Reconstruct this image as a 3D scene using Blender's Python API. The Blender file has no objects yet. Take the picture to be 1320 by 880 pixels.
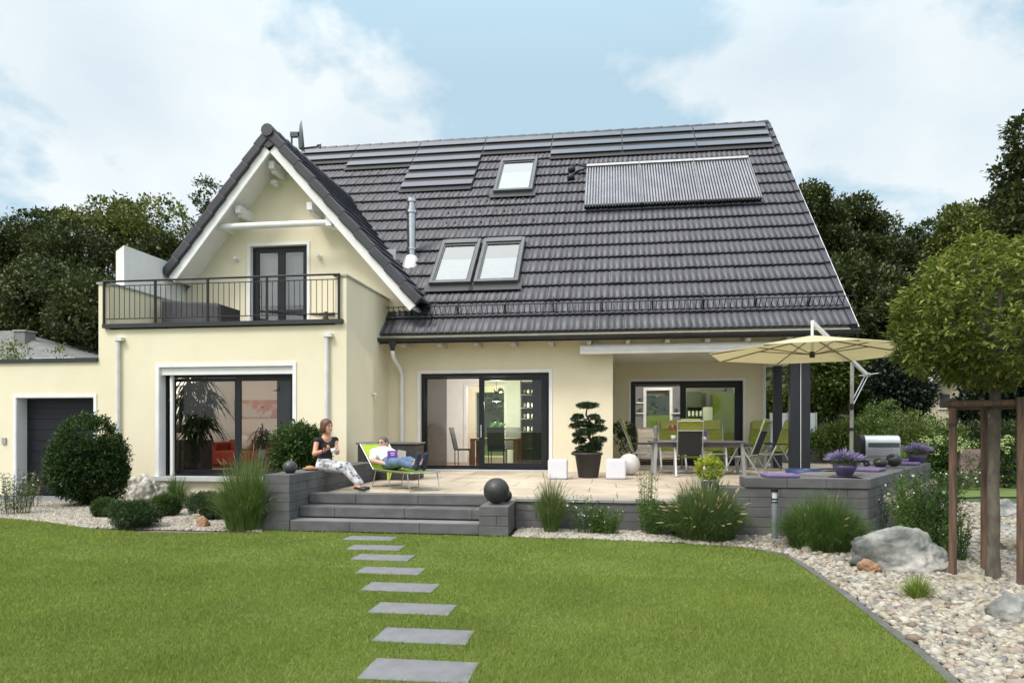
import bpy, bmesh, math, random
import numpy as np
from mathutils import Vector, Matrix
R = math.radians
SC = bpy.context.scene
random.seed(7); rng = np.random.default_rng(7)

# ---------------------------------------------------------------- camera
CAM_A = R(8.05); CS, CC = math.sin(CAM_A), math.cos(CAM_A); CF = 887.0; CH = 1.5
cam_d = bpy.data.cameras.new('camera'); cam = bpy.data.objects.new('camera', cam_d)
SC.collection.objects.link(cam); SC.camera = cam
cam.location = (0, 0, CH); cam.rotation_euler = (R(90), 0, CAM_A)
cam_d.sensor_width = 36; cam_d.lens = CF / 1320 * 36; cam_d.shift_y = 110 / 1320
cam_d.clip_start = 0.05; cam_d.clip_end = 1500

# ---------------------------------------------------------------- world, sun, exposure
SUN_EL, SUN_AZ = R(52), R(215)       # azimuth measured clockwise from +Y
w = bpy.data.worlds.new("World"); SC.world = w; w.use_nodes = True
nt = w.node_tree; nt.nodes.clear()
def N(t, **k):
    n = nt.nodes.new(t)
    for a, b in k.items(): setattr(n, a, b)
    return n
def L(a, b): nt.links.new(a, b)
out = N('ShaderNodeOutputWorld'); bg = N('ShaderNodeBackground')
sky = N('ShaderNodeTexSky', sky_type='NISHITA', sun_disc=False, sun_elevation=SUN_EL, sun_rotation=SUN_AZ,
        air_density=1.0, dust_density=0.6, ozone_density=1.6)
tc = N('ShaderNodeTexCoord'); sep = N('ShaderNodeSeparateXYZ'); L(tc.outputs['Generated'], sep.inputs[0])
def math_(op, a, b=None, clamp=False):
    n = N('ShaderNodeMath', operation=op, use_clamp=clamp)
    for i, v in enumerate((a, b)):
        if v is None: continue
        if isinstance(v, (int, float)): n.inputs[i].default_value = v
        else: L(v, n.inputs[i])
    return n.outputs[0]
zc = math_('MAXIMUM', sep.outputs[2], 0.0)
den = math_('ADD', zc, 0.5)
cx = math_('DIVIDE', sep.outputs[0], den); cy = math_('DIVIDE', sep.outputs[1], den)
cmb = N('ShaderNodeCombineXYZ'); L(cx, cmb.inputs[0]); L(cy, cmb.inputs[1])
mp = N('ShaderNodeMapping'); mp.inputs['Location'].default_value = (21.3, 14.85, 0); L(cmb.outputs[0], mp.inputs[0])
n1 = N('ShaderNodeTexNoise'); n1.inputs['Scale'].default_value = 2.1; n1.inputs['Detail'].default_value = 9; n1.inputs['Roughness'].default_value = .56; n1.inputs['Distortion'].default_value = .15
L(mp.outputs[0], n1.inputs['Vector'])
cr = N('ShaderNodeValToRGB'); cr.color_ramp.elements[0].position = .455; cr.color_ramp.elements[1].position = .515
L(n1.outputs['Fac'], cr.inputs[0])
n2 = N('ShaderNodeTexNoise'); n2.inputs['Scale'].default_value = 3.4; n2.inputs['Detail'].default_value = 9
L(mp.outputs[0], n2.inputs['Vector'])
cr2 = N('ShaderNodeValToRGB'); cr2.color_ramp.elements[0].position = .3; cr2.color_ramp.elements[1].position = .7
cr2.color_ramp.elements[0].color = (4.7, 5.5, 6.05, 1); cr2.color_ramp.elements[1].color = (6.3, 6.7, 6.85, 1)
L(n2.outputs['Fac'], cr2.inputs[0])
# thin milky veil over the blue, then the brighter clouds
veil = N('ShaderNodeMix', data_type='RGBA'); veil.inputs[0].default_value = .85
L(sky.outputs[0], veil.inputs[6]); veil.inputs[7].default_value = (3.7, 5.1, 5.9, 1)
mx = N('ShaderNodeMix', data_type='RGBA'); L(cr.outputs[0], mx.inputs[0]); L(veil.outputs[2], mx.inputs[6]); L(cr2.outputs[0], mx.inputs[7])
# an overcast sky is brighter towards the zenith
up = N('ShaderNodeMapRange'); up.inputs[1].default_value = .45; up.inputs[2].default_value = 1.0; up.inputs[3].default_value = 1.0; up.inputs[4].default_value = 1.9
L(sep.outputs[2], up.inputs[0])
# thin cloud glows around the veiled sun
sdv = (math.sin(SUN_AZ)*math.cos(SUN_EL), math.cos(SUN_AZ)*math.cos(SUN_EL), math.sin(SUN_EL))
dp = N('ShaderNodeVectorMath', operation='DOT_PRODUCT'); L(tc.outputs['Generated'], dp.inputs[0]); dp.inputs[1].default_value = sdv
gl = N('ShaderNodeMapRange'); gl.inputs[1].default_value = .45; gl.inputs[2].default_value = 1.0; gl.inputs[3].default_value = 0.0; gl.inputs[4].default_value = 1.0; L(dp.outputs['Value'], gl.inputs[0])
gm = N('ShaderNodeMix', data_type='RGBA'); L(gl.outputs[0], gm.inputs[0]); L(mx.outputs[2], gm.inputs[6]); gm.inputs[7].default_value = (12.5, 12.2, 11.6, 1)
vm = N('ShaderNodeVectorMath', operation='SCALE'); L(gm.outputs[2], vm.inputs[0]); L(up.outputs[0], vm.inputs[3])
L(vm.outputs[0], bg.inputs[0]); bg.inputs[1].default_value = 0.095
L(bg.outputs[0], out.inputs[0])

sd = bpy.data.lights.new('sun', 'SUN'); so = bpy.data.objects.new('sun', sd); SC.collection.objects.link(so)
sd.energy = 1.5; sd.angle = R(14); sd.color = (1, .96, .9)
_v = Vector((math.sin(SUN_AZ)*math.cos(SUN_EL), math.cos(SUN_AZ)*math.cos(SUN_EL), math.sin(SUN_EL)))
so.rotation_euler = _v.to_track_quat('Z', 'Y').to_euler()
SC.view_settings.view_transform = 'Standard'; SC.view_settings.look = 'None'
SC.view_settings.gamma = 1; SC.view_settings.exposure = 0.66; SC.view_settings.use_curve_mapping = False
SC.render.engine = 'CYCLES'
SC.cycles.transparent_max_bounces = 16; SC.cycles.max_bounces = 8

# ---------------------------------------------------------------- measuring: a sight line cut by a real plane
def ray(u, v):
    a = (u-660)/CF; b = (550-v)/CF
    return (-CS+CC*a, CC+CS*a, b)
def at(u, v, x=None, y=None, z=None, d=None):
    r = ray(u, v)
    t = d if d is not None else x/r[0] if x is not None else y/r[1] if y is not None else (z-CH)/r[2]
    return Vector((t*r[0], t*r[1], CH+t*r[2]))

# ---------------------------------------------------------------- mesh helpers
OFF = {}
def link(o): SC.collection.objects.link(o); return o
def thing(name, label, cat, loc=(0,0,0), group=None, kind=None):
    o = bpy.data.objects.new(name, None); link(o); o.location = loc; o.empty_display_size = .2
    o['label'] = label; o['category'] = cat
    if group: o['group'] = group
    if kind: o['kind'] = kind
    OFF[o.name] = Vector(loc)
    return o
def _fin(o, mat, parent, loc, label, cat, group, kind, bevel, mats):
    for m in (mats or [mat]): o.data.materials.append(m)
    link(o)
    if parent is not None:
        o.parent = parent; OFF[o.name] = OFF.get(parent.name, Vector())
    else:
        o.location = loc; OFF[o.name] = Vector(loc)
    if label: o['label'] = label
    if cat: o['category'] = cat
    if group: o['group'] = group
    if kind: o['kind'] = kind
    if bevel:
        b = o.modifiers.new('bevel', 'BEVEL'); b.width = bevel; b.segments = 2; b.limit_method = 'ANGLE'; b.angle_limit = R(40)
    return o
def np_obj(name, V, F, mat, parent=None, loc=(0,0,0), label=None, cat=None, group=None, kind=None, smooth=False, bevel=0, mats=None, mi=None):
    off = OFF.get(parent.name, Vector()) if parent is not None else Vector(loc)
    V = np.asarray(V, dtype=np.float32) - np.array(off, dtype=np.float32)
    F = np.asarray(F, dtype=np.int32)
    me = bpy.data.meshes.new(name)
    n, k = F.shape
    me.vertices.add(len(V)); me.vertices.foreach_set('co', V.ravel())
    me.loops.add(n*k); me.loops.foreach_set('vertex_index', F.ravel())
    me.polygons.add(n); me.polygons.foreach_set('loop_start', np.arange(n, dtype=np.int32)*k)
    me.polygons.foreach_set('loop_total', np.full(n, k, dtype=np.int32))
    if smooth: me.polygons.foreach_set('use_smooth', np.ones(n, dtype=bool))
    if mi is not None: me.polygons.foreach_set('material_index', np.asarray(mi, dtype=np.int32))
    me.update(calc_edges=True); me.validate()
    return _fin(bpy.data.objects.new(name, me), mat, parent, loc, label, cat, group, kind, bevel, mats)

class MB:
    def __init__(s): s.v = []; s.f = []; s.sm = []
    def add(s, vs, fs, smooth=False):
        b = len(s.v); s.v += [tuple(p) for p in vs]
        for f in fs: s.f.append(tuple(b+i for i in f)); s.sm.append(smooth)
        return s
    def boxm(s, M, sx, sy, sz):
        vs = [M @ Vector((x*sx/2, y*sy/2, z*sz/2)) for x in (-1,1) for y in (-1,1) for z in (-1,1)]
        return s.add(vs, [(0,1,3,2),(4,6,7,5),(0,4,5,1),(2,3,7,6),(0,2,6,4),(1,5,7,3)])
    def box(s, x0, x1, y0, y1, z0, z1):
        return s.boxm(Matrix.Translation(((x0+x1)/2,(y0+y1)/2,(z0+z1)/2)), x1-x0, y1-y0, z1-z0)
    def obox(s, c, sx, sy, sz, rz=0, rx=0, ry=0):
        return s.boxm(Matrix.Translation(c) @ Matrix.Rotation(rz,4,'Z') @ Matrix.Rotation(ry,4,'Y') @ Matrix.Rotation(rx,4,'X'), sx, sy, sz)
    def beam(s, p0, p1, wdt, hgt, up=(0,0,1)):
        p0 = Vector(p0); p1 = Vector(p1); d = (p1-p0); l = d.length; d.normalize()
        a = d.cross(Vector(up)); a = a.normalized() if a.length > 1e-6 else Vector((1,0,0)); b = a.cross(d)
        M = Matrix((a, d, b)).transposed().to_4x4(); M.translation = (p0+p1)/2
        return s.boxm(M, wdt, l, hgt)
    def tube(s, pts, r, n=8, caps=True, smooth=True):
        pts = [Vector(p) for p in pts]; rs = r if isinstance(r, (list, tuple)) else [r]*len(pts)
        vs = []; fs = []; ref = None
        for i, p in enumerate(pts):
            d = (pts[min(i+1,len(pts)-1)] - pts[max(i-1,0)])
            d = d.normalized() if d.length > 1e-9 else Vector((0,0,1))
            if ref is None:
                ref = d.orthogonal().normalized()
            ref = (ref - d*ref.dot(d)); ref = ref.normalized() if ref.length > 1e-6 else d.orthogonal().normalized()
            b = d.cross(ref)
            for j in range(n):
                a = 2*math.pi*j/n; vs.append(p + (ref*math.cos(a)+b*math.sin(a))*rs[i])
        for i in range(len(pts)-1):
            for j in range(n):
                k = (j+1) % n; fs.append((i*n+j, i*n+k, (i+1)*n+k, (i+1)*n+j))
        s.add(vs, fs, smooth)
        if caps:
            s.add(vs[:n], [tuple(reversed(range(n)))]); s.add(vs[-n:], [tuple(range(n))])
        return s
    def lathe(s, prof, c=(0,0,0), n=24, smooth=True, sx=1, sy=1):
        c = Vector(c); vs = []; fs = []
        for (r, z) in prof:
            for j in range(n):
                a = 2*math.pi*j/n; vs.append(c + Vector((r*sx*math.cos(a), r*sy*math.sin(a), z)))
        for i in range(len(prof)-1):
            for j in range(n):
                k = (j+1) % n; fs.append((i*n+j, i*n+k, (i+1)*n+k, (i+1)*n+j))
        return s.add(vs, fs, smooth)
    def sphere(s, c, r, n=24, m=14, sc=(1,1,1)):
        prof = [(max(1e-4, r*math.sin(math.pi*i/m)), -r*math.cos(math.pi*i/m)*sc[2]) for i in range(m+1)]
        return s.lathe(prof, c, n, True, sc[0], sc[1])
    def prism(s, poly, z0, z1):
        n = len(poly); vs = [(x,y,z0) for x,y in poly]+[(x,y,z1) for x,y in poly]
        fs = [tuple(reversed(range(n))), tuple(range(n,2*n))]+[(i,(i+1)%n,n+(i+1)%n,n+i) for i in range(n)]
        return s.add(vs, fs)
    def prism_y(s, poly, y0, y1):        # poly in (x,z)
        n = len(poly); vs = [(x,y0,z) for x,z in poly]+[(x,y1,z) for x,z in poly]
        fs = [tuple(range(n)), tuple(reversed(range(n,2*n)))]+[(i,n+i,n+(i+1)%n,(i+1)%n) for i in range(n)]
        return s.add(vs, fs)
    def build(s, name, mat, parent=None, loc=(0,0,0), label=None, cat=None, group=None, kind=None, bevel=0, weld=False):
        off = OFF.get(parent.name, Vector()) if parent is not None else Vector(loc)
        me = bpy.data.meshes.new(name)
        me.from_pydata([(v[0]-off[0], v[1]-off[1], v[2]-off[2]) for v in s.v], [], s.f)
        me.polygons.foreach_set('use_smooth', s.sm)
        if weld:
            bm = bmesh.new(); bm.from_mesh(me); bmesh.ops.remove_doubles(bm, verts=bm.verts, dist=1e-4)
            bmesh.ops.recalc_face_normals(bm, faces=bm.faces); bm.to_mesh(me); bm.free()
        me.update()
        return _fin(bpy.data.objects.new(name, me), mat, parent, loc, label, cat, group, kind, bevel, None)

def kids(o): return [c for c in bpy.data.objects if c.parent == o]
def copy_tree(o, parent=None):
    c = o.copy(); link(c); c.parent = parent; OFF[c.name] = OFF.get(o.name, Vector())
    for ch in kids(o): copy_tree(ch, c)
    return c

# ---------------------------------------------------------------- materials
MC = {}
def mat(name, c, rough=.6, metal=0., c2=None, scale=5., bump=0., bscale=60., detail=4, spec=.5, trans=0., stretch=None, contrast=(.35,.65), c3=None, coat=0., stain=0., sscale=(3,3,.35)):
    if name in MC: return MC[name]
    m = bpy.data.materials.new(name); m.use_nodes = True; t = m.node_tree; ns = t.nodes; lk = t.links.new
    p = ns['Principled BSDF']; o = ns['Material Output']
    p.inputs['Roughness'].default_value = rough; p.inputs['Metallic'].default_value = metal
    p.inputs['Specular IOR Level'].default_value = spec
    if coat: p.inputs['Coat Weight'].default_value = coat; p.inputs['Coat Roughness'].default_value = .12
    if c2 is None: c2 = tuple(x*.86 for x in c)
    tcn = ns.new('ShaderNodeTexCoord'); vec = tcn.outputs['Object']
    if stretch:
        mpn = ns.new('ShaderNodeMapping'); mpn.inputs['Scale'].default_value = stretch; lk(vec, mpn.inputs[0]); vec = mpn.outputs[0]
    nz = ns.new('ShaderNodeTexNoise'); nz.inputs['Scale'].default_value = scale; nz.inputs['Detail'].default_value = detail
    lk(vec, nz.inputs['Vector'])
    r = ns.new('ShaderNodeValToRGB'); e = r.color_ramp.elements
    e[0].position, e[1].position = contrast; e[0].color = (*c2, 1); e[1].color = (*c, 1)
    if c3: x = e.new((contrast[0]+contrast[1])/2); x.color = (*c3, 1)
    lk(nz.outputs['Fac'], r.inputs[0]); colout = r.outputs[0]
    if stain:
        m2 = ns.new('ShaderNodeMapping'); m2.inputs['Scale'].default_value = sscale; lk(tcn.outputs['Object'], m2.inputs[0])
        n3 = ns.new('ShaderNodeTexNoise'); n3.inputs['Scale'].default_value = 1.0; n3.inputs['Detail'].default_value = 9; n3.inputs['Roughness'].default_value = .62; lk(m2.outputs[0], n3.inputs['Vector'])
        r3 = ns.new('ShaderNodeMapRange'); r3.inputs[1].default_value = .42; r3.inputs[2].default_value = .72; r3.inputs[3].default_value = 1.0; r3.inputs[4].default_value = 1-stain; lk(n3.outputs['Fac'], r3.inputs[0])
        vs_ = ns.new('ShaderNodeVectorMath'); vs_.operation = 'SCALE'; lk(colout, vs_.inputs[0]); lk(r3.outputs[0], vs_.inputs[3]); colout = vs_.outputs[0]
    lk(colout, p.inputs['Base Color'])
    if bump:
        b = ns.new('ShaderNodeBump'); b.inputs['Strength'].default_value = bump; b.inputs['Distance'].default_value = .01
        nb = ns.new('ShaderNodeTexNoise'); nb.inputs['Scale'].default_value = bscale; nb.inputs['Detail'].default_value = 5
        lk(vec, nb.inputs['Vector']); lk(nb.outputs['Fac'], b.inputs['Height']); lk(b.outputs[0], p.inputs['Normal'])
    if trans:
        tr = ns.new('ShaderNodeBsdfTranslucent'); lk(r.outputs[0], tr.inputs[0]); ms = ns.new('ShaderNodeMixShader')
        ms.inputs[0].default_value = trans; lk(p.outputs[0], ms.inputs[1]); lk(tr.outputs[0], ms.inputs[2]); lk(ms.outputs[0], o.inputs[0])
    MC[name] = m; return m
def glass(name, tint=(.9,.95,.93), boost=1.0):
    m = bpy.data.materials.new(name); m.use_nodes = True; t = m.node_tree; t.nodes.clear(); ns = t.nodes; lk = t.links.new
    o = ns.new('ShaderNodeOutputMaterial'); a = ns.new('ShaderNodeBsdfTransparent'); a.inputs[0].default_value = (*tint, 1)
    g = ns.new('ShaderNodeBsdfGlossy'); g.inputs['Roughness'].default_value = .01; f = ns.new('ShaderNodeFresnel'); f.inputs[0].default_value = 1.5
    mu = ns.new('ShaderNodeMath'); mu.operation = 'MULTIPLY'; mu.inputs[1].default_value = 1.9*boost; mu.use_clamp = True
    ms = ns.new('ShaderNodeMixShader'); lk(f.outputs[0], mu.inputs[0]); lk(mu.outputs[0], ms.inputs[0]); lk(a.outputs[0], ms.inputs[1]); lk(g.outputs[0], ms.inputs[2]); lk(ms.outputs[0], o.inputs[0])
    return m

PLASTER = mat('plaster', (.80,.735,.555), .9, c2=(.76,.69,.51), scale=.7, bump=.35, bscale=160, detail=8, stain=.07, sscale=(.7,.7,.45))
WHITE = mat('white_paint', (.80,.80,.80), .5, c2=(.74,.74,.74), scale=3)
WALLIN = mat('inner_wall', (.80,.79,.78), .8, c2=(.77,.76,.75))
ANTH = mat('anthracite', (.013,.015,.019), .36, c2=(.010,.012,.015), scale=3, spec=.3)
ANTHM = mat('anthracite_sheet', (.025,.025,.029), .42, c2=(.02,.02,.023), scale=3)
GLASS = glass('glass', boost=.6); GLASSG = glass('glass_green', (.72,.84,.62), .8); GLASSB = glass('glass_plain', (.8,.85,.85), 2.2)
TILE = mat('roof_tile', (.060,.060,.078), .44, c2=(.043,.043,.056), scale=1.3, bump=.15, bscale=90, detail=10, contrast=(.3,.7), stain=.25, sscale=(3.3,1.6,1.6))
TILED = mat('roof_tile_dark', (.040,.040,.050), .45, c2=(.028,.028,.036), scale=3)
PV = mat('solar_glass', (.085,.088,.11), .2, c2=(.07,.073,.095), scale=1.5, spec=.8)
STEEL = mat('steel', (.62,.62,.63), .25, 1., c2=(.5,.5,.52), scale=8)
ALU = mat('aluminium', (.50,.50,.50), .38, .85, c2=(.42,.42,.42), scale=8)
TUBEM = mat('collector_tube', (.34,.34,.37), .25, .5, c2=(.25,.25,.28), scale=2)
BLACKP = mat('black_plastic', (.015,.015,.016), .45)
STONE = mat('concrete_block', (.150,.148,.152), .8, c2=(.085,.084,.087), scale=2.3, bump=.6, bscale=70, detail=9, contrast=(.25,.75), stretch=(1,1,2.5), stain=.25, sscale=(4,4,2))
STONET = mat('concrete_top', (.20,.20,.203), .75, c2=(.15,.15,.153), scale=3, bump=.3, bscale=90, detail=8)
SLATE = mat('stepping_slab', (.20,.20,.215), .7, c2=(.165,.165,.18), scale=2, stain=.3, sscale=(5,5,5), bump=.15, bscale=120, detail=8)
SOIL = mat('soil', (.07,.055,.04), .95, c2=(.04,.032,.024), scale=9)
WOOD = mat('red_wood', (.15,.085,.055), .8, c2=(.065,.043,.032), scale=6, stretch=(6,6,.6), bump=.4, bscale=30)
WOODT = mat('table_wood', (.22,.11,.055), .5, c2=(.15,.07,.035), scale=6, stretch=(1,6,6))
BARK = mat('bark', (.13,.115,.09), .9, c2=(.07,.06,.045), scale=14, bump=.8, bscale=30, stretch=(1,1,.5))
BARKD = mat('bark_dark', (.07,.055,.045), .9, c2=(.04,.032,.027), scale=6, bump=.5, bscale=20)
DARKIN = mat('dark_furniture', (.03,.03,.032), .5)
GLOSSB = mat('black_glaze', (.02,.02,.022), .18, c2=(.03,.03,.03), scale=5, spec=.6)
PURPLE = mat('purple_fabric', (.17,.12,.26), .8, c2=(.13,.09,.21), scale=20)
LIME = mat('lime_fabric', (.42,.56,.04), .7, c2=(.36,.50,.035), scale=14, trans=.15)
GREENF = mat('olive_green_fabric', (.25,.29,.04), .75, c2=(.20,.23,.03), scale=14)
TERRC = mat('orange_clay', (.5,.17,.05), .7)
def leafmat(name, c, c2, trans=.3, scale=6, rough=.5): return mat(name, c, rough, c2=c2, scale=scale, trans=trans, detail=3, contrast=(.3,.7), spec=.35)
# ================================================================ HOUSE
HY = 16.1; WY = 13.4; BY = 18.75; EY = 15.4; EZ = 3.55; RY = 23.5; RZ = 11.42
MS = (RZ-EZ)/(RY-EY); SL = math.hypot(1, MS)
XL, XR = -10.9, 5.13
house = thing('house', 'cream plastered house with steep dark tiled roof, gable balcony and solar panels', 'house', (-3, 16.1, 0))

def wall_rect(mb, x0, x1, z0, z1, y0, y1, ops):
    """wall in the xz plane from y0 (outside) to y1 with rectangular openings, closed reveals"""
    xs = sorted({x0, x1, *[o[i] for o in ops for i in (0,1)]}); zs = sorted({z0, z1, *[o[i] for o in ops for i in (2,3)]})
    def hole(xa, xb, za, zb):
        return any(o[0]-1e-6 <= xa and xb <= o[1]+1e-6 and o[2]-1e-6 <= za and zb <= o[3]+1e-6 for o in ops)
    for i in range(len(xs)-1):
        for j in range(len(zs)-1):
            a, b, c, d = xs[i], xs[i+1], zs[j], zs[j+1]
            if hole(a, b, c, d): continue
            mb.add([(a,y0,c),(b,y0,c),(b,y0,d),(a,y0,d)], [(0,1,2,3)])
            mb.add([(a,y1,c),(b,y1,c),(b,y1,d),(a,y1,d)], [(3,2,1,0)])
    for (a, b, c, d) in list(ops)+[(x0,x1,z0,z1)]:
        mb.add([(a,y0,c),(b,y0,c),(b,y0,d),(a,y0,d),(a,y1,c),(b,y1,c),(b,y1,d),(a,y1,d)], [(0,1,5,4),(1,2,6,5),(2,3,7,6),(3,0,4,7)])

WW = (-9.45, -6.45, .42, 2.76)      # wing window
MD = (-4.50, -1.40, .45, 2.78)      # terrace door
KW = (.57, 3.48, .47, 2.72)         # loggia window
BD = (-8.88, -7.38, 3.52, 6.0)      # balcony door
GD = (-12.86, -10.98, 0, 2.14)      # garage door
# --- wing
mb = MB(); wall_rect(mb, -10.87, -5.3, 0, 3.58, WY, WY+.34, [WW])
mb.box(-10.87, -10.62, WY, WY+.34, 3.58, 4.56)
mb.add([(-10.87,WY+.34,0),(-10.87,23.4,0),(-10.87,23.4,3.5),(-10.87,WY+.34,3.5)], [(0,1,2,3)])
mb.box(-10.87, -10.62, WY+.34, HY+.2, 3.5, 4.56)
mb.box(-5.54, -5.3, WY+.34, HY+.06, 0, 4.56)
mb.box(-5.54, -5.3, WY, WY+.34, 3.58, 4.56)
mb.build('wing_wall', PLASTER, house, weld=True)
# --- balcony slab, coping, edge
mb = MB(); mb.box(-10.6, -5.56, WY+.36, HY, 3.30, 3.5); mb.build('balcony_floor', mat('balcony_floor', (.35,.34,.33), .8), house)
mb = MB(); mb.box(-10.72, -5.36, WY-.09, WY-.003, 3.605, 3.69); mb.box(-10.72,-5.36, WY-.003, WY+.3, 3.60, 3.69); mb.build('balcony_edge', ANTHM, house)
COP = mat('coping', (.36,.37,.35), .6)
mb = MB(); mb.box(-10.90, -10.59, WY-.03, HY, 4.562, 4.60); mb.build('coping', COP, house)
mb = MB(); mb.box(-5.57, -5.27, WY-.03, HY+.05, 4.562, 4.60); mb.build('coping', COP, house)
# white privacy wall on the left parapet
p0 = at(160, 316, x=-10.66)
mb = MB(); n = [(-10.86, 5.40), (-10.66, p0.z), (-10.66, 4.605), (-10.86, 4.605)]
mb.prism_y(n, p0.y, 17.2); mb.build('privacy_wall', WHITE, house)
# railing
rl = MB(); ry = WY-.05
rl.tube([(-10.72, ry, 4.60), (-5.42, ry, 4.60)], .022, 8); rl.tube([(-10.72, ry, 4.50), (-5.42, ry, 4.50)], .010, 6)
rl.tube([(-10.72, ry, 3.80), (-5.42, ry, 3.80)], .010, 6)
nb = 44
for i in range(nb+1):
    x = -10.7+(5.26*i/nb); post = i in (0, 10, 20, 31, nb)
    if post: rl.box(x-.02, x+.02, ry-.02, ry+.02, 3.69, 4.59)
    else: rl.tube([(x, ry, 3.80), (x, ry, 4.50)], .0075, 5, caps=False)
rl.build('balcony_railing', ANTH, house)
# --- garage
mb = MB(); wall_rect(mb, -22, -10.872, 0, 2.9, WY+.002, WY+.36, [GD])
mb.box(-22, -10.9, WY+.37, 22, 2.7, 2.88); mb.box(-22.2, -22, WY, 22, 0, 2.9); mb.box(-22, -10.9, 21.8, 22, 0, 2.69)
mb.build('garage_wall', PLASTER, house)
mb = MB(); mb.box(-22.2, -10.875, WY-.05, WY+.4, 2.902, 2.985); mb.build('coping', ANTHM, house)
mb = MB(); x0, x1, z0, z1 = GD
for k in range(9):
    mb.box(x0, x1, WY+.27, WY+.31, z0+k*.24, min(z1, z0+(k+1)*.24)-.012)
mb.box(x0, x1, WY+.285, WY+.33, z0, z1); g = mb.build('garage_door', mat('garage_door', (.011,.013,.019), .5, spec=.3), house)
def surround(parent, o, y, wdt=.075, proud=.02, bottom=False, inner=.0):
    x0, x1, z0, z1 = o; m = MB()
    m.box(x0-wdt, x0, y-proud, y+inner, z0, z1+wdt); m.box(x1, x1+wdt, y-proud, y+inner, z0, z1+wdt); m.box(x0, x1, y-proud, y+inner, z1, z1+wdt)
    if bottom: m.box(x0-wdt, x1+wdt, y-proud, y, z0-wdt, z0)
    return m.build('surround', WHITE, parent)
surround(g, GD, WY, .07, .015)
mb = MB(); mb.box(GD[0], GD[0]+.012, WY+.0, WY+.27, 0, GD[3]); mb.box(GD[1]-.012, GD[1], WY, WY+.27, 0, GD[3]); mb.box(GD[0]+.012, GD[1]-.012, WY, WY+.27, GD[3]-.012, GD[3])
mb.build('reveal', WHITE, g)
p = at(6, 568, y=WY); mb = MB(); mb.box(p.x-.05, p.x+.05, WY-.03, WY, p.z-.07, p.z+.07); mb.build('wall_socket', mat('grey_plastic', (.35,.35,.35)), house)

# --- main wall, loggia
mb = MB(); wall_rect(mb, -5.3, .08, 0, 4.1, HY, HY+.36, [MD])
mb.add([(.08,HY+.36,0),(.08,BY,0),(.08,BY,3.2),(.08,HY+.36,3.2)], [(0,1,2,3)])
mb.add([(-.2,HY+.36,0),(-.2,23.4,0),(-.2,23.4,3.2),(-.2,HY+.36,3.2)], [(3,2,1,0)])
mb.build('wall', PLASTER, house)
mb = MB(); mb.box(.08, 4.45, HY, HY+.3, 3.2, 4.1); mb.build('lintel', PLASTER, house)
mb = MB(); wall_rect(mb, .08, 4.05, 0, 3.2, BY, BY+.34, [KW]); mb.box(3.85, 4.05, BY+.34, 23.4, 0, 3.2)
mb.build('wall', PLASTER, house)
mb = MB(); mb.box(-5.2, 4.45, HY+.37, 23.4, 3.2, 3.34); mb.build('loggia_ceiling', WHITE, house)
# upper right gable wall and rear wall
mb = MB(); mb.add([(4.4,HY+.3,3.34),(4.4,23.4,3.34),(4.4,23.4,11.1),(4.4,HY+.3,4.1)], [(0,1,2,3)])
mb.build('wall', PLASTER, house)
RW = [(-10.2,-6.2,.6,2.7), (-4.6,-1.0,.5,2.7), (1.15,2.0,1.25,2.55)]
mb = MB(); wall_rect(mb, -10.87, 4.4, 0, 3.34, 23.4, 23.7, RW); wall_rect(mb, -10.87, 4.4, 3.34, 11.1, 23.4, 23.7, [])
mb.build('rear_wall', PLASTER, house)
# --- gable wall (dormer) behind the balcony
GA = Vector((-7.97, 0, 8.50)); SLf, SRt = 1.225, 1.125; VY = 15.3
gz = lambda x: GA.z-.34-(GA.x-x)*SLf if x < GA.x else GA.z-.34-(x-GA.x)*SRt
mb = MB(); x0, x1, z0, z1 = BD; y = HY+.0
pts = [(-10.87,3.5),(x0,3.5),(x0,z1),(x1,z1),(x1,3.5),(-5.3,3.5),(-4.55,gz(-4.55)),(GA.x,gz(GA.x)),(-10.87,gz(-10.87))]
# split so every face is convex
def q(a): mb.add([(px_, y, pz_) for px_, pz_ in a], [tuple(range(len(a)))])
q([(-10.87,3.5),(x0,3.5),(x0,z1),(x0,gz(x0)),(-10.87,gz(-10.87))]); q([(x0,z1),(x1,z1),(x1,gz(x1)),(GA.x,gz(GA.x)),(x0,gz(x0))])
q([(x1,3.5),(-5.3,3.5),(-4.55,gz(-4.55)),(x1,gz(x1)),(x1,z1)])
mb.add([(x0,y,3.5),(x0,y+.25,3.5),(x0,y+.25,z1),(x0,y,z1)],[(0,1,2,3)]); mb.add([(x1,y,3.5),(x1,y+.25,3.5),(x1,y+.25,z1),(x1,y,z1)],[(3,2,1,0)])
mb.add([(x0,y,z1),(x1,y,z1),(x1,y+.25,z1),(x0,y+.25,z1)],[(0,1,2,3)])
mb.build('gable_wall', PLASTER, house, weld=True)
mb = MB(); mb.box(-10.6,-5.6,17.6,17.65,3.5,6.2); mb.build('inner_wall', mat('attic_wall',(.42,.43,.47),.8), house)

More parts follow.
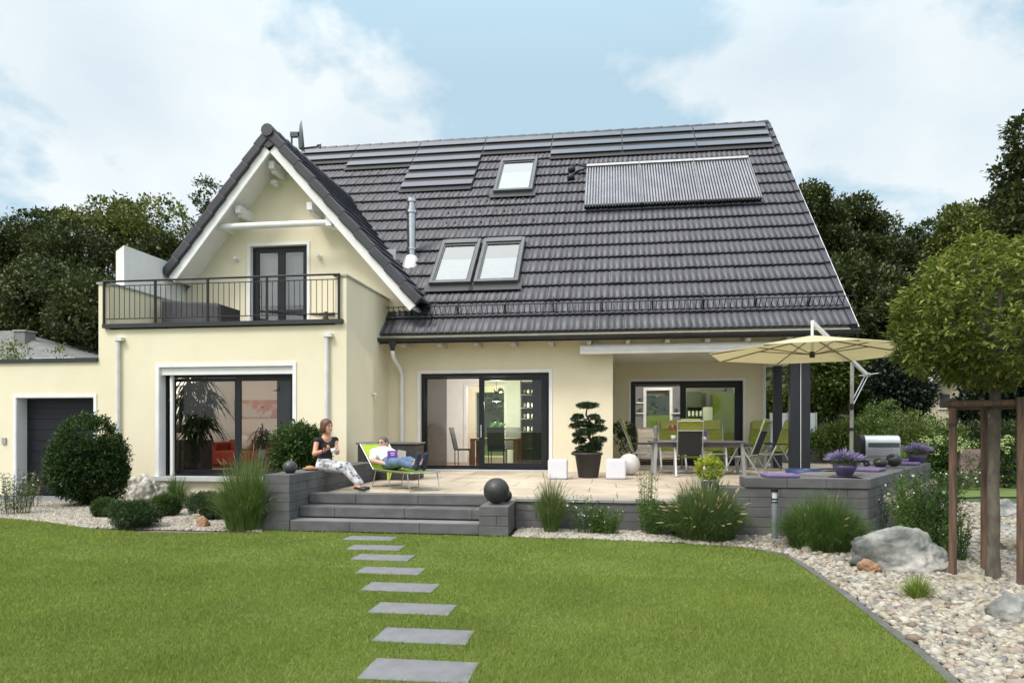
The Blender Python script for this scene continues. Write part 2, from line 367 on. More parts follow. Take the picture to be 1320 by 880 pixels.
# --- roof tiles as real relief
def tiles(name, O, U, V, courses, gauge, umin, umax, parent, s0=0., wave=.15, amp=.011, lip=.075, du=.0188, matl=None, seed=1):
    O, U, V = (np.array(a, dtype=float) for a in (O, U, V)); Nn = np.cross(U, V); Nn /= np.linalg.norm(Nn)
    if Nn[2] < 0: Nn = -Nn
    r = np.random.default_rng(seed); VV = []; FF = []; base = 0
    for k in range(courses):
        sa, sb = s0+k*gauge, s0+(k+1)*gauge+.02
        a, b = min(umin(sa), umin(sb)), max(umax(sa), umax(sb))
        if b-a < .05: continue
        us = np.arange(a, b+du, du); n = len(us)
        tile = np.floor(us/.3).astype(int); jit = r.normal(0, .0025, tile.max()-tile.min()+1)[tile-tile.min()]
        ph = (us % wave)/wave
        prof = amp*np.clip(np.cos(2*np.pi*(ph-.5))*.9+.35, -.25, 1.) + jit - .013*((us % .3) < .022)
        for (s, h) in ((sa+.10, -0.035), (sa, lip*.62), (sa+.012, lip), (sb+.10, .004)):
            lo, hi = umin(s), umax(s); uc = np.clip(us, lo, hi)
            hh = prof+h if h > 0 else prof*.3+h
            VV.append(O[None]+U[None]*uc[:,None]+V[None]*(s+(prof*0))[:,None]+Nn[None]*hh[:,None])
        i = np.arange(n-1)
        for q_ in range(3):
            A = base+q_*n+i; FF.append(np.stack([A, A+1, A+n+1, A+n], 1))
        base += 4*n
    return np_obj(name, np.concatenate(VV), np.concatenate(FF), matl or TILE, parent, smooth=True)
Vs = Vector((0, 1/SL, MS/SL)); G = .622
def sdist(y): return (y-EY)*SL
slen = sdist(RY)
main_roof = tiles('roof', (0, EY, EZ), (1,0,0), Vs, 18, G, lambda s: -5.3 if s < 1.35 else XL, lambda s: XR-.03, house, s0=.09)
def RP(x, s, h=0): return Vector((x, EY, EZ))+Vs*s+Vector((0, -MS/SL, 1/SL))*h
Nv = Vector((0, -MS/SL, 1/SL))
RM = Matrix((Vector((1,0,0)), Vs, Nv)).transposed().to_4x4()
def rbox(mb, x0, x1, s0, s1, h0, h1):
    M = RM.copy(); M.translation = RP((x0+x1)/2, (s0+s1)/2, (h0+h1)/2); mb.boxm(M, x1-x0, s1-s0, h1-h0)
# roof body below the tiles
mb = MB(); rbox(mb, -5.3, XR-.06, .02, slen, -.16, -.025)
mb.build('roof_deck', mat('soffit', (.62,.58,.45), .8), main_roof)
mb = MB(); rbox(mb, XL, -5.31, 1.5, slen, -.16, -.025); mb.build('roof_deck', MC['soffit'], main_roof)
# verge at the right and metal strip
mb = MB()
for k in range(18):
    s = .09+k*G; M = RM.copy() @ Matrix.Rotation(R(-4.0), 4, 'X'); M.translation = RP(XR, s+.33, -.02+.012); mb.boxm(M, .12, G+.05, .16)
mb.build('verge', TILED, main_roof)
mb = MB(); mb.tube([RP(XR+.07, .0, .07), RP(XR+.07, slen, .07)], .016, 6); mb.build('verge_strip', STEEL, main_roof)
# ridge caps
def ridge(p0, p1, r, name='ridge_cap', parent=main_roof, step=.42):
    p0 = Vector(p0); p1 = Vector(p1); d = p1-p0; n = max(1, int(d.length/step)); m = MB()
    for i in range(n):
        a = p0+d*(i/n); b = p0+d*((i+1.12)/n); m.tube([a+Vector((0,0,.012)), b], [r*1.08, r*.95], 10)
    return m.build(name, TILED, parent)
ridge((XR+.02, RY, RZ+.0), (XL, RY, RZ+.0), .105)
# rear slope stub so the ridge has a back
mb = MB(); mb.add([(XL,RY,RZ-.02),(XR,RY,RZ-.02),(XR,RY+.9,RZ-.9),(XL,RY+.9,RZ-.9)],[(0,1,2,3)]); mb.build('rear_slope', TILED, main_roof)

# --- gable roof
kR = math.hypot(1, SRt); kL = math.hypot(1, SLf)
xt, xlt = -4.31, -10.66
def my(z): return EY+(z-EZ)/MS        # y where the main roof has height z
zR = GA.z-(xt-GA.x)*SRt; lenR = (xt-GA.x)*kR; zL = GA.z-(GA.x-xlt)*SLf; lenL = (GA.x-xlt)*kL
OR = Vector((xt, VY, zR)); VR = Vector((-1/kR, 0, SRt/kR)); OLf = Vector((xlt, VY, zL)); VL = Vector((1/kL, 0, SLf/kL))
nR = int(round(lenR/.42)); gR = lenR/nR; nL = int(round(lenL/.42)); gL = lenL/nL
groof = tiles('gable_roof', OR, (0,1,0), VR, nR, gR, lambda s: .02, lambda s: my(zR+s*SRt/kR)-VY+.1, house, seed=3)
tiles('gable_roof', OLf, (0,1,0), VL, nL, gL, lambda s: .02, lambda s: max(my(zL+s*SLf/kL)-VY+.1, .1), house, seed=4)
# verge caps along the gable
for (O_, V_, ln, nn) in ((OR, VR, lenR, 10), (OLf, VL, lenL, 9)):
    m = MB(); side = Vector((0,1,0)); nrm = V_.cross(side); nrm = nrm if nrm.z > 0 else -nrm
    Mx = Matrix((side, V_, nrm)).transposed().to_4x4(); st = ln/nn
    for i in range(nn):
        M = Mx @ Matrix.Rotation(R(-3.2), 4, 'X'); M.translation = O_+V_*((i+.5)*st)+side*.02+nrm*(-.025); m.boxm(M, .16, st+.03, .22)
    m.build('verge', TILED, groof, bevel=.03)
ridge((GA.x, VY-.10, GA.z-.03), (GA.x, my(GA.z), GA.z-.03), .14, 'ridge_cap', groof)
m = MB(); m.prism_y([(GA.x-.2,GA.z-.30),(GA.x,GA.z-.42),(GA.x+.2,GA.z-.30),(GA.x,GA.z+.02)], VY-.03, VY+.3); m.build('ridge_end', TILED, groof)
# white barge boards and soffits
m = MB()
for (O_, V_, ln) in ((OR, VR, lenR), (OLf, VL, lenL)):
    side = Vector((0,1,0)); nrm = V_.cross(side); nrm = nrm if nrm.z > 0 else -nrm
    Mx = Matrix((side, V_, nrm)).transposed().to_4x4(); M = Mx.copy(); M.translation = O_+V_*(ln/2-.06)+side*(.06+.0)+nrm*(-.225); m.boxm(M, .07, ln-.12, .19)
m.build('barge_board', WHITE, groof)
m = MB()
for (O_, V_, ln) in ((OR, VR, lenR), (OLf, VL, lenL)):
    side = Vector((0,1,0)); nrm = V_.cross(side); nrm = nrm if nrm.z > 0 else -nrm
    Mx = Matrix((side, V_, nrm)).transposed().to_4x4(); M = Mx.copy(); M.translation = O_+V_*(ln/2)+side*(.5)+nrm*(-.225); m.boxm(M, .80, ln-.02, .06)
m.build('soffit', WHITE, groof)
# valley flashing
m = MB(); m.beam(Vector((xt+.05, my(zR), zR+.03)), Vector((GA.x, my(GA.z), GA.z+.03)), .42, .03, Nv); m.build('valley', ANTHM, groof)
# purlin ends
for (u_, v_) in ((352, 214), (309, 271), (401, 267)):
    p = at(u_, v_, y=15.6); m = MB(); m.box(p.x-.07, p.x+.07, 15.5, HY, p.z-.09, p.z+.09); m.box(p.x-.07, p.x+.07, 15.62, HY, p.z-.15, p.z-.09); m.build('purlin', WHITE, groof, bevel=.008)
# gable awning
a, b = at(272, 293, y=15.55), at(424, 287, y=15.55)
m = MB(); m.tube([a, b], .075, 12); aw = m.build('awning', WHITE, house)
m = MB(); m.box(b.x-.02, b.x+.12, 15.4, 15.8, b.z-.11, b.z+.12); m.box(b.x+.12, b.x+.2, 15.5, 15.75, b.z-.14, b.z+.02); m.build('bracket', WHITE, aw)
m = MB(); m.box(a.x+.18, a.x+.26, 15.5, HY, b.z-.02, b.z+.1); m.build('bracket', WHITE, aw)
# wall lamps
for (u_, v_, kind) in ((355, 237, 1), (303, 333, 0), (410, 330, 0)):
    p = at(u_, v_, y=HY-.12); m = MB(); m.tube([(p.x, HY, p.z), (p.x, HY-.08, p.z)], .05, 12); m.sphere((p.x, HY-.12, p.z), .055 if not kind else .07, 12, 8)
    if kind: m.box(p.x-.05, p.x+.09, HY-.26, HY-.1, p.z-.03, p.z+.05)
    m.build('wall_lamp', WHITE, house)

# --- gutter, rafters, snow guard
m = MB(); n = 10
vs = []; 
for x in (-5.36, XR+.1):
    for rr in (.07, .058):
        for j in range(n+1):
            t = math.pi*j/n; vs.append((x, EY-.05-rr*math.cos(t), EZ-.02-rr*math.sin(t)))
w_ = n+1; fs = []
for j in range(n):
    fs.append((j, j+1, 2*w_+j+1, 2*w_+j)); fs.append((w_+j, 3*w_+j, 3*w_+j+1, w_+j+1))
fs += [(0, 2*w_, 3*w_, w_), (n, w_+n, 3*w_+n, 2*w_+n)] + [(j, w_+j, w_+j+1, j+1) for j in range(n)] + [(2*w_+j, 2*w_+j+1, 3*w_+j+1, 3*w_+j) for j in range(n)]
m.add(vs, fs); m.tube([(-5.36, EY-.135, EZ-.01), (XR+.1, EY-.12, EZ-.01)], .010, 6)
gut = m.build('gutter', ANTHM, house)
m = MB(); m.box(-5.3, XR, EY+.03, EY+.06, EZ-.12, EZ-.03); m.build('fascia', ANTHM, gut)
m = MB()
x = -4.75
raft = []
while x < 4.9:
    m = MB(); m.box(x-.05, x+.05, EY+.08, HY, EZ-.19, EZ-.09); m.build('rafter_end', mat('rafter_cream', (.55,.52,.45), .7), house, bevel=.01); x += .86
SG = MB(); s = .80
for h in (.02, .25):
    SG.tube([RP(-5.25, s, .06+h), RP(XR+.15 if h > .1 else XR, s, .06+h)], .011, 6)
x = -5.2
k = 0
while x < XR:
    SG.tube([RP(x, s, .08), RP(x, s, .31)], .010, 4, caps=False)
    if k % 9 == 4: SG.beam(RP(x+.04, s-.02, .04), RP(x+.04, s+.28, .30), .025, .008); SG.beam(RP(x+.04, s, .04), RP(x+.04, s, .31), .03, .012)
    x += .125; k += 1
SG.build('snow_guard', ANTH, main_roof)
hook = None
for (s, u0, u1, nn) in ((6.62, -4.45, -2.3, 11), (5.95, -4.65, -2.3, 11), (5.33, -4.6, -2.1, 11)):
    for i in range(nn):
        x = u0+(u1-u0)*i/(nn-1)
        if hook is None:
            m = MB(); m.beam((0,-.07*Vs.y,-.07*Vs.z), (0,.07*Vs.y,.07*Vs.z), .022, .035, Nv); hook = m.build('snow_hook', ANTH, main_roof); hk = hook
            hk.data.transform(Matrix.Translation(OFF[house.name]))
        else: hk = hook.copy(); link(hk); OFF[hk.name] = OFF[house.name]; hk.parent = main_roof
        hk.location = RP(x, s, .075)-OFF[house.name]
# downpipes
def pipe(pts, r, parent, name='downpipe', mt=WHITE):
    m = MB(); m.tube(pts, r, 12); return m.build(name, mt, parent)
PG = mat('pipe_grey', (.72,.72,.72), .4)
for u_ in (152, 421):
    p = at(u_, 440, y=WY-.06); m = MB(); m.tube([(p.x, WY-.06, .2), (p.x, WY-.06, 3.35)], .042, 12); d = m.build('downpipe', PG, house)
    m = MB(); m.box(p.x-.05, p.x+.12, WY-.12, WY, 3.33, 3.40); m.build('pipe_cap', PG, d)
p1, p2 = at(506, 449, y=EY-.05), at(518, 482, y=HY-.08)
m = MB(); m.tube([(p1.x, EY-.05, EZ-.28), (p1.x, EY-.05, EZ-.34), (p1.x+.01, EY+.0, EZ-.45), (p2.x-.03, HY-.14, p2.z+.12), (p2.x, HY-.08, p2.z-.02), (p2.x, HY-.08, 1.2)], .048, 12)
d = m.build('downpipe', WHITE, house)
m = MB(); m.tube([(p2.x, HY-.08, 1.2), (p2.x, HY-.08, .45)], .052, 12); m.tube([(p2.x, HY-.08, 1.17), (p2.x, HY-.08, 1.21)], .058, 12)
m.build('pipe_sleeve', PG, d)
m = MB(); m.lathe([(.05,-.30),(.055,-.2),(.10,-.12),(.11,-.06)], (p1.x, EY-.05, EZ), 12); m.build('hopper', ANTHM, d)
p = at(987, 520, y=BY-.06); pipe([(4.0, BY-.06, .45), (4.0, BY-.06, 3.2)], .04, house)

# --- roof windows
def skylight(x0, x1, s0, s1, up_):
    m = MB(); h0, h1 = .0, .20; f = .085
    rbox(m, x0, x0+f, s0, s1, h0, h1); rbox(m, x1-f, x1, s0, s1, h0, h1); rbox(m, x0+f, x1-f, s1-.2, s1, h0, h1+.01); rbox(m, x0+f, x1-f, s0, s0+f, h0, h1)
    w0 = m.build('roof_window', mat('window_sheet', (.13,.135,.145), .45, .3), house, bevel=.008)
    m = MB(); a, b, c, d = x0+f+.04, x1-f-.04, s0+f+.05, s1-.3
    rbox(m, a-.06, a, c-.06, d+.06, .10, .18); rbox(m, b, b+.06, c-.06, d+.06, .10, .18); rbox(m, a, b, c-.06, c, .10, .18); rbox(m, a, b, d, d+.06, .10, .18)
    m.build('frame', mat('sash', (.075,.08,.085), .4, .3), w0)
    m = MB(); rbox(m, a-.05, b+.05, c-.05, s1-.21, .10, .108); m.build('recess', mat('recess_dark', (.01,.013,.012), .8), w0)
    sp = c+(d-c)*up_
    m = MB(); rbox(m, a, b, c, sp, .12, .125); m.build('blind', mat('blind', (.33,.36,.41), .6), w0)
    m = MB(); rbox(m, a, b, sp, d-.12, .115, .12); m.build('blind', mat('blind_green', (.03,.07,.055), .5), w0)
    m = MB(); m.add([RP(a, c, .155), RP(b, c, .155), RP(b, d, .155), RP(a, d, .155)], [(0,1,2,3)]); m.build('pane', GLASSB, w0)
    m = MB(); rbox(m, x0-.1, x1+.1, s0-.28, s0, .10, .115); m.build('flashing', ANTHM, w0)
skylight(-3.44, -2.26, 6.98, 9.25, .66); skylight(-4.47, -3.41, 2.02, 4.14, .62); skylight(-3.33, -2.22, 2.02, 4.14, .62)
# --- photovoltaic shingle rows
cols = [(XR-.12-2.3*(k+1), XR-.12-2.3*k) for k in range(7)]
rows_n = [3, 3, 3, 2, 6, 3, 2]
for (xa, xb), nr in zip(cols, rows_n):
    xa = max(xa, XL+.1)
    for r_ in range(nr):
        s = .09+(17-r_)*G-.06; m = MB(); M = RM.copy() @ Matrix.Rotation(R(-4.2), 4, 'X'); M.translation = RP((xa+xb)/2, s+.34, .125)
        m.boxm(M, xb-xa-.03, .36, .022); pn = m.build('solar_panel', PV, house)
        m = MB(); rbox(m, xa, xb, s-.10, s+.52, .07, .095); m.build('panel_frame', mat('panel_black', (.012,.012,.014), .5), pn)
# --- tube collector
cx0, cx1, cs0, cs1 = -.70, 4.08, 5.72, 8.35
m = MB(); rbox(m, cx0, cx1, cs0+.05, cs1-.25, .13, .14); coll = m.build('solar_collector', mat('reflector', (.25,.25,.27), .35, .6), house)
ntb = 60
m = MB()
for i in range(ntb):
    x = cx0+.04+(cx1-cx0-.08)*i/(ntb-1); m.tube([RP(x, cs0, .2), RP(x, cs1-.2, .2)], .030, 8)
m.build('vacuum_tube', TUBEM, coll)
m = MB()
for i in range(ntb):
    x = cx0+.04+(cx1-cx0-.08)*i/(ntb-1); m.tube([RP(x, cs0-.05, .2), RP(x, cs0+.03, .2)], .033, 8)
for s_ in (cs0+.1, cs1-.35): rbox(m, cx0, cx1, s_-.02, s_+.02, .06, .13)
m.build('tube_foot', ANTH, coll)
for i in range(3):
    a = cx0+(cx1-cx0)*i/3; b = cx0+(cx1-cx0)*(i+1)/3
    m = MB(); rbox(m, a+.01, b-.01, cs1-.14, cs1+.0, .13, .26); m.build('header', ALU, coll, bevel=.01)
    m = MB(); rbox(m, b-.012, b+.012, cs0-.02, cs1+.06, .22, .245); m.build('strap', mat('strap_grey',(.2,.2,.2)), coll)
for (u_, v_, r_) in ((734, 228, .1), (733, 240, .09)):
    pass
m = MB()
for (x, s) in ((-1.15, 8.3), (-1.15, 7.75)):
    m.sphere(RP(x, s, .12), .12, 12, 8); m.tube([RP(x, s, .15), RP(x+.15, s+.1, .25), RP(cx0, cs1-.07+(s-8.3)*.2, .2)], .035, 8)
m.build('pipe_entry', ANTH, coll)
# --- steel flue
p = RP(-5.24, 3.4, 0); m = MB(); ztop = at(531, 255, y=p.y).z
m.lathe([(.34,-.55),(.30,-.2),(.16,.12),(.13,.15)], p, 16); fl = m.build('flue', mat('zinc', (.66,.66,.66), .4, .5), house)
m = MB(); m.tube([p+Vector((0,0,-.2)), (p.x, p.y, ztop-.25)], .115, 16); m.tube([(p.x,p.y,ztop-.42),(p.x,p.y,ztop-.34)], .16, 16); m.tube([(p.x,p.y,p.z+.3),(p.x,p.y,p.z+.35)], .15, 16)
m.tube([(p.x,p.y,ztop-.25),(p.x,p.y,ztop-.12)], .09, 12); m.tube([(p.x,p.y,ztop-.12),(p.x,p.y,ztop-.02)], .13, 16); m.build('flue_pipe', STEEL, fl)
# --- satellite dish on a mast (seen nearly edge on)
dy = 19.6; P = lambda u_, v_: at(u_, v_, y=dy)
m = MB(); c = P(388.5, 176); a = Vector((.90, .40, .10)).normalized(); M = a.to_track_quat('Z', 'Y').to_matrix().to_4x4(); M.translation = c
prof = [(.001,-.07),(.18,-.05),(.34,-.015),(.45,.04)]; vs = []; fs = []
for r_, z_ in prof+[(r_-.004 if r_ > .01 else .001, z_+.012) for r_, z_ in reversed(prof)]:
    for j in range(20): vs.append(M @ Vector((r_*.92*math.cos(math.tau*j/20), r_*1.0*math.sin(math.tau*j/20), z_)))
for i in range(7):
    for j in range(20): fs.append((i*20+j, i*20+(j+1)%20, (i+1)*20+(j+1)%20, (i+1)*20+j))
m.add(vs, fs, True); dish = m.build('satellite_dish', mat('dish_grey', (.12,.14,.15), .5), house)
m = MB(); m.tube([P(376, 178)+Vector((0,0,-1.2)), P(376, 172)], .03, 8); m.beam(P(375, 174), P(389, 174), .12, .14); m.beam(P(387, 171), P(388, 192), .12, .10)
m.tube([P(388, 192), P(410, 189)], .03, 8); m.tube([P(409, 188), P(413, 187), P(412.5, 191)], .04, 8); m.build('dish_arm', mat('dish_dark', (.06,.07,.08), .5), dish)

# --- windows
BIRD = [(-.5,-.05),(-.18,.06),(-.1,.02),(.0,.12),(.28,.42),(.36,.40),(.22,.1),(.16,-.04),(.3,-.14),(.2,-.16),(.05,-.10),(-.12,-.06),(-.3,-.08)]
def bird(parent, x, z, y, s, flip=1, rot=0):
    c, s_ = math.cos(rot), math.sin(rot)
    pts = [(x+s*flip*(a*c-b*s_), y, z+s*(a*s_+b*c)) for a, b in BIRD]
    m = MB(); n = len(pts); m.add(pts, [tuple(range(n))]); m.build('bird_sticker', BLACKP, parent)
def frame(parent_name, rect, y, f, leaves, glasses, mt=ANTH, th=.08):
    """leaves: list of (xa, xb, yoffset, frame width)"""
    x0, x1, z0, z1 = rect; m = MB()
    m.box(x0, x0+f, y, y+th, z0, z1); m.box(x1-f, x1, y, y+th, z0, z1); m.box(x0+f, x1-f, y, y+th, z1-f, z1); m.box(x0+f, x1-f, y, y+th, z0, z0+f*.6)
    wn = m.build(parent_name, mt, house); panes = []
    for (xa, xb, yo, lf), gm in zip(leaves, glasses):
        za, zb = z0+f*.6+.004, z1-f-.004; m = MB()
        m.box(xa, xa+lf, y+yo, y+yo+.06, za, zb); m.box(xb-lf, xb, y+yo, y+yo+.06, za, zb); m.box(xa+lf, xb-lf, y+yo, y+yo+.06, zb-lf*.7, zb); m.box(xa+lf, xb-lf, y+yo, y+yo+.06, za, za+lf*.9)
        fr = m.build('sash', mt, wn)
        m = MB(); m.add([(xa+lf, y+yo+.03, za+lf*.9), (xb-lf, y+yo+.03, za+lf*.9), (xb-lf, y+yo+.03, zb-lf*.7), (xa+lf, y+yo+.03, zb-lf*.7)], [(0,1,2,3)])
        panes.append(m.build('pane', gm, wn))
    return wn, panes
# wing window
x0, x1, z0, z1 = WW; y = WY+.2
bx = MB(); bx.box(x0, x1, WY+.04, WY+.2, z1-.16, z1-.003); 
wn, pn = frame('window', (x0, x1, z0+.04, z1-.16), y, .055, [(x0+.06, x0+.62*2.5+.1, .09, .10), (x0+1.62, x1-.06, .015, .10)], [GLASS, GLASS])
bx.build('shutter_box', WHITE, wn); surround(wn, WW, WY, .075, .02)
m = MB(); m.box(x0-.1, x1+.1, WY-.12, WY+.2, z0-.05, z0+.035); m.build('sill', mat('sill_grey', (.55,.56,.57), .5), wn)
m = MB(); m.box(x0+.0, x0+.012, WY, WY+.2, z0+.04, z1); m.box(x1-.012, x1, WY, WY+.2, z0+.04, z1); m.box(x0+.16,x0+.22,WY+.13,WY+.19,z0+.05,z1-.16); m.build('reveal', WHITE, wn)
bp = at(356, 503, y=y); bird(wn, bp.x, bp.z, y+.012, .17); bp = at(337, 525, y=y); bird(wn, bp.x, bp.z, y+.012, .10, 1, -.4)
# terrace door
x0, x1, z0, z1 = MD; y = HY+.08
wn, pn = frame('terrace_door', (x0, x1, z0+.02, z1), y, .085, [(x0+.07, x0+1.52, .06, .05), (x0+1.42, x1-.06, -.03, .125)], [glass('glass_open', (.96,.97,.96), .8), GLASSG])
surround(wn, (x0, x1, z0, z1), HY, .075, .02); m = MB(); m.box(x0-.08, x1+.08, HY-.14, HY+.3, .452, .475); m.box(x0, x1, HY-.06, HY+.0, .475, .49); m.build('sill', mat('sill_grey', (.55,.56,.57), .5), wn)
m = MB(); m.box(x0+1.46, x0+1.49, y-.06, y-.03, 1.25, 1.55); m.build('handle', STEEL, wn)
for u_, v_, s_, fl in ((639, 505, .16, -1), (677, 506, .17, 1)):
    bp = at(u_, v_, y=y-.035); bird(wn, bp.x, bp.z, y-.037, s_, fl)
# loggia window
x0, x1, z0, z1 = KW; y = BY+.06
wn, pn = frame('window', KW, y, .09, [(x0+.08, x0+1.46, .06, .05), (x0+1.30, x1-.08, -.03, .13)], [GLASS, GLASSG]); surround(wn, KW, BY, .06, .02)
bp = at(930, 503, y=y-.035); bird(wn, bp.x+.08, bp.z, y-.037, .17)
m = MB(); m.box(x0-.08, x1+.08, BY-.12, BY+.2, .452, .475); m.build('sill', mat('sill_grey', (.55,.56,.57), .5), wn)
# balcony door
x0, x1, z0, z1 = BD; xm = (x0+x1)/2; y = HY+.12
wn, pn = frame('balcony_door', BD, y, .07, [(x0+.07, xm+.01, .005, .09), (xm-.0+.01, x1-.07, .005, .09)], [GLASSB, GLASSB]); surround(wn, BD, HY, .07, .02)
m = MB(); m.box(x0+.1, x1-.1, y+.25, y+.27, z0+.05, z1-.08); m.build('curtain', mat('curtain_grey', (.62,.64,.70), .9, stretch=(8,1,.2)), wn)
m = MB(); m.box(x0, x0+.01, HY, y, z0, z1-.0); m.build('reveal', WHITE, wn)
# loggia awning box at the eave
a, b = at(748, 449.5, y=15.72), at(1040, 440, y=15.72); zz = a.z
m = MB(); m.tube([(a.x, 15.72, zz), (4.75, 15.72, zz)], .105, 14); aw = m.build('awning', WHITE, house)
m = MB(); m.box(a.x, 4.75, 15.62, 15.74, zz-.125, zz-.06); m.build('front_rail', WHITE, aw)
for x_ in (a.x+.35, 2.2, 4.4):
    m = MB(); m.box(x_-.05, x_+.05, 15.72, HY, zz+.06, zz+.14); m.build('bracket', ALU, aw)
# posts under the eave
for (u_, yy) in ((1023.5, 15.9), (1037, 15.9), (1002, 18.4)):
    p = at(u_, 500, y=yy); m = MB(); m.box(p.x-.098, p.x+.098, yy-.1, yy+.1, .45, 3.2 if yy > 17 else 3.42); m.build('post', mat('post_blue_grey', (.016,.020,.026), .5), house, bevel=.01)
m = MB(); p = at(1030.5, 500, y=15.95); m.tube([(p.x, 15.82, .5), (p.x, 15.82, 3.3)], .016, 6); m.build('downpipe', WHITE, house)
m = MB(); m.box(.5, 4.8, 18.3, 18.5, 3.0, 3.19) if False else m.box(4.0, 4.45, 16.4, 18.6, 3.05, 3.19); m.build('beam', WHITE, house)
# small wall tap on the wing side
p = at(481, 508, x=-5.3); m = MB(); m.tube([(-5.3, p.y, p.z), (-5.24, p.y, p.z)], .03, 8); m.box(-5.28, -5.25, p.y-.12, p.y+.12, p.z-.01, p.z+.02); m.tube([(-5.25, p.y, p.z), (-5.25, p.y, p.z-.1)], .012, 6); m.build('wall_lamp', WHITE, house)
# ================================================================ PLANT BUILDERS
def rand_dir(n, r=rng):
    v = r.normal(size=(n,3)); return v/np.linalg.norm(v, axis=1, keepdims=True)
def leaves_VF(P, D, length, width, fold=.25, roll=None, r=rng):
    """leaf rhombi: base P, direction D, per-leaf length/width arrays"""
    n = len(P); D = D/np.maximum(np.linalg.norm(D, axis=1, keepdims=True), 1e-6)
    q_ = rand_dir(n, r) if roll is None else roll
    S_ = np.cross(D, q_); S_ /= np.maximum(np.linalg.norm(S_, axis=1, keepdims=True), 1e-6); Nn = np.cross(S_, D)
    l = length[:,None]; w_ = width[:,None]
    b = P; t = P+D*l; a1 = P+D*l*.45+S_*w_/2+Nn*w_*fold; a2 = P+D*l*.45-S_*w_/2+Nn*w_*fold
    V = np.stack([b, a1, t, a2], 1).reshape(-1,3); i = np.arange(n)[:,None]*4
    F = np.concatenate([i+np.array([[0,1,2]]), i+np.array([[0,2,3]])], 1).reshape(-1,3)
    return V, F
def crown_points(blobs, n, shell=.55, r=rng):
    """points through ellipsoids, denser near the surface; blobs: (cx,cy,cz,rx,ry,rz)"""
    B = np.array(blobs, float); wgt = (B[:,3]*B[:,4]*B[:,5])**.67; idx = r.choice(len(B), n, p=wgt/wgt.sum())
    d = rand_dir(n, r); rad = (shell+(1-shell)*r.random(n)**.6); p = B[idx,:3]+d*B[idx,3:]*rad[:,None]
    return p, d, idx
def foliage(name, mats, parent, blobs, nclump, per, crad, ll, lw, up=.2, shell=.55, seed=0, smoothv=False, droop=0., **k):
    r = np.random.default_rng(seed); c, d, _ = crown_points(blobs, nclump, shell, r)
    cr = crad*r.uniform(.5,1.3,nclump)
    P = np.repeat(c, per, 0)+rand_dir(nclump*per, r)*(np.repeat(cr, per)*r.random(nclump*per)**.5)[:,None]
    D = np.repeat(d, per, 0)*.9+rand_dir(nclump*per, r)*.9+np.array([0,0,up]); D[:,2] -= droop
    n = len(P); l = ll*r.uniform(.6,1.25,n); w_ = lw*r.uniform(.7,1.2,n)
    roll = np.cross(D, np.array([0,0,1.]))+rand_dir(n, r)*.5; roll = np.cross(roll, D)+rand_dir(n, r)*.35
    V, F = leaves_VF(P, D, l, w_, roll=roll, r=r)
    mi = np.repeat(np.repeat(r.choice(len(mats), nclump), per), 2) if len(mats) > 1 else None
    if mi is not None:
        sw = r.random(len(mi)//2) < .35; m2 = r.choice(len(mats), len(mi)//2); a = mi[::2].copy(); a[sw] = m2[sw]; mi = np.repeat(a, 2)
    return np_obj(name, V, F, None, parent, mats=mats, mi=mi, **k)
def trunk_mesh(m, base, top, r0, r1, wob=.1, n=8, seed=0):
    r = random.Random(seed); base = Vector(base); top = Vector(top); pts = []; k = 7
    for i in range(k+1):
        t = i/k; p = base.lerp(top, t)+Vector((r.uniform(-wob,wob), r.uniform(-wob,wob), 0))*(t*(1-t)*4*.5); pts.append(p)
    rs = [r0+(r1-r0)*(i/k) for i in range(k+1)]; rs[0] *= 1.3; m.tube(pts, rs, n); return pts
def limbs(m, start, targets, r0, seed=0, n=6):
    r = random.Random(seed); start = Vector(start)
    for t in targets:
        t = Vector(t); s = start+Vector((0,0,r.uniform(-.15,.15)*abs((t-start).z))); md = s.lerp(t, .5)+Vector((0,0,(t-s).length*.12)); m.tube([s, s.lerp(md,.6), md, md.lerp(t,.6), t], [r0, r0*.8, r0*.6, r0*.4, r0*.15], n)
def blades(name, mats, parent, base, n, h, spread, wd, radius=.08, curve=1.0, seg=5, seed=0, arc_up=.7, **k):
    """arching grass blades from a tussock"""
    r = np.random.default_rng(seed); bx_, by_, bz_ = base
    a = r.uniform(0, 2*np.pi, n); rr = radius*np.sqrt(r.random(n)); a2 = a+r.normal(0,.5,n)
    L_ = h*r.uniform(.65,1.15,n)*(1-.38*(rr/radius)**2); out_ = spread*r.uniform(.15,1.,n)*(.55+.45*rr/radius)
    t = np.linspace(0, 1, seg+1)
    x = bx_+rr*np.cos(a); y = by_+rr*np.sin(a)
    zz = L_[:,None]*(t[None]*(1+.25*curve)-.55*curve*(out_/max(spread,1e-3))[:,None]*t[None]**2.4)*1.0
    ox = out_[:,None]*(t[None]**1.7); px = x[:,None]+ox*np.cos(a2)[:,None]; py = y[:,None]+ox*np.sin(a2)[:,None]; pz = bz_+zz
    wv = wd*r.uniform(.7,1.2,n)[:,None]*np.clip(1-t[None]**2.2, .04, 1); sx = -np.sin(a2+r.normal(0,.7,n))[:,None]; sy = np.cos(a2+r.normal(0,.7,n))[:,None]
    A = np.stack([px-sx*wv/2, py-sy*wv/2, pz], 2); B = np.stack([px+sx*wv/2, py+sy*wv/2, pz], 2)
    V = np.stack([A, B], 2).reshape(-1,3); base_i = (np.arange(n)*(2*(seg+1)))[:,None]+(np.arange(seg)*2)[None]
    F = np.stack([base_i, base_i+1, base_i+3, base_i+2], 2).reshape(-1,4)
    mi = np.repeat(r.choice(len(mats), n), seg) if len(mats) > 1 else None
    tips = np.stack([px[:,-1], py[:,-1], pz[:,-1]], 1); mids = np.stack([px[:,-2], py[:,-2], pz[:,-2]], 1)
    return np_obj(name, V, F, None, parent, mats=mats, mi=mi, **k), tips, mids
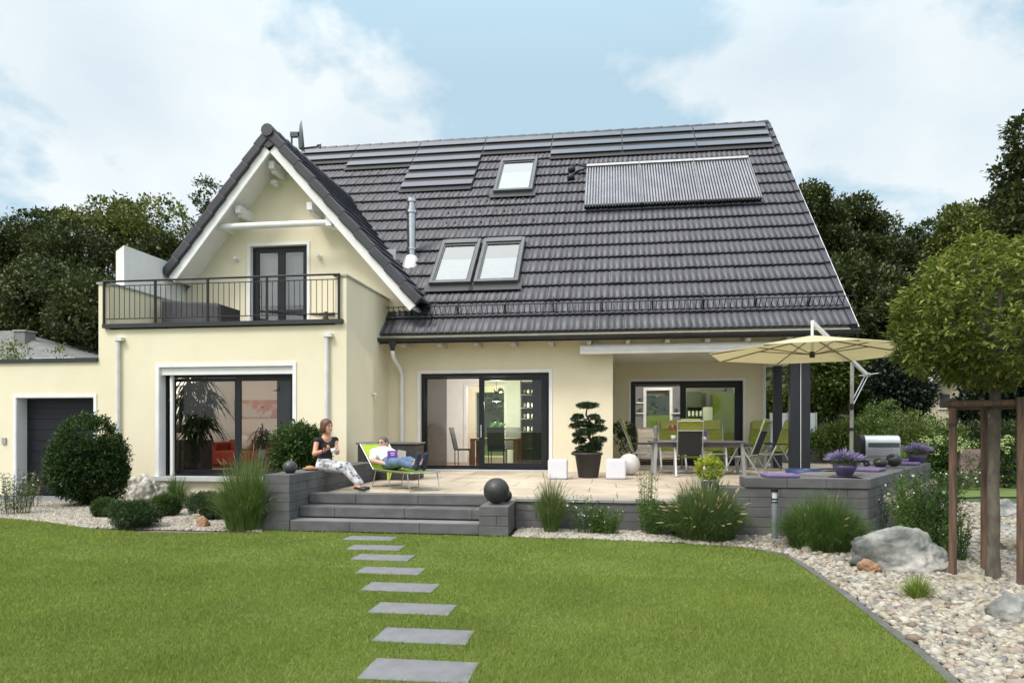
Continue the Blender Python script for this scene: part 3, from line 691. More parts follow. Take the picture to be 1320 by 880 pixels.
def plumes(name, mt, parent, A, B, rad=.012, **k):
    m = MB()
    for a, b in zip(A, B):
        a = Vector(a); b = Vector(b); m.tube([a, a.lerp(b,.3), a.lerp(b,.7), b], [rad*.3, rad, rad*.8, rad*.2], 5)
    return m.build(name, mt, parent, **k)
def flowers(name, mt, parent, P, s, petals=5, seed=0, **k):
    r = random.Random(seed); m = MB()
    for p in P:
        p = Vector(p); ax = Vector((r.uniform(-1,1), r.uniform(-1,.3), r.uniform(.1,1))).normalized(); o_ = ax.orthogonal().normalized(); b_ = ax.cross(o_); ss = s*r.uniform(.7,1.2); a0 = r.random()*6
        for j in range(petals):
            a = a0+math.tau*j/petals; d = o_*math.cos(a)+b_*math.sin(a); e = o_*math.cos(a+.45)+b_*math.sin(a+.45); f = o_*math.cos(a-.45)+b_*math.sin(a-.45)
            m.add([p, p+e*ss*.6+ax*ss*.1, p+d*ss+ax*ss*.15, p+f*ss*.6+ax*ss*.1], [(0,1,2,3)])
    return m.build(name, mt, parent, **k)
# ================================================================ GROUND, PATHS, WALLS
def poly_sheet(name, pts, z, mt, th=None, **k):
    m = MB(); n = len(pts)
    if th is None: m.add([(x, y, z) for x, y in pts], [tuple(range(n))])
    else: m.prism(pts, z-th, z)
    return m.build(name, mt, None, **k)
G0 = mat('ground_green', (.055,.085,.022), .95, c2=(.03,.05,.014), scale=.5, detail=8)
m = MB(); m.add([(-400,-150,-.03),(400,-150,-.03),(400,500,-.03),(-400,500,-.03)], [(0,1,2,3)]); m.build('ground', G0, kind='structure')
g0 = lambda u, v: (lambda p: (p.x, p.y))(at(u, v, z=0))
# lawn outline (world metres)
L_left = [(-14, 10.9), g0(0, 668), g0(60, 673), g0(120, 682), g0(180, 686), g0(260, 687), g0(338, 687), (-4.99, 9.33)]
L_mid = [(-1.37, 9.28), g0(700, 694), g0(760, 695), g0(860, 700), g0(930, 704), g0(962, 706)]
curb = [g0(962, 706), g0(1010, 715), g0(1045, 735), g0(1090, 767), g0(1140, 806), g0(1190, 845), g0(1225, 876), g0(1300, 935), (2.75, 2.4), (2.9, 1.2), (3.0, -2)]
lawn = L_left+L_mid+curb[1:]+[(-14, -2)]
LAWNM = mat('lawn_soil', (.12,.165,.035), .95, c2=(.08,.115,.022), scale=3, detail=8)
poly_sheet('lawn', lawn, .0, LAWNM, kind='structure')
PEBM = mat('gravel_base', (.20,.17,.14), .95, c2=(.09,.075,.06), scale=40, bump=.6, bscale=50)
bed_r = curb+[(12,-2),(12, 9),(9.5,14.0),(6.5,14.6),(3.7,9.9),(3.3, 9.9),(-1.3,10.0),(-1.3, 9.28)]+L_mid[1:]
bed_l = [(-14,10.9)]+L_left[1:]+[(-4.99, 13.3), (-14, 13.39)]
poly_sheet('gravel_bed', bed_r[::-1], -.008, PEBM, kind='structure')
poly_sheet('gravel_bed', bed_l, -.008, PEBM, kind='structure')
PATHM = mat('path', (.20,.20,.21), .85, c2=(.15,.15,.16), scale=20, bump=.4)
poly_sheet('path', [(-15,12.0),(-11.0,12.2),(-10.9,12.0),(-10.9,13.39),(-15,13.39)], .006, PATHM, kind='structure')
poly_sheet('lawn', [g0(1190,642), g0(1260,640), g0(1330,640), g0(1400,640), g0(1400,604), g0(1200,604)], -.002, LAWNM, kind='structure')
# curb
def offset_line(P, d):
    o = []
    for i, p in enumerate(P):
        a = Vector(P[max(i-1,0)]); b = Vector(P[min(i+1,len(P)-1)]); t = (b-a).normalized(); o.append((p[0]-t.y*d, p[1]+t.x*d))
    return o
def smooth_line(P, n=6):
    P = [Vector(p) for p in P]; o = []
    for i in range(len(P)-1):
        a, b, c, d = P[max(i-1,0)], P[i], P[i+1], P[min(i+2,len(P)-1)]
        for k in range(n):
            t = k/n; o.append(.5*((2*b)+(c-a)*t+(2*a-5*b+4*c-d)*t*t+(3*b-a-3*c+d)*t**3))
    return o+[P[-1]]
cl = smooth_line(curb[:9], 4)
m = MB()
for i in range(len(cl)-1):
    a, b = cl[i], cl[i+1]; d = (b-a); l = d.length; m.obox(((a.x+b.x)/2, (a.y+b.y)/2, -.02), l-.006, .07, .07, math.atan2(d.y, d.x))
curb_o = m.build('lawn_edging', STONE, label='dark stone edging strip between lawn and pebble bed', cat='edging', bevel=.006)
# stepping stones
ST = [(((480,850),(617,855),(608,882),(460,878)), 'nearest and largest grey stepping slab at the bottom edge'), (((498,809),(612,813),(600,834),(478,829)), 'second grey stepping slab from the bottom of the lawn'),
      (((487,776),(590,780),(580,796),(473,792)), 'third grey stepping slab from the bottom of the lawn'), (((478,750),(568,753),(557,766),(463,763)), 'fourth grey stepping slab counted from the bottom'),
      (((466,731),(550,733),(542,743),(456,740)), 'fourth grey stepping slab counted down from the steps'), (((462,715),(535,717),(526,724),(453,721)), 'third grey stepping slab counted down from the steps'),
      (((455,703),(522,704),(514,710),(448,709)), 'second grey stepping slab below the terrace steps'), (((450,691),(510,692),(504,698),(445,697)), 'first grey stepping slab right below the lowest step')]
STP = []
for q_, lab in ST:
    P_ = [g0(*p) for p in q_]; cxy = (sum(p[0] for p in P_)/4, sum(p[1] for p in P_)/4)
    th_ = math.atan2(P_[1][1]-P_[0][1], P_[1][0]-P_[0][0])*.3
    c_, s_ = math.cos(th_), math.sin(th_); hw, hd = .335, .165 if q_ is not ST[0][0] else .18
    pl = [(cxy[0]+a*c_-b*s_, cxy[1]+a*s_+b*c_) for a, b in ((-hw,-hd),(hw,-hd),(hw,hd),(-hw,hd))]
    STP.append((cxy, hw, hd)); m = MB(); m.prism(pl, -.03, .014)
    m.build('stepping_stone', SLATE, loc=(cxy[0], cxy[1], 0), label=lab, cat='stepping stone', group='stepping slabs leading to the terrace steps', bevel=.004)

# --- terrace slab (paving) ---------------------------------------------------
TZ = .45
PAVE = mat('paving', (.50,.42,.33), .75, c2=(.37,.305,.235), scale=1.4, bump=.15, bscale=60, detail=9)
tp = [(-4.57,10.08),(1.7,10.08),(1.7,10.2),(3.2,10.2),(3.9,10.6),(6.3,14.4),(7.9,21.3),(4.2,21.3),(4.2,BY-.002),(.082,BY-.002),(.082,HY-.002),(-5.28,HY-.002),(-5.28,13.38),(-4.57,13.38)]
m = MB(); m.prism(tp, .0, TZ-.04); m.build('terrace_base', mat('terrace_base',(.2,.19,.18),.9), kind='structure')
# individual paving slabs: .9 x .6 m clipped by simple rows
m = MB(); import itertools
def inside(x, y, poly):
    c = False; n = len(poly); j = n-1
    for i in range(n):
        xi, yi = poly[i]; xj, yj = poly[j]
        if (yi > y) != (yj > y) and x < (xj-xi)*(y-yi)/(yj-yi)+xi: c = not c
        j = i
    return c
row = 0; y = 10.30
while y < 21.3:
    x = -5.28+( .45 if row % 2 else 0)-.0
    while x < 8:
        xa, xb, ya, yb = x, x+.9, y, y+.9
        pts_in = [inside(px_, py_, tp) for px_, py_ in ((xa+.03,ya+.03),(xb-.03,ya+.03),(xb-.03,yb-.03),(xa+.03,yb-.03))]
        if all(pts_in): m.box(xa+.006, xb-.006, ya+.008, yb-.008, TZ-.039, TZ+random.uniform(-.001,.001))
        elif any(pts_in):
            for i, j in itertools.product(range(6), range(6)):
                sx, sy = .15, .15
                if inside(xa+sx*(i+.5), ya+sy*(j+.5), tp): m.box(xa+sx*i+(.0035 if i == 0 else 0), xa+sx*(i+1)-(.0035 if i == 5 else 0), ya+sy*j+(.0035 if j == 0 else 0), ya+sy*(j+1)-(.0035 if j == 5 else 0), TZ-.039, TZ)
        x += .9
    y += .9; row += 1
m.build('terrace', PAVE, kind='structure')
# --- dark block masonry -------------------------------------------------------
CHB = .135
def blocks(mb, p0, p1, z0, n, th, blen=.62, cap=None, seed=0, side=1, first=None):
    """courses of blocks along p0->p1; thickness th to the left (side=1)"""
    r = random.Random(seed); p0 = Vector(p0); p1 = Vector(p1); d = p1-p0; l = d.length; d.normalize(); nn = Vector((-d.y, d.x))*side; a = math.atan2(d.y, d.x)
    for k in range(n):
        x = 0; off = (first if first is not None else blen*(.5 if k % 2 else 1.0))
        while x < l-.01:
            e = min(l, x+off); off = blen*r.uniform(.9,1.08)
            if l-e < .12: e = l
            c = p0+d*((x+e)/2)+nn*(th/2+r.uniform(-.0015,.0015)); ov = .012 if (cap and k == n-1) else 0
            mb.obox((c.x, c.y, z0+CHB*(k+.5)), e-x-.007, th+ov*2, CHB-.006, a)
            x = e
    # dark core so the joints are not see-through
    c = p0+d*(l/2)+nn*(th/2); mb.obox((c.x, c.y, z0+CHB*n/2), l-.02, th-.02, CHB*n-.02, a)
m = MB(); blocks(m, (-4.985, 9.40), (-4.985, 13.36), 0, 6, .40, side=-1, seed=2)
bl = m.build('bench_wall', STONE, loc=(-4.78, 11.4, 0), label='low dark block wall left of the steps with the woman sitting on it', cat='garden wall', bevel=.005)
m = MB()
for k, yy in enumerate((9.40, 9.72, 10.05)):
    x0_ = -4.575
    blocks(m, (x0_, yy), (-1.79 if k < 2 else -1.79, yy), 0 if k == 0 else .15*k-.0, 1, .34 if k < 2 else .25, blen=1.02, seed=5+k, first=(.9,.55,.75)[k])
for v_ in range(len(m.v)): pass
stp = m.build('garden_steps', STONE, loc=(-3.2, 9.7, 0), label='three wide dark concrete steps leading from the lawn to the terrace', cat='steps', bevel=.006)
stp.scale = (1, 1, .15/.135)
m = MB()
for k, yy in enumerate((9.40, 9.72, 10.05)):
    m.box(-4.57, -1.795, yy+.012, yy+.325 if k < 2 else yy+.245, .15*(k+1)-.004+.002, .15*(k+1)+.001)
t_ = m.build('tread', STONET, stp); t_.matrix_parent_inverse = stp.matrix_world.inverted() if False else Matrix.Identity(4)
stp.scale = (1,1,1)
for v_ in stp.data.vertices: v_.co.z *= .15/.135
m = MB(); blocks(m, (-1.785, 9.34), (-1.37, 9.34), 0, 3, .72, blen=.5, seed=9)
m.build('pillar_wall', STONE, loc=(-1.58, 9.7, 0), label='short dark block pillar at the right end of the steps', cat='garden wall', bevel=.006)
m = MB(); blocks(m, (-1.365, 10.02), (1.49, 10.02), 0, 3, .16, seed=11)
rw_ = m.build('retaining_wall', STONE, loc=(0, 10.1, 0), label='low dark retaining wall along the terrace edge behind the flowers', cat='garden wall', bevel=.005)
m = MB()
for i in range(4): m.box(-1.37+.715*i+.003, -1.37+.715*(i+1)-.003, 9.99, 10.295, .408, .4505)
m.build('edge_slab', mat('edge_slab', (.33,.31,.28), .75, c2=(.26,.245,.22), scale=3, bump=.3), rw_, bevel=.004)
m = MB(); A_, B_, C_ = (1.83, 9.72), (3.42, 9.72), (6.14, 14.31)
blocks(m, (.95, 9.745), (1.5, 9.745), 0, 4, .26, seed=12); blocks(m, (1.5, 9.74), (3.40, 9.74), 0, 5, .40, blen=.8, seed=13); blocks(m, (1.83, 9.72), (3.41, 9.72), CHB*5, 1, .45, blen=.55, seed=14)
dB = (Vector(C_)-Vector(B_)).normalized(); nB = Vector((-dB.y, dB.x))
blocks(m, (3.41, 9.74), C_, 0, 5, .35, blen=.8, seed=15)
blocks(m, (3.43, 9.72), (C_[0]+.015, C_[1]), CHB*5, 1, .55, blen=.6, seed=16)
rb_o = m.build('bench_wall', STONE, loc=(3.4, 9.8, 0), label='dark block seat wall wrapping the right corner of the terrace', cat='garden wall', bevel=.006)
# broad grey boards behind the cap making the seat deck
m = MB()
for k in range(4):
    o_ = .56+.125*k; a_ = Vector(B_)+dB*(.35+.05*k)+nB*(o_+.06); b_ = Vector(C_)-dB*.02+nB*(o_+.06); c_ = (a_+b_)/2
    m.obox((c_.x, c_.y, CHB*6-.022), (b_-a_).length, .118, .035, math.atan2(dB.y, dB.x))
m.obox(((Vector(B_)+Vector(C_))/2+nB*1.02).to_tuple()+(.60,), (Vector(C_)-Vector(B_)).length-.9, .04, .34, math.atan2(dB.y, dB.x))
m.build('deck_board', mat('grey_board', (.20,.19,.19), .75, c2=(.14,.135,.135), scale=6, stretch=(1,8,8)), rb_o)
a_, b_ = at(1003, 597, y=21.0), at(1092, 597, y=21.0); m = MB(); blocks(m, (a_.x-.6, 21.0), (b_.x, 21.0), TZ-.1, 4, .45, blen=.8, seed=20)
m.build('bench_wall', STONE, loc=(a_.x, 21, 0), label='far dark block wall at the back of the terrace behind the posts', cat='garden wall', bevel=.006)
# --- gravel: pebbles as one uncountable mass ---------------------------------
def ico(sub):
    bm = bmesh.new(); bmesh.ops.create_icosphere(bm, subdivisions=sub, radius=1); v = np.array([x.co[:] for x in bm.verts]); f = np.array([[y.index for y in x.verts] for x in bm.faces]); bm.free(); return v, f
def in_poly_np(X, Y, poly):
    c = np.zeros(len(X), bool); n = len(poly); j = n-1
    for i in range(n):
        xi, yi = poly[i]; xj, yj = poly[j]
        if yi != yj:
            k = ((yi > Y) != (yj > Y)) & (X < (xj-xi)*(Y-yi)/(yj-yi)+xi); c ^= k
        j = i
    return c
def project(X, Y, Z=0.):
    dc = -CS*X+CC*Y; l = CC*X+CS*Y; return 660+CF*l/dc, 550-CF*(Z-CH)/dc, dc
I1, I2 = ico(1), ico(2)
def stones(name, X, Y, S, zf, label, mt, sub=1, flat=.55, seed=0, z0=0., mats=None):
    iv, if_ = (I2 if sub == 2 else I1); r = np.random.default_rng(seed); n = len(X); nv = len(iv)
    V = np.repeat(iv[None], n, 0)*(1+r.normal(0, .10, (n, nv, 1)))
    sc = np.stack([S*r.uniform(.8,1.25,n), S*r.uniform(.6,.95,n), S*r.uniform(.7,1.2,n)*flat], 1); V = V*sc[:,None,:]
    a = r.uniform(0, 2*np.pi, n); t = r.normal(0, .28, n)
    ct, st_ = np.cos(t)[:,None], np.sin(t)[:,None]; V = np.stack([V[...,0]*ct-V[...,2]*st_, V[...,1], V[...,0]*st_+V[...,2]*ct], 2)
    ca, sa = np.cos(a)[:,None], np.sin(a)[:,None]; V = np.stack([V[...,0]*ca-V[...,1]*sa, V[...,0]*sa+V[...,1]*ca, V[...,2]], 2)
    V += np.stack([X, Y, z0+zf*S], 1)[:,None,:]
    F = (if_[None]+np.arange(n)[:,None,None]*nv).reshape(-1,3)
    mi = np.repeat(r.choice(len(mats), n, p=np.array([.34,.26,.2,.12,.08])[:len(mats)]/sum([.34,.26,.2,.12,.08][:len(mats)])), len(if_)) if mats else None
    return np_obj(name, V.reshape(-1,3), F, mt, None, smooth=True, kind='stuff', label=label, cat='pebbles', mats=mats, mi=mi)
PB = [mat('pebble_cream', (.37,.335,.265), .7, c2=(.25,.22,.165), scale=14), mat('pebble_white', (.43,.405,.35), .7, c2=(.31,.285,.235), scale=14), mat('pebble_grey', (0.238,0.229,0.216), .7, c2=(0.158,0.154,0.145), scale=14),
      mat('pebble_rose', (.33,.275,.225), .7, c2=(.25,.205,.165), scale=14), mat('pebble_brown', (0.194,0.150,0.106), .7, c2=(0.176,0.132,0.097), scale=9)]
def scatter(poly, n, box, vis=True):
    X = rng.uniform(box[0], box[1], n); Y = rng.uniform(box[2], box[3], n); k = in_poly_np(X, Y, poly)
    if vis: U_, V_, D_ = project(X, Y); k &= (D_ > .5) & (U_ > -120) & (U_ < 1450) & (V_ < 960)
    return X[k], Y[k]
bed_in = offset_line(curb, .05)+bed_r[len(curb):]
X, Y = scatter(bed_in, 90000, (1.0, 9, 3, 10.2)); S = rng.gamma(6, .0034, len(X))+.008
stones('pebbles', X, Y, S, .35, 'cream and grey river pebbles filling the bed right of the lawn', None, 1, seed=1, mats=PB)
X, Y = scatter(bed_in, 1300, (1.0, 9, 3, 10.2)); S = rng.uniform(.034, .052, len(X))
stones('pebbles', X, Y, S, .45, 'larger rounded river stones lying among the pebbles', None, 2, seed=2, mats=PB)
X, Y = scatter(bed_r, 14000, (3.4, 12, 9.5, 14.5)); S = rng.uniform(.03, .06, len(X))
stones('pebbles', X, Y, S, .35, 'river pebbles in the bed behind the young tree', None, 1, seed=3, mats=PB)
X, Y = scatter(bed_r, 26000, (-1.37, 1.6, 9.1, 10.0)); S = rng.uniform(.018, .04, len(X))
stones('pebbles', X[:5200], Y[:5200], S[:5200], .35, 'pale pebbles in the narrow bed below the terrace edge', None, 1, seed=4, mats=[PB[1],PB[0],PB[2]])
X, Y = scatter(bed_l, 52000, (-13, -4.9, 9.2, 13)); S = rng.uniform(.017, .035, len(X))
k = (Y < 12.3); stones('pebbles', X[k], Y[k], S[k], .3, 'pale pink and cream chippings in the bed left of the lawn', None, 1, seed=5, mats=[PB[0],PB[1],PB[3],PB[2]])
# --- grass blades --------------------------------------------------------------
LW = [mat('grass_a', (.20,.285,.042), .6, c2=(.145,.22,.03), scale=.9, trans=.30, spec=.3), mat('grass_b', (.255,.325,.065), .6, c2=(.185,.25,.045), scale=1.4, trans=.30, spec=.3), mat('grass_c', (.34,.31,.13), .7, c2=(.26,.25,.09), scale=2, trans=.25, spec=.3)]
def grass(poly, boxes, name, label):
    XS = []; YS = []
    for (bx_, n) in boxes:
        a, b = scatter(poly, n, bx_); XS.append(a); YS.append(b)
    X = np.concatenate(XS); Y = np.concatenate(YS)
    k = np.ones(len(X), bool)
    for (c, hw, hd) in STP: jt = rng.uniform(0, .022, len(X)); k &= ~((abs(X-c[0]) < hw-jt) & (abs(Y-c[1]) < hd-jt))
    X, Y = X[k], Y[k]; n = len(X); D = np.hypot(X, Y)
    h = rng.uniform(.012, .027, n)*(1+.25*np.sin(X*3.1+np.sin(Y*2.3))*np.sin(Y*2.7)) ; wd = np.clip(.0011*D, .0042, .012)*rng.uniform(.6,1.1,n); h = h*np.where(rng.random(n) < .05, 1.7, 1.0)*np.clip(1.55-.1*D, 1.0, 1.2)
    a = rng.uniform(0, 2*np.pi, n); ln = rng.normal(0, .6, (n,2))*h[:,None]
    dx, dy = np.cos(a)*wd/2, np.sin(a)*wd/2; z = np.zeros(n)
    V = np.stack([np.stack([X-dx, Y-dy, z-.002], 1), np.stack([X+dx, Y+dy, z-.002], 1), np.stack([X+ln[:,0], Y+ln[:,1], h], 1)], 1).reshape(-1,3)
    F = np.arange(3*n).reshape(-1,3); mi = rng.choice(3, n, p=[.53,.36,.11])
    return np_obj(name, V, F, None, kind='stuff', label=label, cat='grass', mats=LW, mi=mi)
grass(lawn, [((-5.4, 3.6, 3.3, 5.0), 380000), ((-7.2, 3.2, 5.0, 7.0), 390000), ((-12.0, 3.0, 7.0, 11.5), 520000)], 'grass', 'short mown green grass of the large front lawn')
# ================================================================ ROOMS BEHIND THE GLASS
FLW = mat('parquet', (.33,.22,.13), .45, c2=(.25,.16,.095), scale=4, stretch=(1,6,1))
m = MB(); m.box(-10.5, -5.56, WY+.35, 23.39, .3, .44); m.box(-5.3, -.21, HY+.37, 23.39, .3, .44); m.box(-.19, 3.84, BY+.35, 23.39, .3, .44); m.build('interior_floor', FLW, house)
m = MB(); m.box(-10.6, -5.56, WY+.36, 23.38, 3.02, 3.19); m.build('interior_ceiling', WHITE, house)
PINKW = mat('inner_wall_pink', (.74,.62,.58), .85, c2=(.78,.72,.68), scale=.5)
m = MB(); m.box(-10.55, -10.5, WY+.36, 23.3, .44, 3.01); m.build('inner_wall', WALLIN, house)
m = MB(); m.box(-10.49, -7.0, 18.2, 18.3, .44, 3.01); m.box(-5.8, -5.57, 18.2, 18.3, .44, 3.01); m.build('inner_wall', PINKW, house)
GREYW = mat('kitchen_wall', (.22,.215,.225), .8)
# dining room partition with a doorway
dl, dr = at(602, 560, y=20.2).x, at(650, 560, y=20.2).x
m = MB(); wall_rect(m, -5.3, -.21, .44, 3.2, 20.2, 20.32, [(dl, dr, .44, 2.72)]); pw = m.build('inner_wall', WALLIN, house)
m = MB(); m.box(dl-.09, dl, 20.16, 20.2, .44, 2.80); m.box(dr, dr+.09, 20.16, 20.2, .44, 2.8); m.box(dl, dr, 20.16, 20.2, 2.72, 2.8); m.build('door_frame', WHITE, pw)
a, b = at(548, 500, y=16.75).x, at(576, 500, y=16.75).x
t = thing('sliding_panel_curtain', 'grey brown panel curtain inside the left end of the terrace door', 'curtain', ((a+b)/2, 16.75, .45))
m = MB(); m.box(a, b, 16.74, 16.75, .5, 2.72); m.build('panel', mat('curtain_panel', (.27,.24,.22), .8, c2=(.22,.19,.17), scale=1.2), t)
m = MB(); m.box(a-.02, b+.02, 16.72, 16.77, 2.72, 2.75); m.build('rail', ALU, t)
m = MB(); m.box(a, b, 16.735, 16.755, .47, .5); m.build('weight_bar', ALU, t)
# kitchen
ky = 22.3
kw = [at(833, 0, y=ky).x, at(863, 0, y=ky).x, at(0, 552, y=ky).z, at(0, 503, y=ky).z]
kwz0, kwz1 = at(850, 551, y=ky).z, at(850, 503, y=ky).z
m = MB(); wall_rect(m, -.19, 3.84, .44, 3.2, ky, ky+.15, [(kw[0], kw[1], kwz0, kwz1)]); kwl = m.build('inner_wall', GREYW, house)
m = MB(); surf = (kw[0], kw[1], kwz0, kwz1); x0, x1, z0, z1 = surf
m.box(x0-.09, x0, ky-.04, ky, z0-.09, z1+.09); m.box(x1, x1+.09, ky-.04, ky, z0-.09, z1+.09); m.box(x0, x1, ky-.04, ky, z1, z1+.09); m.box(x0, x1, ky-.04, ky, z0-.09, z0); m.build('window_frame', WHITE, kwl)
zb = at(850, 535, y=ky).z; m = MB(); m.box(x0+.03, x1-.03, ky+.03, ky+.04, z0+.02, zb); m.build('blind', mat('green_blind', (.28,.42,.05), .8, trans=.5), kwl)
t = thing('kitchen_cabinet', 'cream kitchen base cabinet under the window, left in the loggia window', 'cabinet', (1.0, 21.9, .44))
a, b = at(822, 0, y=21.8).x, at(853, 0, y=21.8).x; zt = at(840, 552, y=21.8).z
m = MB(); m.box(a, 2.2, 21.8, 22.25, .5, zt); m.build('body', mat('cream_front', (.62,.58,.53), .4), t)
for i in range(3):
    m = MB(); m.box(a+.02, 2.18, 21.78, 21.799, .55+i*(zt-.55)/3, .53+(i+1)*(zt-.55)/3); m.build('drawer', mat('cream_front', (.62,.58,.53), .4), t)
m = MB(); m.box(a-.02, 2.22, 21.76, 22.27, zt, zt+.04); m.build('worktop', mat('worktop', (.3,.28,.26), .4), t)
for (u0, u1, v_, lab) in ((820, 831, 519, 'upper short white wall shelf left of the kitchen window'), (820, 831, 532.5, 'lower short white wall shelf left of the kitchen window'), (866, 877, 532.5, 'short white wall shelf right of the kitchen window')):
    p, q_ = at(u0, v_, y=ky-.12), at(u1, v_, y=ky-.12); m = MB(); m.box(p.x, q_.x, ky-.2, ky-.001, p.z-.015, p.z+.015)
    m.build('wall_shelf', WHITE, loc=((p.x+q_.x)/2, ky, p.z), label=lab, cat='shelf', group='kitchen wall shelves')
    m = MB(); c = (p.x+q_.x)/2; m.lathe([(.03,0),(.05,.03),(.045,.12),(.02,.14)], (c, ky-.1, p.z+.016), 10); m.build('jar', DARKIN, loc=(c, ky-.1, p.z), label='small dark jar standing on the '+lab[:lab.index(' wall')]+' shelf '+lab.split('shelf ')[1], cat='jar')
t = thing('kitchen_shelf', 'tall kitchen shelf unit with glasses behind the right loggia pane', 'shelf', (2.6, 21.6, .44))
a, b, c, d = [at(u_, 0, y=21.7).x for u_ in (886, 905, 918, 942)]
m = MB(); m.box(a-.0, b, 21.9, 21.92, .44, 2.6); 
for z in (.44, .8, 1.15, 1.5, 1.8, 2.1): m.box(a, b, 21.6, 21.9, z, z+.03)
m.build('frame', mat('shelf_dark', (.05,.06,.045), .5), t)
m = MB(); 
for i in range(8): m.lathe([(.03,0),(.04,.06),(.03,.16)], (a+.06+(b-a-.1)*(i%4)/3, 21.72, 1.53+.3*(i//4)), 8)
m.build('glassware', mat('glassware', (.75,.78,.75), .3), t)
t2 = thing('fridge', 'tall pale grey refrigerator in the kitchen, seen through the right loggia pane', 'refrigerator', ((b+c)/2, 21.5, .44))
m = MB(); m.box(b+.01, c-.01, 21.5, 22.2, .44, 2.1); m.build('body', mat('fridge_grey', (.55,.56,.54), .3), t2, bevel=.01)
m = MB(); m.box(b+.05, b+.07, 21.46, 21.5, 1.2, 1.7); m.build('handle', STEEL, t2)
t3 = thing('tall_cupboard', 'tall glossy olive green cupboard at the right end of the kitchen', 'cupboard', ((c+d)/2, 21.4, .44))
m = MB(); m.box(c, d+.3, 21.4, 22.2, .44, 2.5); m.build('body', mat('green_gloss', (.10,.14,.02), .25), t3, bevel=.008)
m = MB(); m.box((c+d)/2-.3, (c+d)/2-.28, 21.37, 21.4, 1.1, 1.6); m.build('handle', STEEL, t3)
# ---- dining table and chairs inside
t = thing('dining_table', 'brown wooden dining table inside the terrace door', 'dining table', (-2.3, 18.2, .44))
a = at(606, 560, y=17.6).x; b = at(666, 560, y=18.2).x+.1
m = MB(); m.box(a, b, 17.6, 18.5, 1.15, 1.2); m.build('tabletop', WOODT, t, bevel=.006)
for x in (a, b-.11):
    for y in (17.6, 18.39): m = MB(); m.box(x+.002, x+.11, y+.002, y+.11, .44, 1.149); m.build('leg', WOODT, t)
def dchair(loc, rz, lab):
    t = thing('dining_chair', lab, 'chair', (0,0,0), 'dining chairs inside')
    m = MB(); m.box(-.22, .22, -.22, .22, .44, .48); m.build('seat', DARKIN, t, bevel=.015)
    m = MB(); m.add([(-.22,.2,.46),(.22,.2,.46),(.22,.26,.75),(-.22,.26,.75),(.22,.33,1.05),(-.22,.33,1.05),(-.22,.23,.46),(.22,.23,.46),(.22,.29,.75),(-.22,.29,.75),(.22,.36,1.05),(-.22,.36,1.05)],
        [(0,1,2,3),(3,2,4,5),(7,6,9,8),(8,9,11,10),(5,4,10,11),(0,3,9,6),(3,5,11,9),(1,7,8,2),(2,8,10,4),(0,6,7,1)]); m.build('backrest', DARKIN, t)
    for sx in (-.2,.2):
        for sy in (-.2,.2): m = MB(); m.tube([(sx,sy,0),(sx,sy,.44)], .012, 6); m.build('leg', STEEL if 0 else ANTH, t)
    t.location = loc; t.rotation_euler = (0,0,rz); return t
p = at(598, 560, y=18.0); dchair((p.x, 18.0, .44), R(90), 'black dining chair at the left end of the indoor table, seen from the side')
p = at(641, 560, y=17.3); dchair((p.x+.02, 17.25, .44), R(180), 'black dining chair with its back to the terrace door, behind the right sliding leaf')
p = at(660, 560, y=18.95); dchair((p.x, 18.9, .44), R(0), 'black dining chair at the far side of the indoor table')
def bushy(name, lab, cat, loc, potr, poth, potm, blobs, n, per, ll, lw, mats, seed=1, crad=.1, group=None):
    t = thing(name, lab, cat, loc, group); x, y, z = loc
    m = MB(); m.lathe([(.001,0),(potr*.75,0),(potr,poth),(potr*.9,poth),(potr*.85,poth*.9),(.001,poth*.9)], (x,y,z), 20); m.build('pot', potm, t)
    foliage('leaves', mats, t, [(x+b[0], y+b[1], z+b[2], *b[3:]) for b in blobs], n, per, crad, ll, lw, seed=seed, shell=.3)
    return t
INLEAF = [leafmat('indoor_leaf', (.06,.11,.03), (.03,.06,.016)), leafmat('indoor_leaf_b', (.10,.17,.05), (.05,.1,.025))]
p = at(641, 541, y=17.95); bushy('table_plant', 'bushy green pot plant on the indoor dining table', 'potted plant', (p.x, 17.95, 1.2), .08, .12, DARKIN, [(0,0,.24,.17,.15,.14)], 60, 8, .08, .035, INLEAF, 3)
t = thing('bookcase', 'dark shelf unit with glass ornaments at the right end of the terrace door', 'bookcase', (-1.2, 18.6, .44))
a, b = at(671, 0, y=18.6).x, at(690, 0, y=18.6).x+.35
m = MB(); m.box(a, b, 18.85, 18.9, .44, 2.75); m.box(a, a+.03, 18.5, 18.85, .44, 2.75)
for z in (.46, .9, 1.35, 1.7, 2.0, 2.35, 2.7): m.box(a+.03, b, 18.5, 18.85, z, z+.03)
m.build('frame', mat('bookcase', (.10,.09,.08), .5), t)
m = MB()
for i in range(12): m.lathe([(.03,0),(.045,.07),(.03,.13)], (a+.1+.12*(i%3), 18.6, (1.38,1.73,2.03,2.38)[i//3]), 8)
m.build('ornament', mat('glassware', (.75,.78,.75), .3), t)
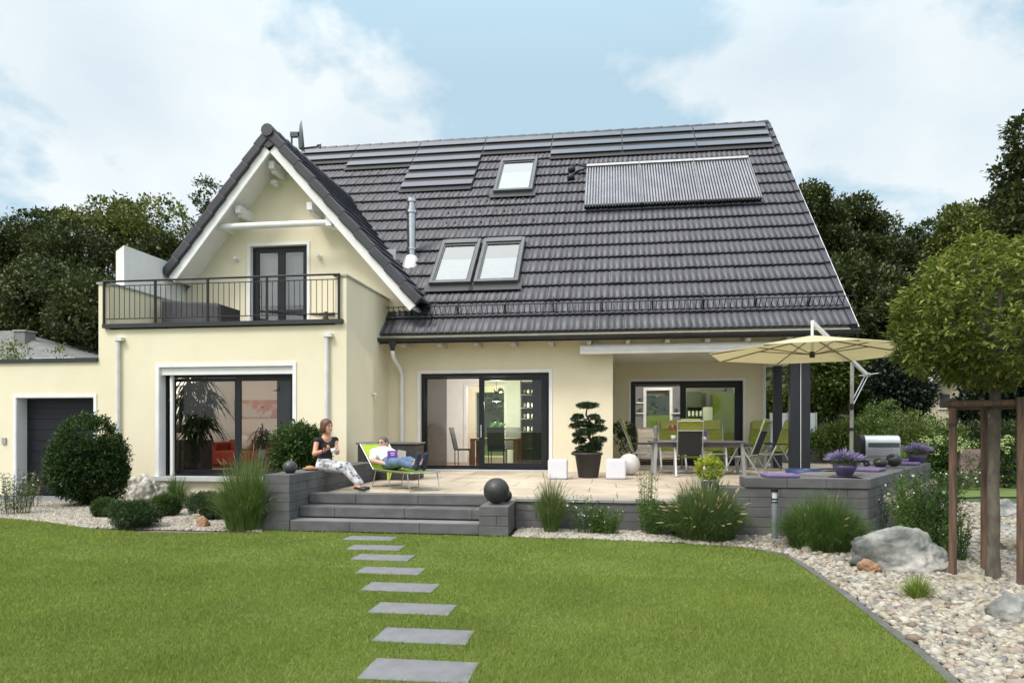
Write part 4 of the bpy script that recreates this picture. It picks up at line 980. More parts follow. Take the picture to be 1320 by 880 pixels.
# ---- living room
t = thing('red_sofa', 'red fabric sofa at the back of the left living room', 'sofa', (-7.8, 17.2, .44))
a, b = at(283, 560, y=17).x, at(372, 560, y=17).x
RED = mat('red_fabric', (.24,.03,.02), .8, c2=(.18,.022,.015), scale=10)
m = MB(); m.box(a, b, 16.7, 17.5, .5, .88); m.build('seat', RED, t, bevel=.04); m = MB(); m.box(a, b, 17.4, 17.7, .5, 1.16); m.build('backrest', RED, t, bevel=.06)
for x in (a-.12, b-.08): m = MB(); m.box(x, x+.2, 16.7, 17.68, .48, 1.1); m.build('armrest', RED, t, bevel=.05)
p = at(313, 572, y=16.85); m = MB(); m.sphere((p.x, 16.95, 1.08), .2, 14, 10, (1,.5,1)); m.build('cushion', mat('cushion_white', (.55,.5,.5), .8), loc=(p.x,16.95,.9), label='pale cushion leaning on the red sofa behind the mullion', cat='cushion')
t = thing('tv_stand', 'black media stand with steel rails behind the left living room pane', 'media stand', at(246, 600, y=14.9).to_tuple()[:2]+(.44,))
p = at(246, 600, y=14.9); m = MB(); m.box(p.x-.42, p.x+.36, 14.7, 15.2, .44, 1.2); m.build('cabinet', mat('media_black', (.012,.014,.018), .35), t, bevel=.01)
for z in (1.34, 1.62):
    m = MB(); m.box(p.x-.4, p.x+.30, 14.72, 15.15, z, z+.02); m.build('shelf', STEEL, t)
for s_ in (-.38, .28):
    m = MB(); m.tube([(p.x+s_, 14.95, 1.2), (p.x+s_, 14.95, 1.64)], .02, 8); m.build('upright', STEEL, t)
m = MB(); m.box(p.x-.36, p.x+.24, 14.8, 15.1, 1.36, 1.56); m.build('stereo', BLACKP, loc=(p.x, 14.95, 1.36), label='black stereo unit on the media stand behind the window', cat='stereo', bevel=.01)
def strap_plant(name, lab, x, y, z, heads, n, ll, wv, seed, potm, potr=.17, poth=.3):
    t = thing(name, lab, 'potted plant', (x,y,z))
    m = MB(); m.lathe([(.001,0),(potr*.75,0),(potr,poth),(potr*.9,poth),(.001,poth*.93)], (x,y,z), 20); m.build('pot', potm, t)
    m = MB(); tot = []
    for h in heads: m.tube([(x,y,z+poth*.9), (x+h[0]*.5,y+h[1]*.5,z+h[2]*.5), (x+h[0],y+h[1],z+h[2])], [.022,.018,.012], 6)
    m.build('stem', BARKD, t)
    for i, h in enumerate(heads):
        r = np.random.default_rng(seed+i); k = n
        a = r.uniform(0, 2*np.pi, k); el = r.uniform(-.1, 1.3, k); L_ = ll*r.uniform(.6,1.1,k); T = np.linspace(0,1,7)
        hx = L_[:,None]*np.cos(el)[:,None]*T[None]; hz = L_[:,None]*(np.sin(el)[:,None]*T[None]-.95*T[None]**2.2)
        px = x+h[0]+hx*np.cos(a)[:,None]; py = y+h[1]+hx*np.sin(a)[:,None]; pz = z+h[2]+r.uniform(-.25,.1,k)[:,None]+hz
        wd = wv*np.sin(np.clip(T*.9+.12,0,1)*np.pi)[None]*np.ones((k,1)); sx = -np.sin(a)[:,None]; sy = np.cos(a)[:,None]
        A = np.stack([px-sx*wd/2, py-sy*wd/2, pz],2); B = np.stack([px+sx*wd/2, py+sy*wd/2, pz],2)
        V = np.stack([A,B],2).reshape(-1,3); bi = (np.arange(k)*14)[:,None]+(np.arange(6)*2)[None]; F = np.stack([bi,bi+1,bi+3,bi+2],2).reshape(-1,4)
        np_obj('leaves', V, F, leafmat('strap_leaf', (.035,.06,.02), (.02,.035,.012), rough=1.), t)
    return t
p = at(248, 600, y=14.35); strap_plant('dracaena', 'tall dracaena with hanging leaves behind the left living room pane', p.x+.05, 14.3, .44, [(-.12,0,2.05),(.15,.05,2.12),(.34,.1,1.72),(-.3,.1,1.55),(.05,.1,1.35),(.2,-.05,1.5),(-.15,-.05,1.8),(0,0,1.0),(.3,0,1.2)], 60, .66, .055, 5, DARKIN)
p = at(338, 570, y=14.6); strap_plant('yucca', 'spiky yucca in a pale pot behind the right living room pane', p.x, 14.6, .75, [(0,0,.62),(-.1,.05,.5),(.12,0,.55)], 36, .46, .035, 15, mat('pot_white', (.6,.6,.58), .4), .12, .25)
m = MB(); m.box(p.x-.22, p.x+.22, 14.4, 14.8, .44, .748); m.build('plant_stand', WOODT, loc=(p.x,14.6,.44), label='low wooden stool under the yucca behind the window', cat='stool', bevel=.01)
t = thing('table_lamp', 'lit lamp glowing behind the top of the dracaena', 'lamp', (at(243, 490, y=15.2).x, 15.2, 2.6)); p = at(243, 490, y=15.2)
m = MB(); m.sphere((p.x, 15.2, p.z), .09, 14, 10); em = bpy.data.materials.new('lamp_glow'); em.use_nodes = True; em.node_tree.nodes['Principled BSDF'].inputs['Emission Color'].default_value = (1,.75,.4,1); em.node_tree.nodes['Principled BSDF'].inputs['Emission Strength'].default_value = 4; m.build('lamp_shade', em, t)
m = MB(); m.tube([(p.x,15.2,p.z+.09),(p.x,15.2,3.02)], .008, 6); m.build('cord', DARKIN, t)
ld = bpy.data.lights.new('lamp_light', 'POINT'); lo = bpy.data.objects.new('lamp_light', ld); link(lo); lo.location = (p.x, 15.2, p.z-.2); ld.energy = 42; ld.color = (1,.88,.74); ld.shadow_soft_size = .12
p = at(336, 520, y=18.15); m = MB(); m.box(p.x-.75, p.x+.75, 18.15, 18.19, 1.75, 2.25)
m.build('picture', mat('picture_red', (.55,.28,.24), .6, c2=(.6,.54,.52), scale=2.2, contrast=(.45,.52)), loc=(p.x,18.17,1.75), label='red and white picture on the living room back wall', cat='picture')

def pendant(name, lab, x, y, z, r, e, col=(1,.94,.86)):
    t = thing(name, lab, 'lamp', (x, y, z)); m = MB(); m.lathe([(.02,.14),(r*.5,.13),(r,.02),(r*.97,.015),(r*.5,.11),(.02,.12)], (x,y,z), 20); m.build('shade', DARKIN, t)
    m = MB(); m.sphere((x,y,z+.05), .05, 12, 8); m.build('bulb', em, t); m = MB(); m.tube([(x,y,z+.13),(x,y,3.19)], .006, 5); m.build('cord', DARKIN, t)
    l = bpy.data.lights.new('fill_light', 'POINT'); o = bpy.data.objects.new('fill_light', l); link(o); o.location = (x, y, z-.06); l.energy = e; l.color = col; l.shadow_soft_size = .1  # point light added as fill for rooms that daylight leaves dark
p = at(640, 515, y=18.1); pendant('fill_pendant', 'dark oval pendant lamp hanging over the indoor dining table', p.x, 18.1, p.z-.06, .13, 130)  # light added to this pendant to brighten the dining room
pendant('fill_pendant', 'small added lamp brightening the kitchen behind the loggia window', 2.0, 20.3, 2.85, .12, 75)  # lamp and light added to brighten the kitchen
pendant('fill_pendant', 'added lamp brightening the doorway behind the dining room', (dl+dr)/2+.2, 21.8, 2.6, .12, 90)  # lamp and light added to brighten the space beyond the doorway

for (ua, ub, yy, top, nm, lab, col) in ((357, 380, 13.95, 2.6, 'curtain', 'dark grey curtain hanging at the right end of the left living room window', (.07,.075,.085)), (686, 706, 16.62, 2.72, 'curtain', 'dark curtain hanging at the right end of the terrace door', (.025,.03,.04))):
    a, b = at(ua, 500, y=yy).x, at(ub, 500, y=yy).x; t = thing(nm, lab, 'curtain', ((a+b)/2, yy, .45)); m = MB(); n = 24
    vs = []
    for i in range(n+1):
        x = a+(b-a)*i/n; dy_ = .03*math.sin(i*math.pi/1.5); vs += [(x,yy+dy_,.47),(x,yy+dy_,top)]
    m.add(vs, [(2*i,2*i+2,2*i+3,2*i+1) for i in range(n)], True); m.build('cloth', mat('curtain_'+str(ua), col, .9), t)
    m = MB(); m.tube([(a-.05,yy,top+.02),(b+.02,yy,top+.02)], .015, 6); m.build('rail', ALU, t)
# ================================================================ TERRACE OBJECTS
# --- patio chair
FRAME = mat('chair_frame', (.42,.42,.43), .4, .5, c2=(.36,.36,.37))
BACKB = mat('black_mesh', (.02,.02,.022), .8)
def patio_chair():
    t = thing('garden_chair', '', 'chair')
    bz = lambda s: (0, .22+.28*s, .42+.75*s)
    m = MB()
    for sx in (-.26,.26):
        m.tube([(sx,-.26,.40),(sx,.2,.42),(sx,.24,.50),(sx,.50,1.17)], .014, 8)
    m.tube([(-.26,-.26,.40),(.26,-.26,.40)], .013, 8); m.tube([(-.26,.50,1.17),(.26,.50,1.17)], .013, 8); m.tube([(-.26,.43,.97),(.26,.43,.97)], .011, 8)
    m.build('seat_frame', FRAME, t)
    for sx in (-1,1):
        x = sx*.29
        for (ya, yb) in ((-.05,-.38),(.02,.42)):
            m = MB(); m.beam((x,ya,.62),(x,yb,.012),.022,.042,(1,0,0)); m.build('leg', FRAME, t)
        m = MB(); m.box(x-.028, x+.028, -.30, .22, .632, .662); m.build('armrest', BLACKP, t, bevel=.008)
    m = MB(); m.tube([(-.29,-.36,.05),(.29,-.36,.05)], .011, 8); m.build('stretcher', FRAME, t)
    m = MB(); m.tube([(-.29,.40,.05),(.29,.40,.05)], .011, 8); m.build('stretcher', FRAME, t)
    m = MB(); n = 6
    for i in range(n):
        y0, y1 = -.26+.46*i/n, -.26+.46*(i+1)/n; s0, s1 = .02*math.sin(math.pi*i/n), .02*math.sin(math.pi*(i+1)/n)
        m.add([(-.245,y0,.412-s0),(.245,y0,.412-s0),(.245,y1,.412-s1),(-.245,y1,.412-s1),(-.245,y0,.402-s0),(.245,y0,.402-s0),(.245,y1,.402-s1),(-.245,y1,.402-s1)], [(0,1,2,3),(7,6,5,4),(0,3,7,4),(1,5,6,2)])
    m.build('seat', GREENF, t)
    def bp(x, z, off): y = .24+(z-.5)*.388; return (x, y+off, z-off*.388)
    def panel(nm, mt, z0, z1, o0, o1, hw=.24):
        m = MB(); m.add([bp(-hw,z0,o0),bp(hw,z0,o0),bp(hw,z1,o0),bp(-hw,z1,o0),bp(-hw,z0,o1),bp(hw,z0,o1),bp(hw,z1,o1),bp(-hw,z1,o1)], [(0,1,2,3),(7,6,5,4),(0,4,5,1),(2,6,7,3),(0,3,7,4),(1,5,6,2)]); m.build(nm, mt, t)
    panel('backrest', GREENF, .46, 1.15, -.022, -.012); panel('back_cover', BACKB, .46, .95, -.006, .006); panel('headrest', mat('pale_green_fabric', (.36,.38,.10), .8), .98, 1.20, -.045, -.024, .2)
    return t
ch0 = patio_chair()
CHS = [(at(828,606,z=.45), R(84), 'green garden chair at the left end of the table, seen from the side'),
       (at(888,613,z=.45), R(178), 'green garden chair with its black back to the viewer, in front of the table'),
       (at(866,606,z=.45), R(3), 'green garden chair behind the table, the left of the two facing the lawn'),
       (at(919,606,z=.45), R(-4), 'green garden chair behind the table, the right of the two facing the lawn'),
       (at(960,612,z=.45), R(-118), 'black backed garden chair turned sideways at the front right of the table'),
       (at(995,607,z=.45), R(-72), 'green garden chair at the right end of the table beside the posts'),
       (at(975,604,z=.45), R(-25), 'garden chair half hidden behind the sideways chair by the wall corner')]
for i, (p, rz, lab) in enumerate(CHS):
    c = ch0 if i == 0 else copy_tree(ch0); c.location = (p.x, p.y, .45); c.rotation_euler = (0,0,rz); c['label'] = lab; c['category'] = 'chair'; c['group'] = 'green garden chairs around the terrace table'
# --- terrace table
TT = mat('table_grey', (.13,.115,.125), .55, c2=(.10,.085,.095), scale=4, stretch=(1,6,1))
a, b = at(838, 571, y=15.2), at(966, 571, y=15.2)
t = thing('terrace_table', 'long grey wooden terrace table between the green chairs', 'table', ((a.x+b.x)/2, 15.7, .45))
m = MB()
for k in range(6): m.box(a.x, b.x, 15.2+.17*k, 15.2+.17*k+.163, 1.155, 1.19)
m.build('tabletop', TT, t, bevel=.006)
m = MB(); m.box(a.x+.08, b.x-.08, 15.28, 15.31, 1.06, 1.154); m.box(a.x+.08, b.x-.08, 16.1, 16.13, 1.06, 1.154); m.build('apron', TT, t)
for x in (a.x+.13, b.x-.13):
    for y in (15.32, 16.09): m = MB(); m.beam((x, y, 1.15), (x+(.05 if x > 2 else -.03), y, .45), .07, .09, (0,1,0)); m.build('leg', FRAME, t, bevel=.005)
FLP = mat('purple_flower', (.34,.20,.55), .8, c2=(.25,.14,.45), scale=30); PKF = mat('pink_flower', (.75,.22,.22), .8)
p = at(908, 566, y=15.5); bushy('table_plant', 'small purple flower pot on the terrace table', 'potted plant', (p.x, 15.5, 1.19), .07, .10, mat('pot_cream', (.6,.57,.52), .5), [(0,0,.16,.10,.1,.07)], 60, 6, .03, .02, [FLP, FLP, INLEAF[1]], 8, .03)
p = at(868, 552, y=16.0); bushy('table_plant', 'pink flowers in a glass pot on the left part of the terrace table', 'potted plant', (p.x, 16.0, 1.19), .06, .12, mat('pot_cream', (.6,.57,.52), .5), [(0,0,.30,.11,.1,.07),(.25,0,.32,.06,.06,.1)], 60, 6, .04, .025, [PKF, PKF, INLEAF[1]], 9, .03)
p = at(845, 556, y=15.7); m = MB(); m.lathe([(.001,0),(.05,0),(.03,.08),(.06,.22),(.05,.30),(.055,.32),(.02,.33),(.001,.34)], (p.x, 15.6, 1.19), 14); m.build('wind_light', mat('lantern_grey', (.2,.19,.19), .4), loc=(p.x,15.6,1.19), label='slim grey lantern at the left end of the terrace table', cat='lantern')
# --- light cubes and globe
CUBE = mat('white_plastic', (.64,.64,.70), .35, c2=(.62,.62,.68))
def lcube(u, v, s, lab):
    p = at(u, v, z=.45); t = thing('light_cube', lab, 'garden lamp', (p.x, p.y, .45), 'white cube lamps beside the bonsai')
    m = MB(); m.box(p.x-s/2, p.x+s/2, p.y, p.y+s, .462, .462+s); m.build('shade', CUBE, t, bevel=.03)
    m = MB(); m.box(p.x-s/2+.03, p.x+s/2-.03, p.y+.03, p.y+s-.03, .45, .4625); m.build('base', FRAME, t)
lcube(718.5, 618, .385, 'white cube lamp left of the bonsai pot'); lcube(794, 618, .395, 'white cube lamp right of the bonsai pot')
p = at(811, 612, z=.45); t = thing('globe_lamp', 'white garden globe lamp behind the right cube', 'garden lamp', (p.x, p.y, .45)); m = MB(); m.sphere((p.x, p.y, .45+.235), .235, 32, 20); m.build('globe', mat('globe_white', (.62,.61,.59), .5, bump=.15, bscale=40), t)
m = MB(); m.lathe([(.001,0),(.09,0),(.09,.02),(.001,.02)], (p.x,p.y,.45), 16); m.build('base', BLACKP, t)
# --- bonsai
p = at(758, 616, z=.45); t = thing('bonsai', 'cloud pruned bonsai pine in a dark tapered pot by the cream wall', 'bonsai', (p.x, p.y, .45)); bx_, by_ = p.x, p.y+.15
m = MB(); m.lathe([(.001,0),(.20,0),(.205,.01),(.275,.47),(.30,.475),(.30,.52),(.26,.52),(.25,.46),(.001,.46)], (bx_,by_,.45), 32); m.build('pot', mat('pot_brown', (.035,.03,.028), .6), t)
sc_ = 13.6/CF
pads = [(757,521,19,7,0),(744,536,10,6,.1),(766,537,10,6,-.1),(751,546,16,7,0),(739,549,9,6,.15),(770,552,16,8,0),(755,557,17,8,-.12),(743,561,9,5,.1),(746,569,12,7,.1),(772,567,13,7,-.1),(758,580,22,9,.02),(766,575,14,8,.12),(741,586,6,4,0),(739,540,7,4,0),(773,543,9,5,.1)]
m = MB(); X_ = lambda u_: bx_+(u_-758)*sc_; Z_ = lambda v_: CH+(550-v_)*sc_
m.tube([(bx_,by_,.9),(X_(760),by_,1.02),(X_(764),by_,1.15),(X_(757),by_,1.35),(X_(762),by_,1.55),(X_(755),by_,1.75),(X_(757),by_,1.95)], [.05,.04,.035,.03,.025,.02,.01], 8)
for (u_,v_,w_,h_,dy_) in pads: m.tube([(X_(759),by_,Z_(v_)-.06),(X_((u_+759)/2),by_+dy_/2,Z_(v_)-.05),(X_(u_),by_+dy_,Z_(v_)-.02)], [.02,.014,.008], 5)
m.build('trunk', BARKD, t)
PINE = [leafmat('pine_needles', (.035,.07,.022), (.018,.04,.012)), leafmat('pine_needles_b', (.055,.095,.035), (.03,.06,.02))]
foliage('foliage', PINE, t, [(X_(u_), by_+dy_, Z_(v_), w_*sc_*.85, w_*sc_*.7, h_*sc_*.58) for (u_,v_,w_,h_,dy_) in pads], 4600, 9, .018, .032, .010, shell=.35, seed=11, up=.5)
# --- plant with orange pot in the loggia corner
p = at(797, 603, z=.45); bushy('potted_shrub', 'leafy plant in an orange pot behind the globe lamp in the loggia corner', 'potted plant', (.40, 17.6, .45), .16, .3, TERRC, [(0,0,.75,.33,.3,.38),(-.1,0,1.0,.25,.2,.15)], 90, 8, .12, .035, INLEAF, 13, .1)
# --- white patterned pot with yellow green shrub
p = at(898, 622, z=.60); px_, py_ = p.x, 9.95
sc2 = 9.9/CF; t = thing('flower_pot', 'round yellow green shrub in a grey white patterned pot on the terrace edge', 'potted plant', (px_, py_, .45)); 
m = MB(); m.lathe([(.001,0),(.10,0),(.13,.2),(.135,.2),(.135,.22),(.12,.22),(.11,.18),(.001,.18)], (px_,py_,.545), 24); m.build('pot', mat('pot_pattern', (.62,.62,.60), .5, c2=(.12,.12,.12), scale=45, contrast=(.47,.5), detail=1), t)
foliage('leaves', [leafmat('yellow_leaf', (.55,.52,.06), (.36,.40,.04)), leafmat('lime_leaf', (.28,.38,.05), (.16,.25,.03))], t, [(px_,py_,.545+.36,.19,.19,.17)], 260, 8, .035, .045, .02, shell=.6, seed=17)
m = MB(); m.box(px_-.27, px_+.27, py_-.19, py_+.22, .452, .542); m.build('stone_block', STONE, loc=(px_,py_,.45), label='dark block under the white patterned flower pot', cat='stone block', bevel=.005)
# --- balls on the ground behind the right bench
def ball(name, u, v, r, lab, mt, z=None, y=None, cat='decorative ball', twin=None):
    p = at(u, v, z=z) if y is None else at(u, v, y=y); t = thing(name, lab, cat, (p.x, p.y, p.z-r if y is not None else z-r))
    m = MB(); m.sphere((p.x, p.y, z if y is None else p.z), r, 32, 20); m.build('sphere', mt, t); return t, p
m = MB(); p = at(640, 635, y=9.68); m.sphere((p.x, p.y, .406+.185), .185, 48, 28); m.build('stone_sphere', mat('sphere_black', (.035,.034,.034), .45, c2=(.022,.022,.022), scale=6, bump=.08), loc=(p.x,p.y,.406), label='large black sphere standing on the pillar by the steps', cat='decorative ball')
m = MB(); p2 = at(653, 638, y=10.0); m.sphere((p2.x, 10.0-.06, .406+.09), .09, 32, 20); m.build('stone_sphere', MC['sphere_black'], loc=(p2.x,9.94,.406), label='small black sphere tucked behind the large one on the pillar', cat='decorative ball')
p = at(374, 602, y=9.75); t = thing('stone_ball', 'dark grey round oil lamp on the left bench wall', 'garden lamp', (p.x, 9.75, .81)); m = MB(); m.lathe([(.001,.003),(.06,.003),(.10,.05),(.105,.095),(.085,.15),(.03,.185),(.001,.187)], (p.x,9.75,.81), 32); m.build('body', mat('lamp_dark', (.045,.045,.048), .4), t)
m = MB(); m.tube([(p.x+.02,9.75,.99),(p.x+.02,9.75,1.03)], .012, 8); m.build('wick', STEEL, t)
for (u_, v_, yy, r_, lab) in ((951, 620, 10.75, .085, 'shiny dark ball on the paving behind the end of the seat wall'), (938, 624, 10.5, .045, 'tiny dark ball beside the shiny ball on the paving')):
    p = at(u_, v_, y=yy); m = MB(); m.sphere((p.x, yy, .45+r_), r_, 24, 16); m.build('ball', mat('ball_mottled', (.12,.09,.11), .25, c2=(.02,.015,.015), scale=14, spec=.7), loc=(p.x,yy,.45), label=lab, cat='decorative ball')
for (u_, dd, r_, lab, sx) in ((1152, 11.75, .125, 'large black round vase lying on the right seat wall', 1), (1135, 11.45, .092, 'smaller black oval stone leaning on the large black vase', 1.25)):
    p = at(u_, 600, d=dd); m = MB(); m.sphere((p.x, p.y, .82+r_*.92), r_, 28, 18, (sx,1,.92)); m.build('black_vase', GLOSSB, loc=(p.x,p.y,.81), label=lab, cat='vase')
p = at(1117, 600, d=11.9); t = thing('flower_figure', 'small black metal flower figure lying left of the black vases', 'ornament', (p.x,p.y,.81)); m = MB(); m.tube([(p.x,p.y,.84),(p.x+.16,p.y-.03,.85),(p.x+.26,p.y-.05,.83)], .008, 6); m.build('stem', BLACKP, t)
m = MB(); 
for i in range(6): a_ = i*math.tau/6; m.sphere((p.x+.035*math.cos(a_), p.y, .87+.035*math.sin(a_)), .025, 8, 6)
m.build('petals', BLACKP, t)
p = at(1077, 573, y=21.2); m = MB(); m.sphere((p.x, 21.2, TZ-.1+.54+.12), .13, 20, 14); m.build('stone_sphere', MC['sphere_black'], loc=(p.x,21.2,.89), label='black ball on the far wall behind the terrace', cat='decorative ball')
# --- lavender bowls
LAV = [mat('lavender', (.27,.22,.42), .8, c2=(.19,.15,.31), scale=30, trans=.2), mat('lavender_pale', (.38,.33,.52), .8, c2=(.3,.26,.42), scale=30, trans=.2)]
LGR = [leafmat('lavender_leaf', (.13,.17,.10), (.07,.10,.05))]
POTP = mat('purple_glaze', (.085,.06,.15), .45, c2=(.07,.05,.12))
def lavender(u, dd, s, lab, seed):
    p = at(u, 600, d=dd); x, y = p.x, p.y; t = thing('lavender_bowl', lab, 'potted plant', (x,y,.81), 'purple bowls of lavender on the seat wall')
    m = MB(); m.lathe([(.001,.002),(.09*s,.002),(.10*s,.01),(.15*s,.10*s),(.165*s,.15*s),(.15*s,.15*s),(.13*s,.10*s),(.001,.10*s)], (x,y,.81), 28); m.build('bowl', POTP, t)
    foliage('leaves', LGR, t, [(x,y,.81+.19*s,.17*s,.17*s,.07*s)], 260, 10, .03, .05, .005, seed=seed, up=.8)
    r = random.Random(seed); m = MB(); A = []
    for i in range(460):
        a = r.uniform(0,math.tau); rr = math.sqrt(r.random()); b = Vector((x+.1*s*rr*math.cos(a), y+.1*s*rr*math.sin(a), .81+.2*s)); e = Vector((x+.29*s*rr*math.cos(a), y+.29*s*rr*math.sin(a), .81+(.38-.12*rr)*s*r.uniform(.85,1.12)))
        A.append((b,e))
    m2 = MB(); m3 = MB()
    for i, (b,e) in enumerate(A): (m2 if i % 2 else m3).tube([b.lerp(e,.62), b.lerp(e,.8), e], [.0035,.0055,.002], 4, smooth=False)
    m2.build('flowers', LAV[0], t, kind='stuff'); m3.build('flowers', LAV[1], t, kind='stuff')
lavender(1089, 9.75, 1.0, 'purple bowl of lavender on the near corner of the seat wall', 21); lavender(1182, 13.2, 1.05, 'purple bowl of lavender at the far end of the right seat wall', 22)
# --- cushions
def cushion(c, sx, sy, rz, lab):
    m = MB(); m.obox((c[0],c[1],.833), sx, sy, .045, rz); m.build('seat_cushion', PURPLE, loc=(c[0],c[1],.81), label=lab, cat='cushion', group='purple seat cushions on the garden walls', bevel=.016)
cushion((2.33, 9.93), .44, .40, .02, 'purple cushion on the front end of the right seat wall'); aB = math.atan2(dB.y, dB.x)
for (u_, dd, lab) in ((1120, 10.85, 'purple cushion between the near lavender bowl and the black vases'), (1168, 12.55, 'purple cushion in front of the far lavender bowl'), (1160, 13.6, 'purple cushion beyond the black vases near the far lavender bowl')):
    p = at(u_, 600, d=dd); cushion((p.x, p.y), .55 if u_ < 1130 else .5, .40, aB-R(0), lab)
# --- blue tub, metal chair arm
p = at(1036, 606, d=10.9); t = thing('tub_chair', 'round dark blue tub chair showing above the seat wall', 'chair', (p.x, p.y, .45)); m = MB()
m.lathe([(.17,.0),(.25,.02),(.27,.36),(.255,.375),(.24,.36),(.23,.08),(.001,.06)], (p.x,p.y,.46), 28); m.build('shell', mat('blue_plastic', (.015,.04,.12), .4), t)
m = MB(); m.lathe([(.001,0),(.2,0),(.22,.06),(.001,.07)], (p.x,p.y,.54), 24); m.build('seat_pad', mat('blue_pad', (.02,.06,.16), .8), t)
for (u_, lab) in ((1071, 'black metal garden chair whose curved arm shows between blue tub and lavender'), ):
    p = at(u_, 606, d=10.7); t = thing('metal_chair', lab, 'chair', (p.x, p.y+.3, .45)); x, y = p.x, p.y
    m = MB(); m.tube([(x-.22,y,.46),(x-.22,y,.74),(x-.17,y,.80),(x-.05,y,.815),(x+.2,y,.825)], .012, 8); m.build('arm', ANTH, t)
    m = MB(); m.tube([(x-.22,y+.5,.46),(x-.22,y+.5,.74),(x-.17,y+.5,.80),(x-.05,y+.5,.815),(x+.2,y+.5,.825)], .012, 8); m.build('arm', ANTH, t)
    m = MB(); m.box(x-.2, x+.2, y+.02, y+.48, .66, .68); m.build('seat', ANTH, t, bevel=.008)
    for yy in (y, y+.5): m = MB(); m.tube([(x+.2,yy,.825),(x+.22,yy,.46)], .012, 8); m.build('leg', ANTH, t)
# --- barbecue / roll top box
p = at(1131, 600, d=14.4); t = thing('roll_top_grill', 'stainless steel grill cabinet with rounded roll top behind the seat wall', 'grill', (p.x, p.y, .45)); x, y = p.x, p.y; hw = .335; TOP = at(1131, 561, d=14.1).z
def rolled(x0, x1, y0, y1, z0, z1, rad):
    pr = [(y0,z0),(y1,z0),(y1,z1-rad)]+[(y1-rad+rad*math.cos(R(a)), z1-rad+rad*math.sin(R(a))) for a in range(0,91,15)][1:]+[(y0+rad-rad*math.sin(R(a)), z1-rad+rad*math.cos(R(a))) for a in range(0,91,15)]
    n = len(pr); mm = MB(); vs = [(x0,a,b) for a,b in pr]+[(x1,a,b) for a,b in pr]; mm.add(vs, [(i,(i+1)%n,n+(i+1)%n,n+i) for i in range(n)], True); mm.add(vs[:n], [tuple(range(n))]); mm.add(vs[n:], [tuple(reversed(range(n)))]); return mm
rolled(x-hw, x+hw, y-.3, y+.2, .45, TOP, .14).build('lid', mat('brushed_steel', (.55,.57,.58), .35, .7, stretch=(.5,1,12), scale=8), t)
rolled(x-hw-.09, x-hw-.003, y-.31, y+.21, .45, TOP+.01, .14).build('side_panel', ANTH, t)
m = MB(); m.box(x-hw+.05, x+hw-.02, y-.315, y-.301, TOP-.24, TOP-.15); m.build('handle_recess', mat('grill_slot', (.05,.06,.07), .3), t)
for k in range(5):
    m = MB(); m.box(x-hw+.02, x+hw-.02, y-.309, y-.3005, TOP-.30-.1*k, TOP-.305-.1*k+.012); m.build('slat', ALU, t)
# --- translucent screens at the back
for (u0, u1, lab) in ((993, 1015, 'left white privacy screen seen between the dark posts'), (1018, 1052, 'right white privacy screen behind the double post')):
    a, b = at(u0, 560, y=21.6), at(u1, 560, y=21.6); zt = at(1040, 532, y=21.6).z; t = thing('privacy_screen', lab, 'screen', ((a.x+b.x)/2, 21.6, .45), 'white privacy screens')
    m = MB(); m.box(a.x, b.x, 21.59, 21.61, .98, zt); m.build('panel', mat('screen_white', (.72,.75,.78), .4), t)
    m = MB(); m.box(a.x, b.x, 21.585, 21.615, .84, .975); m.build('base_panel', mat('screen_grey', (.3,.31,.32), .5), t)
    for x in (a.x, b.x): m = MB(); m.box(x-.02, x+.02, 21.57, 21.63, .45, zt+.02); m.build('post', ALU, t)
# --- storage box behind the lounger
BOXM = mat('box_brown', (.035,.032,.030), .55, c2=(.025,.022,.02), scale=5)
t = thing('storage_box', 'dark brown patio storage cabinet behind the green lounger', 'storage box', (-4.2, 13.35, .45))
x0, x1, y0, y1 = -4.95, at(535, 600, y=13.1).x, 13.1, 13.75
m = MB(); m.box(x0, x1, y0, y1, .46, 1.15); m.build('body', BOXM, t, bevel=.01); m = MB(); m.box(x0-.03, x1+.03, y0-.03, y1+.03, 1.155, 1.19); m.build('lid', mat('box_lid', (.10,.09,.085), .5), t, bevel=.008)
m = MB(); m.box(x1-.35, x1-.15, y0-.02, y0, .98, 1.0); m.build('handle', STEEL, t)
# --- lounger: axis from foot to head
LA = Vector((-.74,.67,0)).normalized(); LW_ = Vector((.67,.74,0)); foot = at(547, 632.5, z=.45); Fc = Vector((foot.x, foot.y, .45))
t = thing('sun_lounger', 'lime green folding sun lounger with steel frame under the reading man', 'sun lounger', Fc.to_tuple())
LP = lambda s, w, z: Fc+LA*s+LW_*w+Vector((0,0,z))
hz = .30; hs = 1.18
hx = lambda s: LP(hs+.50*s, 0, hz+.62*s)   # back section
def bk(s, w): return LP(hs+.50*s, w, hz+.44*s)
m = MB()
for w in (-.29,.29):
    m.tube([LP(-.02,w,hz), LP(hs,w,hz)], .013, 8); m.tube([LP(hs,w,hz), bk(1,w)], .013, 8)
m.tube([LP(-.02,-.29,hz), LP(-.02,.29,hz)], .013, 8); m.tube([bk(1,-.29), bk(1,.29)], .013, 8); m.build('side_rail', STEEL, t)
for s, sl in ((.06,-.08),(.62,.02),(1.1,.12)):
    m = MB(); m.tube([LP(s,-.29,hz), LP(s+sl,-.29,.012), LP(s+sl,.29,.012), LP(s,.29,hz)], .011, 8); m.build('leg', STEEL, t)
def sheet(mb, rows):
    vs = []; fs = []
    for (a, b) in rows: vs += [a, b, a-Vector((0,0,.008)), b-Vector((0,0,.008))]
    for i in range(len(rows)-1):
        o_ = 4*i; fs += [(o_,o_+1,o_+5,o_+4),(o_+2,o_+6,o_+7,o_+3),(o_,o_+4,o_+6,o_+2),(o_+1,o_+3,o_+7,o_+5)]
    mb.add(vs, fs)
